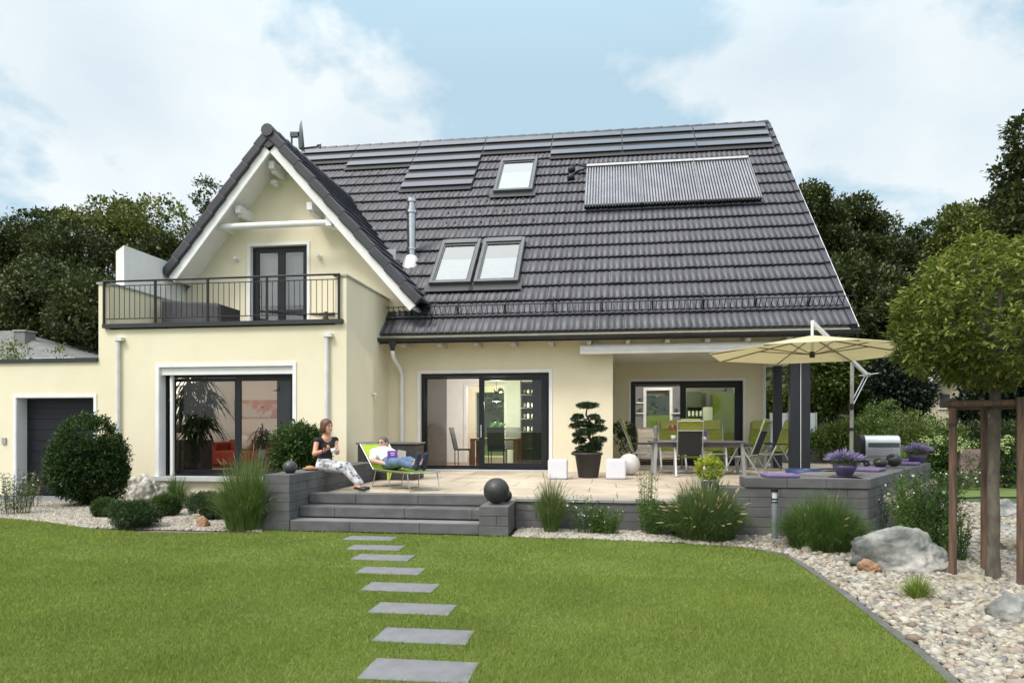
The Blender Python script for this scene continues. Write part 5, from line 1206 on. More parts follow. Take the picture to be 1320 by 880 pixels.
m = MB(); sheet(m, [(LP(s_*hs,-.275,hz+.012-.02*math.sin(math.pi*s_)), LP(s_*hs,.275,hz+.012-.02*math.sin(math.pi*s_))) for s_ in [i/8 for i in range(9)]]); m.build('seat', LIME, t)
m = MB(); sheet(m, [(bk(i/6,-.275), bk(i/6,.275)) for i in range(7)]); m.build('backrest', LIME, t)
m = MB(); m.add([LP(.55,-.29,hz),LP(.72,-.29,hz),LP(.70,-.292,hz-.15),LP(.60,-.292,hz-.12)], [(0,1,2,3)]); m.build('pocket', LIME, t)
# --- cantilever parasol
CAN = mat('parasol_cloth', (.76,.715,.53), .85, c2=(.73,.685,.50), scale=3, trans=.5)
c0 = at(1047, 432, d=12.0); zr = 2.78; za = c0.z
t = thing('cantilever_parasol', 'large cream cantilever parasol open over the right terrace corner', 'parasol', (at(1097,600,d=13.5).x, at(1097,600,d=13.5).y, .45))
Rr = 1.78; ang0 = math.atan2(at(1005,476,d=13.6).y-c0.y, at(1005,476,d=13.6).x-c0.x)
cor = [Vector((c0.x+Rr*math.cos(ang0+k*math.tau/8), c0.y+Rr*math.sin(ang0+k*math.tau/8), zr-.02*math.cos(k*math.tau/8))) for k in range(8)]
vs = []; fs = []; n = 6; apex = Vector((c0.x, c0.y, za))
for k in range(8):
    A, B = cor[k], cor[(k+1)%8]; b_ = len(vs)
    for i in range(n+1):
        for j in range(n+1):
            ti = i/n; p = apex.lerp(A.lerp(B, j/n), ti); p.z -= .045*math.sin(math.pi*j/n)*ti*ti*0+.05*math.sin(math.pi*ti)*math.sin(math.pi*j/n); vs.append(p)
    for i in range(n):
        for j in range(n): a_ = b_+i*(n+1)+j; fs.append((a_, a_+1, a_+n+2, a_+n+1))
m = MB(); m.add(vs, fs, False); cn = m.build('canopy', CAN, t, weld=True); md = cn.modifiers.new('thick','SOLIDIFY'); md.thickness = .004
RIB = mat('rib_brown', (.20,.17,.11), .5)
hub = Vector((c0.x, c0.y, at(1047,457,d=12).z))
for k in range(8):
    m = MB(); m.tube([apex-Vector((0,0,.04)), apex.lerp(cor[k],.985)-Vector((0,0,.02))], .011, 6); m.build('rib', RIB, t)
    m = MB(); m.tube([hub, apex.lerp(cor[k],.55)-Vector((0,0,.03))], .009, 6); m.build('strut', RIB, t)
m = MB(); topb = at(1047, 415, d=12.0); m.tube([hub+Vector((0,0,-.03)), Vector((c0.x,c0.y,topb.z))], .024, 10); m.build('stem', WHITE, t)
m = MB(); m.tube([hub+Vector((0,0,-.05)), hub+Vector((0,0,.05))], .045, 12); m.build('hub', BLACKP, t)
pl0 = at(1097, 600, d=13.5); el = at(1117.5, 483, d=14.1); dirb = (el-Vector((c0.x,c0.y,topb.z)))
m = MB(); m.beam(Vector((c0.x,c0.y,topb.z)), el, .05, .065); m.build('boom', WHITE, t)
ptop = at(1098.5, 464, d=13.55); m = MB(); m.tube([(pl0.x,pl0.y,.47), ptop], .036, 12); m.build('pole', mat('pole_beige', (.42,.42,.36), .4, .3), t)
sl_ = at(1096.5, 524, d=13.5); m = MB()
side = Vector((CC,CS,0))*.03
m.tube([el+side, sl_+side], .013, 8); m.tube([el-side, sl_-side], .013, 8); m.build('lower_arm', ALU, t)
m = MB(); m.tube([sl_-Vector((0,0,.06)), sl_+Vector((0,0,.06))], .055, 12); m.build('slider', BLACKP, t)
m = MB(); m.tube([el-Vector((.05,.05,0)), el+Vector((.05,.05,0))], .05, 10); m.tube([el+Vector((-.16,0,-.02)), el+Vector((.22,0,.03))], .012, 6); m.build('crank', ALU, t)
q_ = at(1096.5, 553, d=13.5); m = MB(); m.tube([q_-Vector((0,0,.03)), q_+Vector((0,0,.03))], .05, 12); m.build('clamp', BLACKP, t)
m = MB(); m.box(pl0.x-.4, pl0.x+.4, pl0.y-.4, pl0.y+.4, .452, .50); m.build('base_plate', STONE, t, bevel=.01)
# --- bollard
p = at(998.5, 697, z=0); t = thing('bollard_light', 'grey metal bollard light standing in the pebbles by the wall', 'garden lamp', (p.x,p.y,0)); x, y = p.x, p.y
m = MB(); m.tube([(x,y,-.02),(x,y,.50)], .04, 16); m.build('post', mat('bollard_grey', (.22,.25,.28), .45, .2), t)
m = MB(); [m.tube([(x,y,z),(x,y,z+.018)], .043, 16) for z in (.505,.545)]; m.build('ring', BLACKP, t)
m = MB(); m.tube([(x,y,.50),(x,y,.65)], .033, 14); m.build('lens', mat('lens_white', (.6,.62,.63), .3), t)
m = MB(); m.tube([(x,y,.648),(x,y,.69)], .047, 16); m.build('cap', ANTH, t)
# --- balcony furniture
t = thing('balcony_sofa', 'covered grey garden sofa on the balcony behind the railing', 'sofa', (-9.2, 14.9, 3.5)); a, b = at(207, 400, y=14.7).x, at(283, 400, y=14.7).x
zz = at(215, 386, y=14.7).z
m = MB(); m.prism_y([(a,3.5),(b,3.5),(b,zz-.18),(b-.12,zz-.10),(a,zz)], 14.7, 15.5); m.build('cover', mat('cover_grey', (.075,.073,.08), .85, c2=(.055,.053,.06), scale=4, bump=.5, bscale=6), t, bevel=.05)
m = MB(); m.box(b-.03, b+.06, 14.66, 15.5, 3.5, zz-.15); m.build('armrest', mat('wicker_dark', (.03,.028,.03), .8, bump=.6, bscale=60), t, bevel=.02)
for (u_, v0, v1, lab) in ((420, 411, 398, 'small dark lantern figure near the right end of the balcony'), (439.5, 410, 391, 'taller dark figure at the right end of the balcony railing')):
    p = at(u_, v0, y=13.55); h = (v0-v1)/CF*13.6; x = p.x; z0 = 3.69
    m = MB(); m.lathe([(.001,0),(.06,0),(.07,h*.2),(.045,h*.4),(.055,h*.55),(.025,h*.7),(.045,h*.82),(.03,h*.95),(.001,h)], (x,13.55,z0), 14); m.build('figure', mat('figure_bronze', (.05,.045,.03), .4), loc=(x,13.55,z0), label=lab, cat='figurine')
p = at(192, 412, y=14.2); m = MB(); m.sphere((p.x,14.2,3.5+.13), .17, 16, 10, (1,1,.75)); m.build('pouf', mat('pouf_green', (.4,.48,.12), .9), loc=(p.x,14.2,3.5), label='pale green cushion on the balcony floor left of the sofa', cat='cushion')
# ================================================================ PEOPLE (smooth distance fields -> one continuous mesh)
class SDF:
    def __init__(s, lo, hi, h=.007):
        s.h = h; s.lo = np.array(lo, float); s.n = np.ceil((np.array(hi)-s.lo)/h).astype(int)+1; s.f = np.full(s.n, .2, np.float32); s.ax = [s.lo[i]+h*np.arange(s.n[i]) for i in range(3)]
    def _sub(s, lo, hi):
        i0 = np.clip(np.floor((lo-s.lo)/s.h).astype(int), 0, s.n-1); i1 = np.clip(np.ceil((hi-s.lo)/s.h).astype(int)+1, 1, s.n); sl = tuple(slice(a,b) for a,b in zip(i0,i1))
        X, Y, Z = np.meshgrid(*[s.ax[i][sl[i]] for i in range(3)], indexing='ij'); return sl, X, Y, Z
    def _mix(s, sl, d, k):
        f = s.f[sl]; hh = np.clip(.5+.5*(f-d)/k, 0, 1); s.f[sl] = f*(1-hh)+d*hh-k*hh*(1-hh)
    def cap(s, p0, p1, r0, r1=None, k=.02):
        p0 = np.array(p0[:] if hasattr(p0,'to_tuple') else p0, float); p1 = np.array(p1[:] if hasattr(p1,'to_tuple') else p1, float); r1 = r0 if r1 is None else r1; mr = max(r0,r1)+.06
        sl, X, Y, Z = s._sub(np.minimum(p0,p1)-mr, np.maximum(p0,p1)+mr); d = p1-p0; dd = max(d@d, 1e-9)
        t = np.clip(((X-p0[0])*d[0]+(Y-p0[1])*d[1]+(Z-p0[2])*d[2])/dd, 0, 1)
        s._mix(sl, (np.sqrt((X-p0[0]-t*d[0])**2+(Y-p0[1]-t*d[1])**2+(Z-p0[2]-t*d[2])**2)-(r0+(r1-r0)*t)).astype(np.float32), k)
    def ell(s, c, r, M=None, k=.02, sub=False):
        c = np.array(c[:], float); r = np.array(r, float); mr = r.max()+.06; sl, X, Y, Z = s._sub(c-mr, c+mr); P = np.stack([X-c[0], Y-c[1], Z-c[2]], -1)
        if M is not None: P = P @ np.array(M)
        q = np.sqrt(((P/r)**2).sum(-1)); g = np.sqrt(((P/(r*r))**2).sum(-1)); d = (q*(q-1)/np.maximum(g,1e-6)).astype(np.float32)
        if sub: f = s.f[sl]; s.f[sl] = np.maximum(f, -d)
        else: s._mix(sl, d, k)
    def cut(s, p, n):      # keep the side where (x-p).n < 0
        X, Y, Z = np.meshgrid(*s.ax, indexing='ij'); n = np.array(n, float); n /= np.linalg.norm(n); s.f = np.maximum(s.f, ((X-p[0])*n[0]+(Y-p[1])*n[1]+(Z-p[2])*n[2]).astype(np.float32))
    def mesh(s):
        f = s.f; f[0] = f[-1] = .1; f[:,0] = f[:,-1] = .1; f[:,:,0] = f[:,:,-1] = .1
        sg = f < 0; nx, ny, nz = np.array(f.shape)-1; acc = np.zeros((nx,ny,nz,3)); cnt = np.zeros((nx,ny,nz))
        for ax in range(3):
            o = [a for a in range(3) if a != ax]
            for b in (0,1):
                for c in (0,1):
                    st = [0,0,0]; st[o[0]] = b; st[o[1]] = c; en = list(st); en[ax] += 1
                    s0 = tuple(slice(st[i], st[i]+(nx,ny,nz)[i]) for i in range(3)); s1 = tuple(slice(en[i], en[i]+(nx,ny,nz)[i]) for i in range(3))
                    fa, fb = f[s0], f[s1]; m = sg[s0] != sg[s1]; t = np.where(m, fa/np.where(fa == fb, 1, fa-fb), 0)
                    for i in range(3): acc[...,i] += m*(st[i]+(t if i == ax else 0))
                    cnt += m
        act = cnt > 0; idx = np.full(act.shape, -1); idx[act] = np.arange(act.sum()); I = np.argwhere(act); V = s.lo+(I+acc[act]/cnt[act][:,None])*s.h
        F = []
        for ax in range(3):
            o = [a for a in range(3) if a != ax]; s0 = [slice(None)]*3; s1 = [slice(None)]*3; s0[ax] = slice(0,-1); s1[ax] = slice(1,None)
            m = sg[tuple(s0)] != sg[tuple(s1)]; E = np.argwhere(m)
            E = E[(E[:,o[0]] > 0)&(E[:,o[1]] > 0)&(E[:,o[0]] < f.shape[o[0]]-1)&(E[:,o[1]] < f.shape[o[1]]-1)]
            ins = sg[tuple(E.T)]; q = []
            for (b,c) in ((-1,-1),(0,-1),(0,0),(-1,0)):
                e = E.copy(); e[:,o[0]] += b; e[:,o[1]] += c; q.append(idx[tuple(e.T)])
            q = np.stack(q, 1); fl = ins if ax != 1 else ~ins; q[~fl] = q[~fl][:,::-1]; F.append(q)
        return V, np.concatenate(F)
def frame3(fwd, up=(0,0,1)):
    f = Vector(fwd).normalized(); l = Vector(up).cross(f).normalized(); u = f.cross(l); return f, l, u   # forward, left, up
def head(s, c, f, l, u, sc=1.):
    M = np.array([list(f), list(l), list(u)]).T; c = Vector(c)
    s.ell(c+u*.025*sc-f*.012*sc, (.095*sc,.075*sc,.088*sc), M, .01); s.ell(c-u*.035*sc+f*.025*sc, (.062*sc,.056*sc,.075*sc), M, .03)
    s.cap(c+f*.082*sc+u*.012*sc, c+f*.100*sc-u*.022*sc, .008*sc, .013*sc, .014); s.ell(c+f*.075*sc-u*.055*sc, (.016*sc,.026*sc,.010*sc), M, .012); s.ell(c+f*.06*sc-u*.088*sc, (.028*sc,.03*sc,.024*sc), M, .02)
    for e in (-1,1): s.ell(c+l*e*.073*sc-u*.005*sc-f*.01*sc, (.018*sc,.010*sc,.030*sc), M, .008); s.ell(c+f*.088*sc+l*e*.033*sc+u*.014*sc, (.013*sc,.017*sc,.008*sc), M, .0, sub=True) if 0 else None
def hand(s, wrist, d, n, side, curl=.8, sc=1.):
    """wrist point, direction d along the palm, palm normal n, thumb side vector"""
    w = Vector(wrist); d = Vector(d).normalized(); n = (Vector(n)-d*Vector(n).dot(d)).normalized(); sd_ = d.cross(n)*side
    M = np.array([list(d), list(sd_), list(n)]).T; pc = w+d*.05*sc; s.ell(pc, (.050*sc,.040*sc,.015*sc), M, .015)
    for i, (o_, L_) in enumerate(((.028,.072),(.010,.080),(-.010,.075),(-.027,.060))):
        b = w+d*.088*sc+sd_*o_*sc; c1 = b+(d*math.cos(curl*.5)+n*math.sin(curl*.5))*L_*.5*sc; c2 = c1+(d*math.cos(curl*1.4)+n*math.sin(curl*1.4))*L_*.5*sc
        s.cap(b-d*.02, b, .0095*sc, .0095*sc, .006); s.cap(b, c1, .0092*sc, .0085*sc, .004); s.cap(c1, c2, .0085*sc, .0072*sc, .004)
    tb = w+d*.025*sc+sd_*.03*sc; t1 = tb+(d*.6+sd_*.7+n*.3).normalized()*.038*sc; t2 = t1+(d*.9+sd_*.1+n*.5).normalized()*.032*sc; s.cap(tb, t1, .013*sc, .011*sc, .012); s.cap(t1, t2, .010*sc, .008*sc, .005)
SKIN = mat('skin', (.56,.30,.20), .5, c2=(.50,.25,.16), scale=8); SKINM = mat('skin_pale', (.58,.34,.25), .5, c2=(.52,.29,.2), scale=8)
def sd_obj(s, name, mt, parent, **k):
    V, F = s.mesh(); return np_obj(name, V, F, mt, parent, smooth=True, **k)
def face_bits(root, c, f, l, u, sc=1., glasses=False, brow=(.08,.05,.03)):
    c = Vector(c)
    for e in (-1,1):
        m = MB(); m.sphere(c+f*.083*sc+l*e*.031*sc+u*.012*sc, .010*sc, 8, 6); m.build('eye', mat('eye_dark', (.03,.02,.015), .3), root)
        m = MB(); m.tube([c+f*.086*sc+l*e*.018*sc+u*.034*sc, c+f*.080*sc+l*e*.048*sc+u*.034*sc], .0035*sc, 5); m.build('eyebrow', mat('brow', brow, .8), root)
    m = MB(); m.tube([c+f*.083*sc+l*.024*sc-u*.048*sc, c+f*.090*sc-u*.054*sc, c+f*.083*sc-l*.024*sc-u*.048*sc], .005*sc, 6); m.build('mouth', mat('lips', (.42,.10,.09), .4), root)
    m = MB(); m.tube([c+f*.087*sc+l*.017*sc-u*.049*sc, c+f*.0935*sc-u*.053*sc, c+f*.087*sc-l*.017*sc-u*.049*sc], .0032*sc, 5); m.build('teeth', WHITE, root)
    if glasses:
        m = MB()
        for e in (-1,1):
            ctr = c+f*.098*sc+l*e*.032*sc+u*.012*sc; m.tube([ctr+l*.024*math.cos(a*math.tau/12)+u*.015*math.sin(a*math.tau/12) for a in range(13)], .0022, 5, caps=False)
            m.tube([ctr+l*e*.024, c-f*.0+l*e*.08+u*.012], .002, 5)
        m.tube([c+f*.1+l*.008+u*.014, c+f*.1-l*.008+u*.014], .002, 5); m.build('glasses', BLACKP, root)
# ---------------------------------------------------------------- woman on the bench wall
W = lambda u, v, dd: at(u, v, d=dd)
root = thing('person', 'woman in black top and patterned trousers sitting on the left wall with a cup', 'person', (-4.8, 10.95, .81))
hip = W(418, 596, 11.45); 
hf = Vector((.86,-.50,-.02)).normalized()
neck = W(420.5, 562, 11.42); chest = W(419.5, 574, 11.42); headc = W(421.5, 549.5, 11.38)
tf, tl, tu = frame3((.62,-.78,0)); shL = W(432, 567, 11.55); shR = W(408.5, 568, 11.27)     # shR: viewer's left
elR = W(405.5, 584.5, 11.15); wrR = W(418.5, 580.5, 11.05); elL = W(434.5, 583, 11.40); wrL = W(434, 580, 11.18)
hipL, hipR = W(419, 599.5, 11.42), W(416, 600, 11.25)
knL, knR = W(447.5, 600.5, 11.32), W(444, 603.5, 11.12); anL, anR = W(464.5, 624.5, 11.28), W(460, 623.5, 11.1)
toL, toR = W(474.5, 629, 11.22), W(470, 630.5, 11.05)
lo = np.min([list(p) for p in (headc,elR,hipR,anR,toR)], 0)-.22; hi = np.max([list(p) for p in (headc,toL,anL,shL,knL)], 0)+.22
s = SDF(lo, hi)
hfv, hlv, huv = frame3((.90,-.42,-.04)); head(s, headc, hfv, hlv, huv, 1.02)
s.cap(headc-huv*.06-hfv*.02, neck-Vector((0,0,.03)), .048, .05, .03); s.cap(shL, shR, .048, .048, .03)
s.cap(neck-Vector((0,0,.05)), hip, .085, .10, .04); s.cap(chest+tl*.05, chest-tl*.05, .085, .085, .04)
s.cap(shR, elR, .043, .036); s.cap(elR, wrR, .036, .025); s.cap(shL, elL, .043, .035); s.cap(elL, wrL, .035, .025)
hand(s, wrR, (W(425,577,10.98)-wrR), (.3,-.1,.9), 1, 1.1, .9); hand(s, wrL, (W(429.5,579.5,10.98)-wrL), (.2,.3,.6), -1, 1.0, .9)
for h_, k_, a_, t_ in ((hipL,knL,anL,toL),(hipR,knR,anR,toR)):
    s.cap(h_, k_, .075, .052); s.cap(k_, a_, .052, .030); s.cap(a_, a_+(t_-a_)*.25-Vector((0,0,.03)), .032, .03); s.cap(a_+Vector((-.02,0,-.035)), t_, .030, .024)
sd_obj(s, 'body', SKIN, root)
s = SDF(lo, hi); s.cap(shL-tl*.0, shR, .058, .058, .03); s.cap(chest+tl*.055, chest-tl*.055, .10, .10, .05); s.cap(chest+tf*.04+tl*.05-Vector((0,0,.02)), chest+tf*.04-tl*.05-Vector((0,0,.02)), .075, .075, .04)
s.cap(chest-Vector((0,0,.05)), hip+Vector((0,0,.03)), .115, .125, .05); s.ell(neck+tf*.09+Vector((0,0,.03)), (.095,.095,.13), None, sub=True); s.cut(hip-Vector((0,0,.0))+Vector((0,0,.0)), (0,0,-1))
sd_obj(s, 'top', mat('black_top', (.014,.014,.016), .85, bump=1., bscale=16), root)
s = SDF(lo, hi); s.cap(hipL, hipR, .115, .115, .04); s.cap(hip+Vector((0,0,.03)), hipL.lerp(hipR,.5), .12, .12, .04)
for h_, k_, a_, t_ in ((hipL,knL,anL,toL),(hipR,knR,anR,toR)): s.cap(h_, k_, .098, .068, .015); s.cap(k_, a_+Vector((0,0,.03)), .068, .052, .012)
s.cut(hip+Vector((0,0,.07)), (0,0,1))
TRO = mat('patterned_trousers', (.62,.62,.64), .85, c2=(.10,.10,.11), c3=(.48,.48,.50), scale=16, contrast=(.36,.60), detail=6, bump=1., bscale=14); sd_obj(s, 'trousers', TRO, root)
for a_, t_ in ((anL,toL),(anR,toR)):
    s = SDF(np.array(list(a_))-.15, np.array(list(t_))+.15, .005); q_ = a_+Vector((-.025,.0,-.052)); s.cap(q_, t_, .036, .032, .02); s.cut(a_.lerp(t_, .35)+Vector((-.02,0,.0)), Vector((-.35,0,.9))); sd_obj(s, 'shoe', mat('black_shoe', (.012,.012,.012), .5), root)
s = SDF(np.array(list(headc))-.2, np.array(list(headc))+.2, .005); M_ = np.array([list(hfv), list(hlv), list(huv)]).T
s.ell(headc+huv*.035-hfv*.022, (.108,.090,.098), M_, .02); s.ell(headc-hfv*.045-huv*.035, (.070,.088,.085), M_, .03)
for e in (-1,1): s.ell(headc+hlv*e*.066-huv*.03-hfv*.005, (.045,.026,.078), M_, .02)
s.ell(headc+hfv*.085-huv*.035, (.075,.062,.098), M_, sub=True)
HAIR = mat('brown_hair', (.13,.05,.028), .5, c2=(.07,.028,.016), scale=30, stretch=(1,1,.2), bump=.5); sd_obj(s, 'hair', HAIR, root)
face_bits(root, headc, hfv, hlv, huv, 1.02)
m = MB(); m.tube([wrR.lerp(elR,.08), wrR.lerp(elR,.16)], .031, 12); m.build('wristband', BLACKP, root)
cp = W(429.5, 580.5, 10.93); t = thing('cup', 'white cup in the hands of the woman on the wall', 'cup', cp.to_tuple()); m = MB(); m.lathe([(.001,-.035),(.028,-.035),(.042,.035),(.039,.035),(.026,-.03),(.001,-.03)], cp, 20); m.build('bowl', WHITE, t); m = MB(); m.tube([cp+Vector((.038*CC,.038*CS,.02)), cp+Vector((.065*CC,.065*CS,.012)), cp+Vector((.062*CC,.062*CS,-.012)), cp+Vector((.032*CC,.032*CS,-.02))], .005, 6); m.build('handle', WHITE, t)
m = MB(); m.obox((-4.78, 10.86, .822), .38, .42, .022, 0); m.build('seat_cushion', PURPLE, loc=(-4.78,10.86,.81), label='thin purple cushion under the woman on the left wall', cat='cushion', group='purple seat cushions on the garden walls', bevel=.009)
p = at(401, 604, z=.83); t = thing('basket', 'shallow tan basket with bread on the left bench wall', 'basket', (p.x,p.y,.81)); m = MB(); m.lathe([(.001,.002),(.09,.002),(.13,.03),(.125,.035),(.001,.02)], (p.x,p.y,.81), 20); m.build('tray', mat('wicker_tan', (.38,.24,.14), .8, bump=.5), t)
m = MB(); m.sphere((p.x-.02,p.y,.85), .07, 14, 8, (1.1,.8,.45)); m.build('bread', mat('bread', (.5,.25,.10), .8), t)
# ---------------------------------------------------------------- man on the lounger
root = thing('person', 'man in white polo shirt and jeans lying on the green lounger with a book', 'person', LP(.9,0,hz).to_tuple())
hipc = LP(hs-.10, 0, hz+.115); nk = LP(hs+.27, 0, hz+.33); ax = (nk-hipc).normalized(); Lw = LW_
chm = hipc.lerp(nk, .68)
hdm = nk+Vector((.03,0,.125))-LA*.03
sL, sR = chm.lerp(nk,.55)+Lw*.17, chm.lerp(nk,.55)-Lw*.17
knl, knr = LP(hs-.56, .09, hz+.17), LP(hs-.56, -.09, hz+.15); anl, anr = LP(hs-.98, .08, hz+.10), LP(hs-.98, -.07, hz+.10)
elr, ell_ = LP(hs+.02,-.30,hz+.16), LP(hs+.06,.27,hz+.22)
bkc = W(506, 589, (-CS*hipc.x+CC*hipc.y)-.20)
wrr, wrl = bkc+Vector((-.05,-.02,-.13)), bkc+Vector((.10,.05,-.12))
pts_ = [hipc,nk,hdm,knl,anl,anr,elr,ell_,wrr,wrl,bkc]; lo = np.min([list(p) for p in pts_],0)-.24; hi = np.max([list(p) for p in pts_],0)+.24
s = SDF(lo, hi); hfv, hlv, huv = frame3((-.30,-.95,.02), (-.15,.0,1)); head(s, hdm, hfv, hlv, huv, 1.03)
s.cap(hdm-huv*.05-hfv*.02, nk, .055, .06, .03); s.cap(nk-ax*.05, hipc, .10, .12, .04); s.cap(sL, sR, .055, .055, .03)
s.cap(sR, elr, .05, .043); s.cap(elr, wrr, .042, .028); s.cap(sL, ell_, .05, .043); s.cap(ell_, wrl, .042, .028)
hand(s, wrr, (bkc-wrr)+Vector((0,0,.04)), (.5,.6,.2), 1, .9); hand(s, wrl, (bkc-wrl)+Vector((0,0,.06)), (-.5,.5,.3), -1, .9)
for sd2, k_, a_ in ((1,knl,anl),(-1,knr,anr)):
    h_ = hipc+Lw*.09*sd2-ax*.02; s.cap(h_, k_, .085, .06); s.cap(k_, a_, .058, .04); s.cap(a_, a_+Vector((.05,-.05,.10)), .04, .035)
sd_obj(s, 'body', SKINM, root)
s = SDF(lo, hi); s.cap(nk-ax*.07, hipc+ax*.02, .125, .135, .05); s.cap(chm+Lw*.07, chm-Lw*.07, .12, .12, .05); s.cap(sL, sR, .068, .068, .03)
s.cap(sR, sR.lerp(elr,.75), .062, .064, .02); s.cap(sL, sL.lerp(ell_,.75), .062, .064, .02); s.cut(hipc-ax*.03, -ax)
sd_obj(s, 'polo_shirt', mat('white_cloth', (.76,.76,.78), .85, c2=(.70,.70,.72), scale=6, bump=1., bscale=13), root)
s = SDF(lo, hi); s.cap(hipc+Lw*.05, hipc-Lw*.05, .128, .128, .04)
for sd2, k_, a_ in ((1,knl,anl),(-1,knr,anr)): h_ = hipc+Lw*.09*sd2-ax*.02; s.cap(h_, k_, .105, .074, .015); s.cap(k_, a_-LA*-.03, .074, .056, .012)
s.cut(hipc+ax*.07, ax); sd_obj(s, 'jeans', mat('denim', (.11,.18,.30), .85, c2=(.06,.10,.18), scale=9, bump=1., bscale=14), root)
for a_, w_ in ((anl,.0),(anr,0)):
    e_ = a_+Vector((.06,-.06,.0)); s = SDF(np.array(list(e_))-.25, np.array(list(e_))+.25, .006); s.cap(e_+Vector((-.01,.01,-.03)), e_+Vector((.035,-.03,.19)), .044, .04, .02); s.cap(a_, e_, .045, .045, .02); sd_obj(s, 'slipper', mat('navy_slipper', (.02,.03,.06), .85), root)
s = SDF(np.array(list(hdm))-.18, np.array(list(hdm))+.18, .005); M_ = np.array([list(hfv), list(hlv), list(huv)]).T
s.ell(hdm+huv*.034-hfv*.02, (.104,.084,.095), M_, .02); s.ell(hdm-hfv*.05-huv*.01, (.056,.075,.07), M_, .02); s.ell(hdm+hfv*.085-huv*.035, (.085,.09,.105), M_, sub=True); s.ell(hdm-huv*.11, (.12,.12,.06), M_, sub=True)
sd_obj(s, 'hair', mat('dark_grey_hair', (.15,.12,.10), .6, c2=(.06,.05,.042), scale=30), root)
face_bits(root, hdm, hfv, hlv, huv, 1.03, glasses=True)
t = thing('book', 'open purple book held by the man on the lounger', 'book', bkc.to_tuple())
bn = Vector((.35,-.9,.15)).normalized(); bx2 = Vector((.93,.36,.0)).normalized(); bz2 = bx2.cross(bn)*-1; bz2 = bz2 if bz2.z > 0 else -bz2
def leafb(nm, c, wx, rot, mt, th=.012):
    X_ = (Matrix.Rotation(rot, 3, bz2) @ bx2); Y_ = bz2.cross(X_); M = Matrix((X_, Y_, bz2)).transposed().to_4x4(); M.translation = c+X_*wx/2; m = MB(); m.boxm(M, abs(wx), th, .225); m.build(nm, mt, t, bevel=.002)
BP = mat('purple_cover', (.13,.045,.30), .45)
leafb('cover', bkc-bx2*.09, .18, 0, BP)
mt_ = mat('pages', (.55,.50,.42), .8)
for k_, rr_ in enumerate((.35, .62, .95)): leafb('page', bkc+bx2*.095+bz2*.01*k_, .15, R(40)*rr_*1.6, mt_, .004)
m = MB()
for k_, wl in enumerate((.085,.06)):
    c = bkc+bz2*(.065-.03*k_)-bn*-.0085; M = Matrix((bx2, bn, bz2)).transposed().to_4x4(); M.translation = bkc+bz2*(.07-.032*k_)+bn*.0075; m.boxm(M, wl, .002, .012)
m.build('title', mat('title_white', (.7,.68,.75), .6), t)
# ================================================================ GARDEN PLANTS AND ROCKS
GL = {k: leafmat(k, *v) for k, v in dict(
    laurel=((.045,.085,.022),(.022,.045,.012)), laurel_b=((.075,.13,.035),(.045,.08,.02)), box=((.055,.10,.022),(.03,.06,.013)), box_b=((.09,.145,.03),(.05,.09,.02)),
    juniper=((.05,.09,.035),(.025,.05,.02)), grassy=((.12,.20,.04),(.07,.13,.025)), grassy_b=((.20,.27,.07),(.13,.19,.04)), penn=((.095,.15,.05),(.055,.095,.03)), penn_b=((.17,.22,.085),(.11,.15,.05)),
    straw=((.42,.36,.2),(.3,.26,.14)), shrub=((.08,.15,.03),(.045,.09,.018)), shrub_b=((.13,.21,.04),(.08,.14,.025)), sedge=((.34,.40,.07),(.22,.30,.04)),
    tree=((.15,.20,.035),(.09,.13,.022)), tree_b=((.26,.30,.06),(.18,.225,.04)), tree_c=((.38,.39,.11),(.29,.31,.07))).items()}
G = GL
def bush(name, lab, x, y, w, dpt, h, n, per, ll, lw, mats, seed, cat='shrub', z=0, shell=.75, crad=.08, group=None, round_=False, stem=.03):
    t = thing(name, lab, cat, (x,y,z), group)
    bl = [(x,y,z+h*.5,w/2*.92,dpt/2*.92,h*.5*.94)]
    if not round_:
        r = random.Random(seed)
        for i in range(7): a = r.uniform(0,math.tau); k_ = r.uniform(.2,.5); bl.append((x+w*.28*math.cos(a), y+dpt*.28*math.sin(a), z+h*r.uniform(.3,.75), w*.27, dpt*.27, h*.25))
    foliage('leaves', mats, t, bl, n, per, crad, ll, lw, seed=seed, shell=shell)
    m = MB(); r = random.Random(seed)
    for i in range(7): a = i*.9; m.tube([(x,y,z-.02),(x+w*.12*math.cos(a),y+dpt*.12*math.sin(a),z+h*.4),(x+w*.28*math.cos(a),y+dpt*.28*math.sin(a),z+h*.75)], [stem,stem*.6,stem*.2], 5)
    m.build('stem', BARKD, t); return t
p = at(109, 655, z=0); bush('laurel_bush', 'large dark glossy laurel bush in front of the garage door', p.x-.30, p.y+.45, 1.42, 1.2, 1.80, 2900, 11, .075, .034, [G['laurel'],G['laurel_b'],G['laurel']], 31, crad=.09)
p = at(381, 640, z=0); bush('rhododendron', 'leafy green bush behind the left wall beside the woman', -5.52, 11.7, .84, 1.2, 1.60, 1200, 10, .09, .038, [G['laurel_b'],G['shrub'],G['laurel']], 32, crad=.1)
for (u,v,w,h,lab,mm,sd_) in ((127,668,.42,.30,'small pale green mound behind the low left shrub',('box_b','box'),33),(157,684,.72,.42,'low wide green shrub at the lawn edge on the left',('juniper','box'),34),(205,667,.52,.36,'rounded box shrub just right of the craggy rock',('box','box_b'),35),(256,672,.66,.44,'dark low shrub behind the orange stones',('juniper','laurel'),36)):
    p = at(u, v, z=0); bush('box_shrub', lab, p.x, p.y+w*.35, w, w*.85, h, 1300, 12, .030, .014, [G[mm[0]],G[mm[1]]], sd_, crad=.05, round_=(sd_ in (33,35)), stem=.012, group='low shrubs in the left bed')
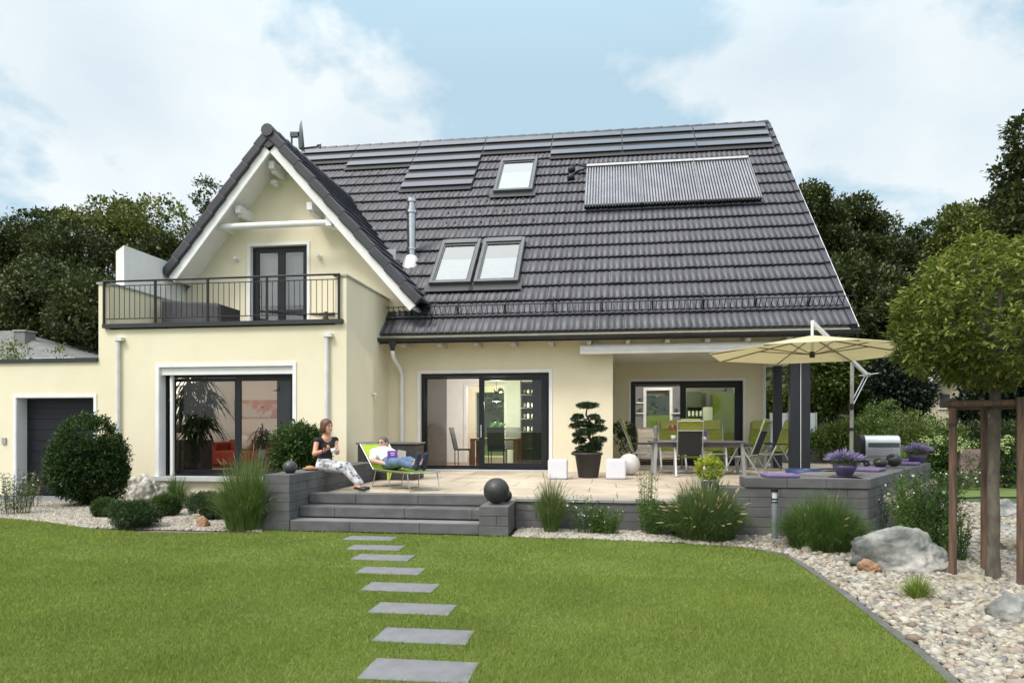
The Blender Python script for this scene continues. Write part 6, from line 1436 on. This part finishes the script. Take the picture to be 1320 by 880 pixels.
def tussock(name, lab, u, v, h, spread, n, wd, mats, seed, rad=.1, plume=0, cat='ornamental grass', y_in=.15, curve=1.0, parts=True, z=0, pr=.012, pm='straw'):
    p = at(u, v, z=0); x, y = p.x, p.y+y_in; t = thing(name, lab, cat, (x,y,z)); o, tips, mids = blades('blades', mats, t, (x,y,z), n, h, spread, wd, rad, curve, 6, seed)
    if plume:
        o2, tp_, md_ = blades('stalks', [G['straw'] if pm == 'straw' else mats[0]], t, (x,y,z), plume, h*1.12, spread*.9, wd*.5, rad, curve*.75, 6, seed+1)
        plumes('seed_heads', G['straw'], t, md_.tolist(), (tp_).tolist(), pr)
    return t, x, y
tussock('ornamental_grass', 'tall bright green ornamental grass left of the bench wall', 311, 684, .98, .62, 2300, .009, [G['grassy'],G['penn_b'],G['grassy_b']], 41, .27, curve=1.5, plume=50, pr=.004)
tussock('ornamental_grass', 'blue green spiky grass behind the craggy rock', 220, 657, .62, .42, 420, .014, [G['penn'],G['grassy']], 42, .1, curve=.7)
tussock('ornamental_grass', 'narrow upright grass with thin plumes in front of the terrace wall', 709, 689, .72, .36, 1300, .007, [G['grassy'],G['penn_b']], 43, .09, plume=80, curve=.7, pr=.005)
tussock('fountain_grass', 'wide fountain grass with pale seed heads left of the bollard', 913, 700, .66, .60, 4600, .008, [G['penn'],G['grassy'],G['penn_b']], 44, .36, plume=75, curve=1.8, y_in=.3)
tussock('fountain_grass', 'dense green fountain grass between bollard and boulder', 1072, 714, .58, .52, 4600, .007, [G['penn'],G['grassy'],G['grassy']], 45, .38, plume=12, curve=1.9, y_in=.33, pr=.008)
tussock('sedge_tuft', 'small yellow green grass tuft in the pebbles in front of the boulder', 1190, 777, .22, .24, 420, .007, [G['sedge'],G['grassy_b']], 46, .06, curve=1.0, y_in=.1)
def herb(name, lab, u, v, h, w, n, mats, seed, fl=None, fn=0, fs=.016, ll=.05, lw=.012, dpt=None, group=None, cat='perennial', y_in=.12, z=0):
    """bunch of upright leafy stems"""
    p = at(u, v, z=0); x, y = p.x, p.y+y_in; t = thing(name, lab, cat, (x,y,z), group); r = np.random.default_rng(seed); dpt = dpt or w*.7
    m = MB(); P = []; D = []; tips = []
    for i in range(n):
        a = r.uniform(0,math.tau); rr = math.sqrt(r.random()); b = Vector((x+rr*w*.3*math.cos(a), y+rr*dpt*.3*math.sin(a), z)); e = Vector((x+rr*w*.5*math.cos(a)+r.normal(0,.02), y+rr*dpt*.5*math.sin(a), z+h*r.uniform(.55,1.1))); md = b.lerp(e,.5)+Vector((0,0,h*.06)); m.tube([b,md,e], [.003,.0025,.0012], 3, caps=False)
        tips.append(e)
        for k in range(int(14*h/.5)+6):
            t_ = r.uniform(.1,.98); q = b.lerp(md,t_*2) if t_ < .5 else md.lerp(e,t_*2-1); P.append(list(q)); an = r.uniform(0,math.tau); D.append([math.cos(an),math.sin(an),.7])
    m.build('stems', mats[0], t); P = np.array(P); D = np.array(D); k = len(P); V, F = leaves_VF(P, D, ll*r.uniform(.6,1.2,k), lw*r.uniform(.7,1.2,k), r=r); np_obj('leaves', V, F, None, t, mats=mats, mi=np.repeat(r.choice(len(mats),k),2))
    if fl: flowers('flowers', fl, t, [tips[i%len(tips)]+Vector((r.normal(0,.03),r.normal(0,.03),r.uniform(-.12,.03))) for i in range(fn)], fs, seed=seed, kind='stuff')
    return t
WF = mat('white_flower', (.80,.78,.76), .7); 
herb('gaura', 'loose white flowering plant right of the narrow grass at the terrace wall', 757, 690, .50, .65, 60, [G['shrub'],G['penn']], 51, WF, 34, .02)
herb('gaura', 'low green herb clump in front of the middle of the terrace wall', 780, 691, .36, .6, 90, [G['shrub_b'],G['shrub']], 52, WF, 8, .016)
herb('perennial', 'tall upright stems with whorled leaves before the terrace wall', 836, 690, .85, .32, 34, [G['shrub_b'],G['grassy_b']], 53, None, 0, ll=.05)
herb('perennial', 'bushy green stems filling the foot of the tall stemmed plant', 848, 692, .48, .5, 90, [G['shrub'],G['shrub_b']], 54, WF, 6, .016)
herb('perennial', 'dark leafy shrublet between the stems and the fountain grass', 872, 694, .45, .45, 70, [G['shrub'],G['laurel']], 55)
herb('white_daisies', 'loose pale flowering plants at the far left edge of the bed', 12, 664, .72, .8, 60, [G['penn'],G['shrub']], 56, WF, 30, .018)
herb('white_daisies', 'dark stalks with dried seed heads beside the garage door edge', 36, 655, .62, .4, 16, [G['penn'],G['straw']], 57, G['straw'], 20, .014)
herb('white_daisies', 'low white flowers under the living room window', 262, 652, .26, 1.0, 60, [G['shrub_b'],G['penn_b']], 58, WF, 60, .018, dpt=.6)
herb('white_daisies', 'low green herbs between rock and window sill', 300, 655, .30, .7, 50, [G['shrub_b'],G['grassy_b']], 59, WF, 14, .018, dpt=.5)
herb('gaura', 'white flowering plant in front of the right seat wall corner', 1152, 695, .62, .55, 34, [G['penn'],G['shrub']], 60, WF, 46, .022, y_in=.6)
herb('gaura', 'low pale flowering plant between fountain grass and boulder', 1125, 700, .36, .6, 44, [G['penn_b'],G['shrub']], 61, WF, 16, .02, y_in=.7)
herb('leafy_shrub', 'tall dense leafy perennial behind the first stake of the young tree', 1222, 728, .95, .85, 150, [G['shrub'],G['shrub_b'],G['shrub']], 62, WF, 16, .016, ll=.06, lw=.016, y_in=.45)
herb('leafy_shrub', 'feathery green grasslike plant left of the tall perennial', 1190, 700, .80, .45, 60, [G['grassy_b'],G['shrub_b']], 63, None, 0, ll=.06, lw=.008, y_in=.5)
herb('leafy_shrub', 'leafy perennial clump between the second stake and the tree trunk', 1258, 735, .55, .4, 44, [G['shrub'],G['shrub_b']], 64, WF, 10, .016, y_in=.4)
herb('white_daisies', 'white daisies on the edge of the back lawn', 1240, 632, .45, 2.2, 90, [G['shrub'],G['penn']], 65, WF, 70, .03, dpt=.8, y_in=.3, ll=.08, lw=.03)
# --- rocks
def rock(name, lab, u, v, w, dpt, h, mats, seed, rz=0, pw=1.0, cat='rock', yo=.4, facet=.25, group=None, lean=0):
    p = at(u, v, z=0); x, y = p.x, p.y+dpt*yo; iv, if_ = ico(5); r = np.random.default_rng(seed); V = iv.copy()
    from mathutils import noise
    o = r.uniform(0,50,3); out_ = np.empty_like(V)
    planes = rand_dir(10, r); planes[:,2] = np.abs(planes[:,2])*.6; planes /= np.linalg.norm(planes,axis=1,keepdims=True); dist = r.uniform(.68,.95,10)
    for n_, d_ in zip(planes, dist):
        k = V@n_-d_; V -= np.clip(k,0,None)[:,None]*n_[None]*(.9)
    nn = np.array([noise.fractal(Vector((q*1.3+o).tolist()), .9, 2.1, 5)*facet+noise.fractal(Vector((q*5+o).tolist()), .9, 2, 3)*facet*.18 for q in V]); V = V*(1+nn[:,None])
    V[:,0] += lean*V[:,2]; V *= np.array([w/2,dpt/2,h*.62]); V[:,2] += h*.38; c, s_ = math.cos(rz), math.sin(rz); V = np.stack([V[:,0]*c-V[:,1]*s_+x, V[:,0]*s_+V[:,1]*c+y, V[:,2]], 1)
    return np_obj(name, V, if_, mats, loc=(x,y,0), label=lab, cat=cat, smooth=True, group=group)
RG = mat('granite', (.46,.45,.42), .85, c2=(.11,.12,.11), c3=(.27,.275,.26), scale=1.7, bump=1.0, bscale=24, detail=14, contrast=(.41,.59), stain=.5, sscale=(9,9,9)); RP_ = mat('craggy_rock', (.50,.47,.41), .95, c2=(.12,.11,.09), scale=9, bump=1.0, bscale=25, detail=9, contrast=(.36,.58)); RO = mat('orange_stone', (.36,.20,.11), .85, c2=(.24,.14,.09), scale=7, bump=.4)
RT = mat('tan_stone', (.36,.32,.24), .85, c2=(.22,.2,.15), scale=8, bump=.4)
rock('boulder', 'big grey white boulder lying in the pebbles', 1172, 741, .92, .60, .44, RG, 71, -.18, yo=.45, facet=.22)
rock('boulder', 'flat pale rock behind the big boulder', 1176, 700, .65, .45, .24, RG, 72, .3)
rock('craggy_rock', 'craggy pale rock with lichen between the left shrubs', 181, 658, .62, .42, .62, RP_, 73, .3, facet=.5)
rock('orange_stone', 'rounded orange brown stone leaning on the big boulder', 1122, 740, .22, .18, .15, RO, 74, cat='stone')
rock('grey_stone', 'smooth grey stone at the right edge of the picture', 1308, 806, .30, .24, .22, RG, 75, cat='stone', facet=.1)
rock('tan_stone', 'flat tan stone between the boulder and the tree trunk', 1256, 755, .30, .22, .10, RT, 76, cat='stone')
rock('tan_stone', 'small tan stone in the pebbles below the second fountain grass', 1041, 713, .16, .12, .08, RT, 77, cat='stone')
rock('orange_stone', 'orange round stone at the lawn edge on the left', 259, 680, .20, .15, .17, RO, 78, cat='stone'); rock('orange_stone', 'brown flat stone behind the orange one at the left lawn edge', 250, 674, .24, .16, .14, RT, 79, cat='stone')
for i, (u,v,w,h,lab) in enumerate(((1300,668,.5,.3,'grey rock far right behind the tree trunk'),(1296,690,.42,.16,'flat rock right of the tree trunk, lower of three'),(1312,712,.36,.16,'mossy stone near the right edge behind the third stake'),(1305,620,.7,.25,'pale rock on the far bed by the hydrangeas'))):
    rock('garden_rock', lab, u, v, w, w*.7, h, RG if i != 2 else RT, 80+i, cat='rock')
# --- young tree with its stakes
p = at(1280, 747, z=0); tx, ty = p.x, p.y; t = thing('young_tree', 'young tree with dense domed green crown tied between wooden stakes', 'tree', (tx,ty,0))
m = MB(); pts = trunk_mesh(m, (tx,ty,-.03), (tx+.03,ty+.02,2.15), .058, .045, .012, 12, 3); 
limbs(m, (tx+.03,ty+.02,2.1), [(tx+.75*math.cos(a)*q, ty+.75*math.sin(a)*q, 2.15+zz) for a,q,zz in ((0,1,.5),(1,.9,.7),(2,1,.45),(3,1,.55),(4,.8,.9),(5,1,.6),(.5,.3,1.1),(2.5,.5,1.0),(5.6,.5,.35),(3.6,.6,.3))], .035, 4, 6); m.build('trunk', BARK, t)
ux = lambda u_: (u_-1280)/CF*6.75
def dome(n, shell_lo, seed):
    r = np.random.default_rng(seed); d = rand_dir(n, r); rad = .95*(shell_lo+(1-shell_lo)*r.random(n)**.5); lump = 1+.02*r.normal(size=n)+.05*np.sin(d[:,0]*7+1)*np.sin(d[:,2]*6)+.05*np.sin(d[:,1]*9+d[:,2]*5)
    zz = d[:,2]; rx = np.where(zz > 0, 1.0, 1.02); hz_ = np.where(zz > 0, .98, .62)
    rad = rad*.97; return np.stack([d[:,0]*1.0*rad*lump, d[:,1]*.98*rad*lump, (zz*hz_-.06*(d[:,0]**2+d[:,1]**2))*rad*lump], 1), d
nt_ = 2500; C_, d_ = dome(nt_, .55, 91); C_ += np.array([tx+.03, ty+.02, 2.47]); per = 9; r = np.random.default_rng(5)
P = np.repeat(C_, per, 0)+rand_dir(nt_*per, r)*.03; an = rand_dir(nt_*per, r); D = np.repeat(d_, per, 0)*.55+an*.9; D[:,2] = D[:,2]*.6-.15
n_ = len(P); V, F = leaves_VF(P, D, r.uniform(.05,.092,n_), r.uniform(.022,.034,n_), fold=.2, roll=np.cross(np.cross(D, np.array([0,0,1.])), D)+rand_dir(n_, r)*.45, r=r)
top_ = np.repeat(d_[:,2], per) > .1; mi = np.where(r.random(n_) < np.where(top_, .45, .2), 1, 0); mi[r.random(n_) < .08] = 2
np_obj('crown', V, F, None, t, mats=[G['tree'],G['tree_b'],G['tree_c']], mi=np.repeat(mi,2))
t = thing('tree_stakes', 'brown wooden stake frame around the trunk of the young tree', 'tree stake', (tx, ty, 0))
sp = [at(1228,743,z=0), at(1269,735,z=0), at(1316,756,z=0)]; tz_ = 1.76
for q_ in sp: m = MB(); m.tube([(q_.x,q_.y,-.05),(q_.x+.003,q_.y,tz_+.02)], .036, 12); m.build('post', WOOD, t)
m = MB(); m.tube([Vector((sp[0].x-.1,sp[0].y,tz_-.03)), Vector((sp[2].x+.25,sp[2].y-.02,tz_-.03))], .034, 10); m.build('crossbar', WOOD, t)
m = MB(); a_ = Vector((sp[0].x-.02,sp[0].y+.0,tz_-.05)); b_ = Vector((sp[1].x+.1,sp[1].y+.02,tz_-.05)); m.tube([a_,b_], .036, 10); m.build('crossbar', WOOD, t)
m = MB(); m.tube([Vector((sp[1].x-.0,sp[1].y,tz_-.05)), Vector((sp[2].x+.1,sp[2].y,tz_-.05))], .036, 10); m.build('crossbar', WOOD, t)
m = MB(); m.tube([(tx+.085*math.cos(a),ty+.085*math.sin(a),1.72) for a in np.linspace(0,math.tau,13)], .012, 6, caps=False); m.tube([(tx,ty-.09,1.72),(tx-.1,ty-.05,1.73)], .012, 6); m.build('tie', mat('rope', (.06,.05,.04), .9), t)
m = MB(); m.tube([(sp[0].x+.053*math.cos(a),sp[0].y+.053*math.sin(a),1.53) for a in np.linspace(0,math.tau,13)], .006, 6, caps=False); m.build('tie', mat('rope', (.06,.05,.04), .9), t)

# ================================================================ BACKGROUND
FT = [leafmat('forest_a', (.066,.084,.028), (.033,.045,.016), scale=.8, trans=.15), leafmat('forest_b', (.105,.13,.038), (.055,.073,.022), scale=.8, trans=.15), leafmat('forest_c', (.21,.24,.055), (.13,.155,.035), scale=.8, trans=.15)]
BT = [leafmat('bright_a', (.12,.17,.035), (.07,.11,.022), scale=.8, trans=.25), leafmat('bright_b', (.16,.20,.045), (.10,.14,.03), scale=.8, trans=.25)]
CN = [leafmat('conifer_a', (.03,.048,.03), (.016,.026,.017), scale=1, trans=.08), leafmat('conifer_b', (.03,.048,.026), (.016,.026,.014), scale=1, trans=.08)]
def bigtree(lab, u, d, vtop, wpx, mats, seed, sparse=1., name='forest_tree', vbot=None, leaf=.30, nb=20, grp='forest trees behind the house', trunk=True, n=1500, zbase=0):
    base = at(u, 560, d=d); x, y = base.x, base.y; zt = at(u, vtop, d=d).z; w = wpx/CF*d; zb = at(u, vbot, d=d).z if vbot else max(zt*.22, 1.5); r = random.Random(seed)
    t = thing(name, lab, 'tree', (x,y,zbase), grp); H = zt-zb; cz = (zt+zb)/2; bl = []
    for i in range(nb):
        f_ = (i+.5)/nb; z = zb+H*(.12+.80*f_); env = math.sin(math.pi*min(1,.25+.58*f_))**.5; rr = w/2*env; a = r.uniform(0,math.tau)+i*2.4; q = rr*r.uniform(.35,.72); s_ = r.uniform(.26,.42)*w/2*(.75+.5*env)
        bl.append((x+q*math.cos(a), y+q*math.sin(a)*.8, z, s_*1.15, s_*1.1, s_*.8*r.uniform(.7,1.1)))
    bl.append((x, y, cz, w*.27, w*.25, H*.36)); bl.append((x+r.uniform(-.1,.1)*w, y, zt-w*.13, w*.24, w*.22, w*.13))
    foliage('crown', mats, t, bl, int(n*sparse), 10, leaf*1.7, leaf, leaf*.6, seed=seed, shell=.62)
    m = MB(); trunk_mesh(m, (x,y,zbase-.3), (x,y,zt-H*.25), w*.035+.08, .06, .25, 7, seed); limbs(m, (x,y,zb+H*.1), [(b[0],b[1],b[2]) for b in bl[:nb:2]], w*.016+.03, seed, 5); m.build('trunk', BARKD, t); return t
TR = [ # left
 ('dark broad tree at the far left edge behind the garage', 0, 42, 278, 110, 0, 1), ('dark tree second from the left behind the garage', 52, 44, 272, 100, 0, 1), ('dark green tree left of the bright topped one', 95, 40, 266, 90, 0, 1.),
 ('big tree with sunlit yellow green top left of the gable', 160, 46, 250, 130, 1, 1.15), ('dark tree beside the left parapet of the balcony', 205, 41, 290, 70, 0, .9), ('low dark tree filling the gap above the garage roof', 30, 36, 330, 130, 0, 1),
 ('thin leaved airy tree rising beside the gable slope', 268, 50, 228, 56, 0, .22), ('dark undergrowth tree behind the neighbour roof', 108, 35, 340, 120, 0, 1),
 # right
 ('dark tall tree just right of the roof verge', 1052, 38, 236, 70, 0, 1), ('dark tree second from the roof verge', 1100, 42, 252, 78, 0, 1), ('forest tree above the parasol', 1140, 48, 276, 80, 0, 1), ('forest tree left of the young tree crown', 1188, 50, 283, 90, 0, 1),
 ('mid green tree top above the young tree crown', 1240, 40, 262, 70, 1, .9), ('tree at the upper right edge behind the young tree', 1300, 34, 238, 90, 1, .9), ('airy tall tree cut by the right picture edge', 1322, 27, 152, 84, 0, .30),
 ('dark tree low behind the parasol', 1085, 33, 330, 110, 0, 1.0), ('dark tree low behind the parasol arm', 1160, 34, 350, 110, 0, 1.0), ('dark tree low behind the young tree', 1245, 33, 340, 120, 0, 1.0), ('dark tree low at the right picture edge', 1330, 36, 330, 120, 0, 1.)]
for i, (lab, u, d, vt, w, kind, sp_) in enumerate(TR):
    bigtree(lab, u, d, vt+((12,2,22,6,16)[i%5] if u < 240 else 4), w*(1.3 if sp_ > .5 else 1), FT[:2] if kind == 0 else [FT[1],FT[2],FT[2]], 200+i, sp_, leaf=.27 if d > 40 else .23, n=3000)
# second, farther row closing the forest edge
m = MB()
HILL = mat('hill_forest', (.028,.042,.016), .95, c2=(.012,.02,.009), scale=.35, bump=1, bscale=2, detail=9)
vs = []; fs = []; xs_ = np.linspace(-170, 170, 61)
for j, (yy, hz_) in enumerate(((58,-.5),(66,5),(76,11),(90,16),(120,19),(160,10))):
    for x in xs_: vs.append((x, yy+3*math.sin(x*.11+j), hz_*(1+.12*math.sin(x*.07+j))*(1 if j else 1)-(0 if j else 0)))
for j in range(5):
    for i in range(60): a_ = j*61+i; fs.append((a_,a_+1,a_+62,a_+61))
m.add(vs, fs, True); m.build('hill', HILL, kind='structure')
t = np_obj; r = np.random.default_rng(77); n_ = 5200; X = r.uniform(-120,120,n_); Yy = r.uniform(60,88,n_); Zz = np.interp(Yy, [58,66,76,90], [0,5,11,16])+r.uniform(0,3.5,n_); P = np.repeat(np.stack([X,Yy,Zz],1), 8, 0)+rand_dir(n_*8, r)*1.1; D = rand_dir(n_*8, r)+np.array([0,-.3,.5]); k = len(P)
V, F = leaves_VF(P, D, r.uniform(.5,1.0,k), r.uniform(.3,.55,k), r=r); np_obj('woods', V, F, None, mats=FT[:2], mi=np.repeat(np.repeat(r.choice(2,n_),8),2), kind='stuff', label='distant wooded hillside behind house and gardens', cat='woods')
# mid distance right: bright shrubs, conifer, round bush, hedge
bigtree('bright green leafy tree between the posts and the parasol pole', 1075, 27, 428, 85, BT, 301, .9, 'garden_tree', 545, .20, 10, 'garden trees', n=1500)
bigtree('second bright green tree low behind the double post', 1120, 29, 455, 70, BT, 302, .7, 'garden_tree', 545, .20, 9, 'garden trees', n=1300)
bigtree('green tree glimpsed between post and loggia wall', 1003, 28, 505, 50, BT, 303, .5, 'garden_tree', 560, .2, 7, 'garden trees', n=1000)
bigtree('dark blue green conifer right of the parasol arm', 1155, 25, 455, 80, CN, 304, 1.0, 'conifer', 545, .16, 12, 'garden trees', n=1800)
bigtree('second dark conifer next to the cream neighbour house', 1195, 33, 440, 60, CN, 305, 1.0, 'conifer', 545, .2, 12, 'garden trees', n=1400)
bigtree('dark conifer partly covering the right end of the cream neighbour house', 1262, 25, 468, 60, CN, 306, .8, 'conifer', 545, .18, 10, 'garden trees', n=1500)
bigtree('dark conifer at the right edge behind the stakes', 1310, 26, 450, 80, CN, 307, 1., 'conifer', 550, .18, 10, 'garden trees', n=1500)
def bk_bush(lab, u, d, vt, vb, w, mats, seed, dep=1.6, n=700, leaf=.09, name='garden_bush', cat='bush', grp=None):
    a = at(u, vt, d=d); zb = 0; ww = w/CF*d; bush(name, lab, a.x, a.y, ww, dep, a.z-zb, n, 9, leaf, leaf*.5, mats, seed, cat=cat, crad=leaf*1.6, shell=.7, group=grp, round_=False, stem=.04)
bk_bush('rounded bright green bush rising over the hedge', 1140, 22.5, 512, 545, 62, [BT[0],BT[1]], 311, 2, 900)
hg = [(1065,20.5,545,70),(1110,20.0,538,70),(1160,19.5,530,80),(1205,20,537,70)]
for i, (u,d,vt,w) in enumerate(hg): bk_bush(['hedge bush behind the white privacy screen','hedge bush right behind the parasol pole','tallest hedge bush behind the steel grill','hedge bush right of the grill near the far lavender'][i], u, d, vt, 590, w, [G['shrub'],FT[2],G['shrub_b']] if i != 2 else [G['shrub_b'],G['penn_b'],FT[2]], 320+i, 1.8, 900, .10, 'hedge_bush', 'hedge', 'hedge bushes behind the terrace')
for i, (u,d,vt,w) in enumerate(((1250,20.5,540,80),(1310,20,540,90))): bk_bush(['dark hedge bush behind the hydrangeas','dark hedge bush at the right edge behind the brick wall'][i], u, d, vt, 590, w, [FT[1],G['laurel']], 330+i, 1.6, 800, .10, 'hedge_bush', 'hedge', 'hedge bushes behind the terrace')
bk_bush('low green plant behind the black vases', 1138, 13.6+1.2, 577, 600, 34, [G['shrub_b'],G['shrub']], 335, .5, 200, .05); bk_bush('low light green plant left of the far lavender', 1165, 15.5, 576, 600, 30, [G['grassy_b'],G['shrub_b']], 336, .6, 200, .05)
# hydrangeas
HB = mat('hydrangea', (.62,.68,.36), .8, c2=(.45,.55,.22), scale=14)
def hyd(lab, u, d, vt, w, seed):
    a = at(u, vt, d=d); ww = w/CF*d; t = bush('hydrangea', lab, a.x, a.y, ww, .8, a.z, 260, 8, .10, .06, [G['shrub'],G['laurel_b']], seed, cat='hydrangea', crad=.1, group='hydrangeas by the brick wall'); r = random.Random(seed); bl = [(a.x+r.uniform(-.5,.5)*ww, a.y-r.uniform(.1,.42), a.z-r.uniform(-.04,.34), *[r.uniform(.06,.10)]*3) for i in range(int(ww*14))]
    foliage('blossoms', [HB], t, bl, len(bl)*24, 4, .012, .03, .028, shell=.85, seed=seed, kind='stuff')
hyd('hydrangea with white green balls left of the first stake', 1205, 18.0, 567, 46, 341); hyd('hydrangea with pale balls between the first and second stake', 1248, 17.5, 567, 52, 342); hyd('hydrangea with pale balls right of the tree trunk', 1298, 17.0, 563, 30, 343)
for (u,v,w,lab) in ((1216,600,36,'clipped dark box cushion at the back lawn, left'),(1248,612,70,'row of dark clipped box at the back lawn behind the stakes'),(1310,605,40,'dark grassy clump at the right edge of the back lawn')):
    p = at(u, v+4, z=0); bush('box_shrub', lab, p.x, p.y+.3, w/CF*(p.y), .8, .5, 300, 9, .06, .03, [G['box'],G['laurel']], u, crad=.08, stem=.015)
BRK = mat('brick_grey', (.24,.17,.15), .85, c2=(.16,.12,.11), scale=6, bump=.4)
a_, b_ = at(1238, 600, y=18.6), at(1390, 600, y=18.6); m = MB(); blocks(m, (a_.x,18.6), (b_.x,18.6), 0, 7, .3, blen=.6, seed=40)
m.build('garden_wall', BRK, loc=(a_.x,18.6,0), label='low reddish block wall behind the hydrangeas at the right', cat='garden wall', bevel=.006)
# neighbour houses
nh = thing('neighbour_house', 'small cream neighbour house with pale roof edge at the right', 'house', (at(1225,600,d=30).x, at(1225,600,d=30).y, 0)); d = 30
c1, c2 = at(1192, 530, d=d), at(1262, 530, d=d); ze = at(1192, 503, d=d).z; zp = at(1235, 478, d=d).z; Y0 = c1.y
m = MB(); m.prism_y([(c1.x,0),(c2.x+.6,0),(c2.x+.6,ze+.2),((c1.x+c2.x)/2+.3,zp+.35),(c1.x,ze)], Y0, Y0+7); m.build('wall', mat('neighbour_plaster', (.70,.62,.46), .9), nh)
m = MB(); xm_ = (c1.x+c2.x)/2+.3; m.beam((c1.x-.5,Y0-.4,ze-.32),(xm_,Y0-.4,zp+.5), .1, .22, (0,1,0)) if 0 else None
for (xa, za_, xb, zb_) in ((c1.x-.55, ze-.12, xm_, zp+.45), (c2.x+1.1, ze-.1, xm_, zp+.45)): m.add([(xa,Y0-.5,za_),(xb,Y0-.5,zb_),(xb,Y0+7.4,zb_),(xa,Y0+7.4,za_),(xa,Y0-.5,za_-.22),(xb,Y0-.5,zb_-.22),(xb,Y0+7.4,zb_-.22),(xa,Y0+7.4,za_-.22)], [(0,1,2,3),(7,6,5,4),(0,4,5,1),(2,6,7,3),(0,3,7,4)])
m.build('roof', mat('neighbour_roof', (.45,.46,.48), .6), nh)
w_ = at(1216, 517, d=d); m = MB(); m.box(w_.x-.2, w_.x+.2, Y0-.03, Y0-.001, w_.z-.3, w_.z+.3); wo = m.build('window', mat('neighbour_glass', (.08,.09,.10), .2), nh); m = MB(); m.box(w_.x-.27, w_.x+.27, Y0-.06, Y0-.001, w_.z-.36, w_.z-.3); m.build('sill', WHITE, wo)
nl = thing('neighbour_house', 'grey roofed neighbour house showing above the garage roof at the left', 'house', (at(30,500,d=30).x, at(30,500,d=30).y, 0)); d = 30
a, b, c = at(-60, 425, d=d), at(108, 462, d=d), at(0, 425, d=d); ys = a.y
m = MB(); gx = at(-10, 425, d=d); y0 = at(40,462,d=28).y
ex = at(112, 464, d=29.5); rp = at(12, 426, d=33)
m.add([(ex.x,ex.y-.6,ex.z),(ex.x-14,ex.y-.6,ex.z-.0+.0),(rp.x-12,rp.y+2,rp.z+.3),(rp.x,rp.y,rp.z)], [(0,1,2,3)]); m.add([(ex.x,ex.y-.6,ex.z),(rp.x,rp.y,rp.z),(ex.x,ex.y+7,ex.z)], [(0,1,2)])
m.build('roof', mat('slate_roof', (.17,.17,.17), .8, c2=(.11,.115,.11), scale=4, bump=.4), nl)
m = MB(); m.tube([(ex.x,ex.y-.65,ex.z-.03),(ex.x-14,ex.y-.65,ex.z-.03)], .08, 8); m.build('gutter', mat('zinc', (.66,.66,.66), .4, .5), nl)
m = MB(); m.box(ex.x-13.6, ex.x-.4, ex.y-.2, ex.y+6.5, 0, ex.z-.06); m.build('wall', mat('neighbour_plaster', (.70,.62,.46), .9), nl)
q_ = at(32, 436, d=31.5); m = MB(); m.box(q_.x-.28, q_.x+.28, q_.y-.3, q_.y+.3, q_.z-1.0, q_.z+.28); chn = m.build('chimney', mat('chimney_grey', (.2,.2,.2), .9, bump=.5), nl); m = MB(); m.box(q_.x-.33, q_.x+.33, q_.y-.35, q_.y+.35, q_.z+.281, q_.z+.34); m.build('cap', COP, chn)
bk_bush('yellow green creeper growing over the grey neighbour roof', 20, 26.5, 432, 470, 70, [BT[1],BT[0]], 351, 1.4, 330, .12, 'creeper', 'creeper')
bk_bush('small leafy branch above the right end of the neighbour roof', 70, 27.5, 436, 470, 36, [BT[1],BT[0]], 352, 1.0, 150, .12, 'creeper', 'creeper')
# --- pampered extras on the lawn bed edges: a few fallen leaves
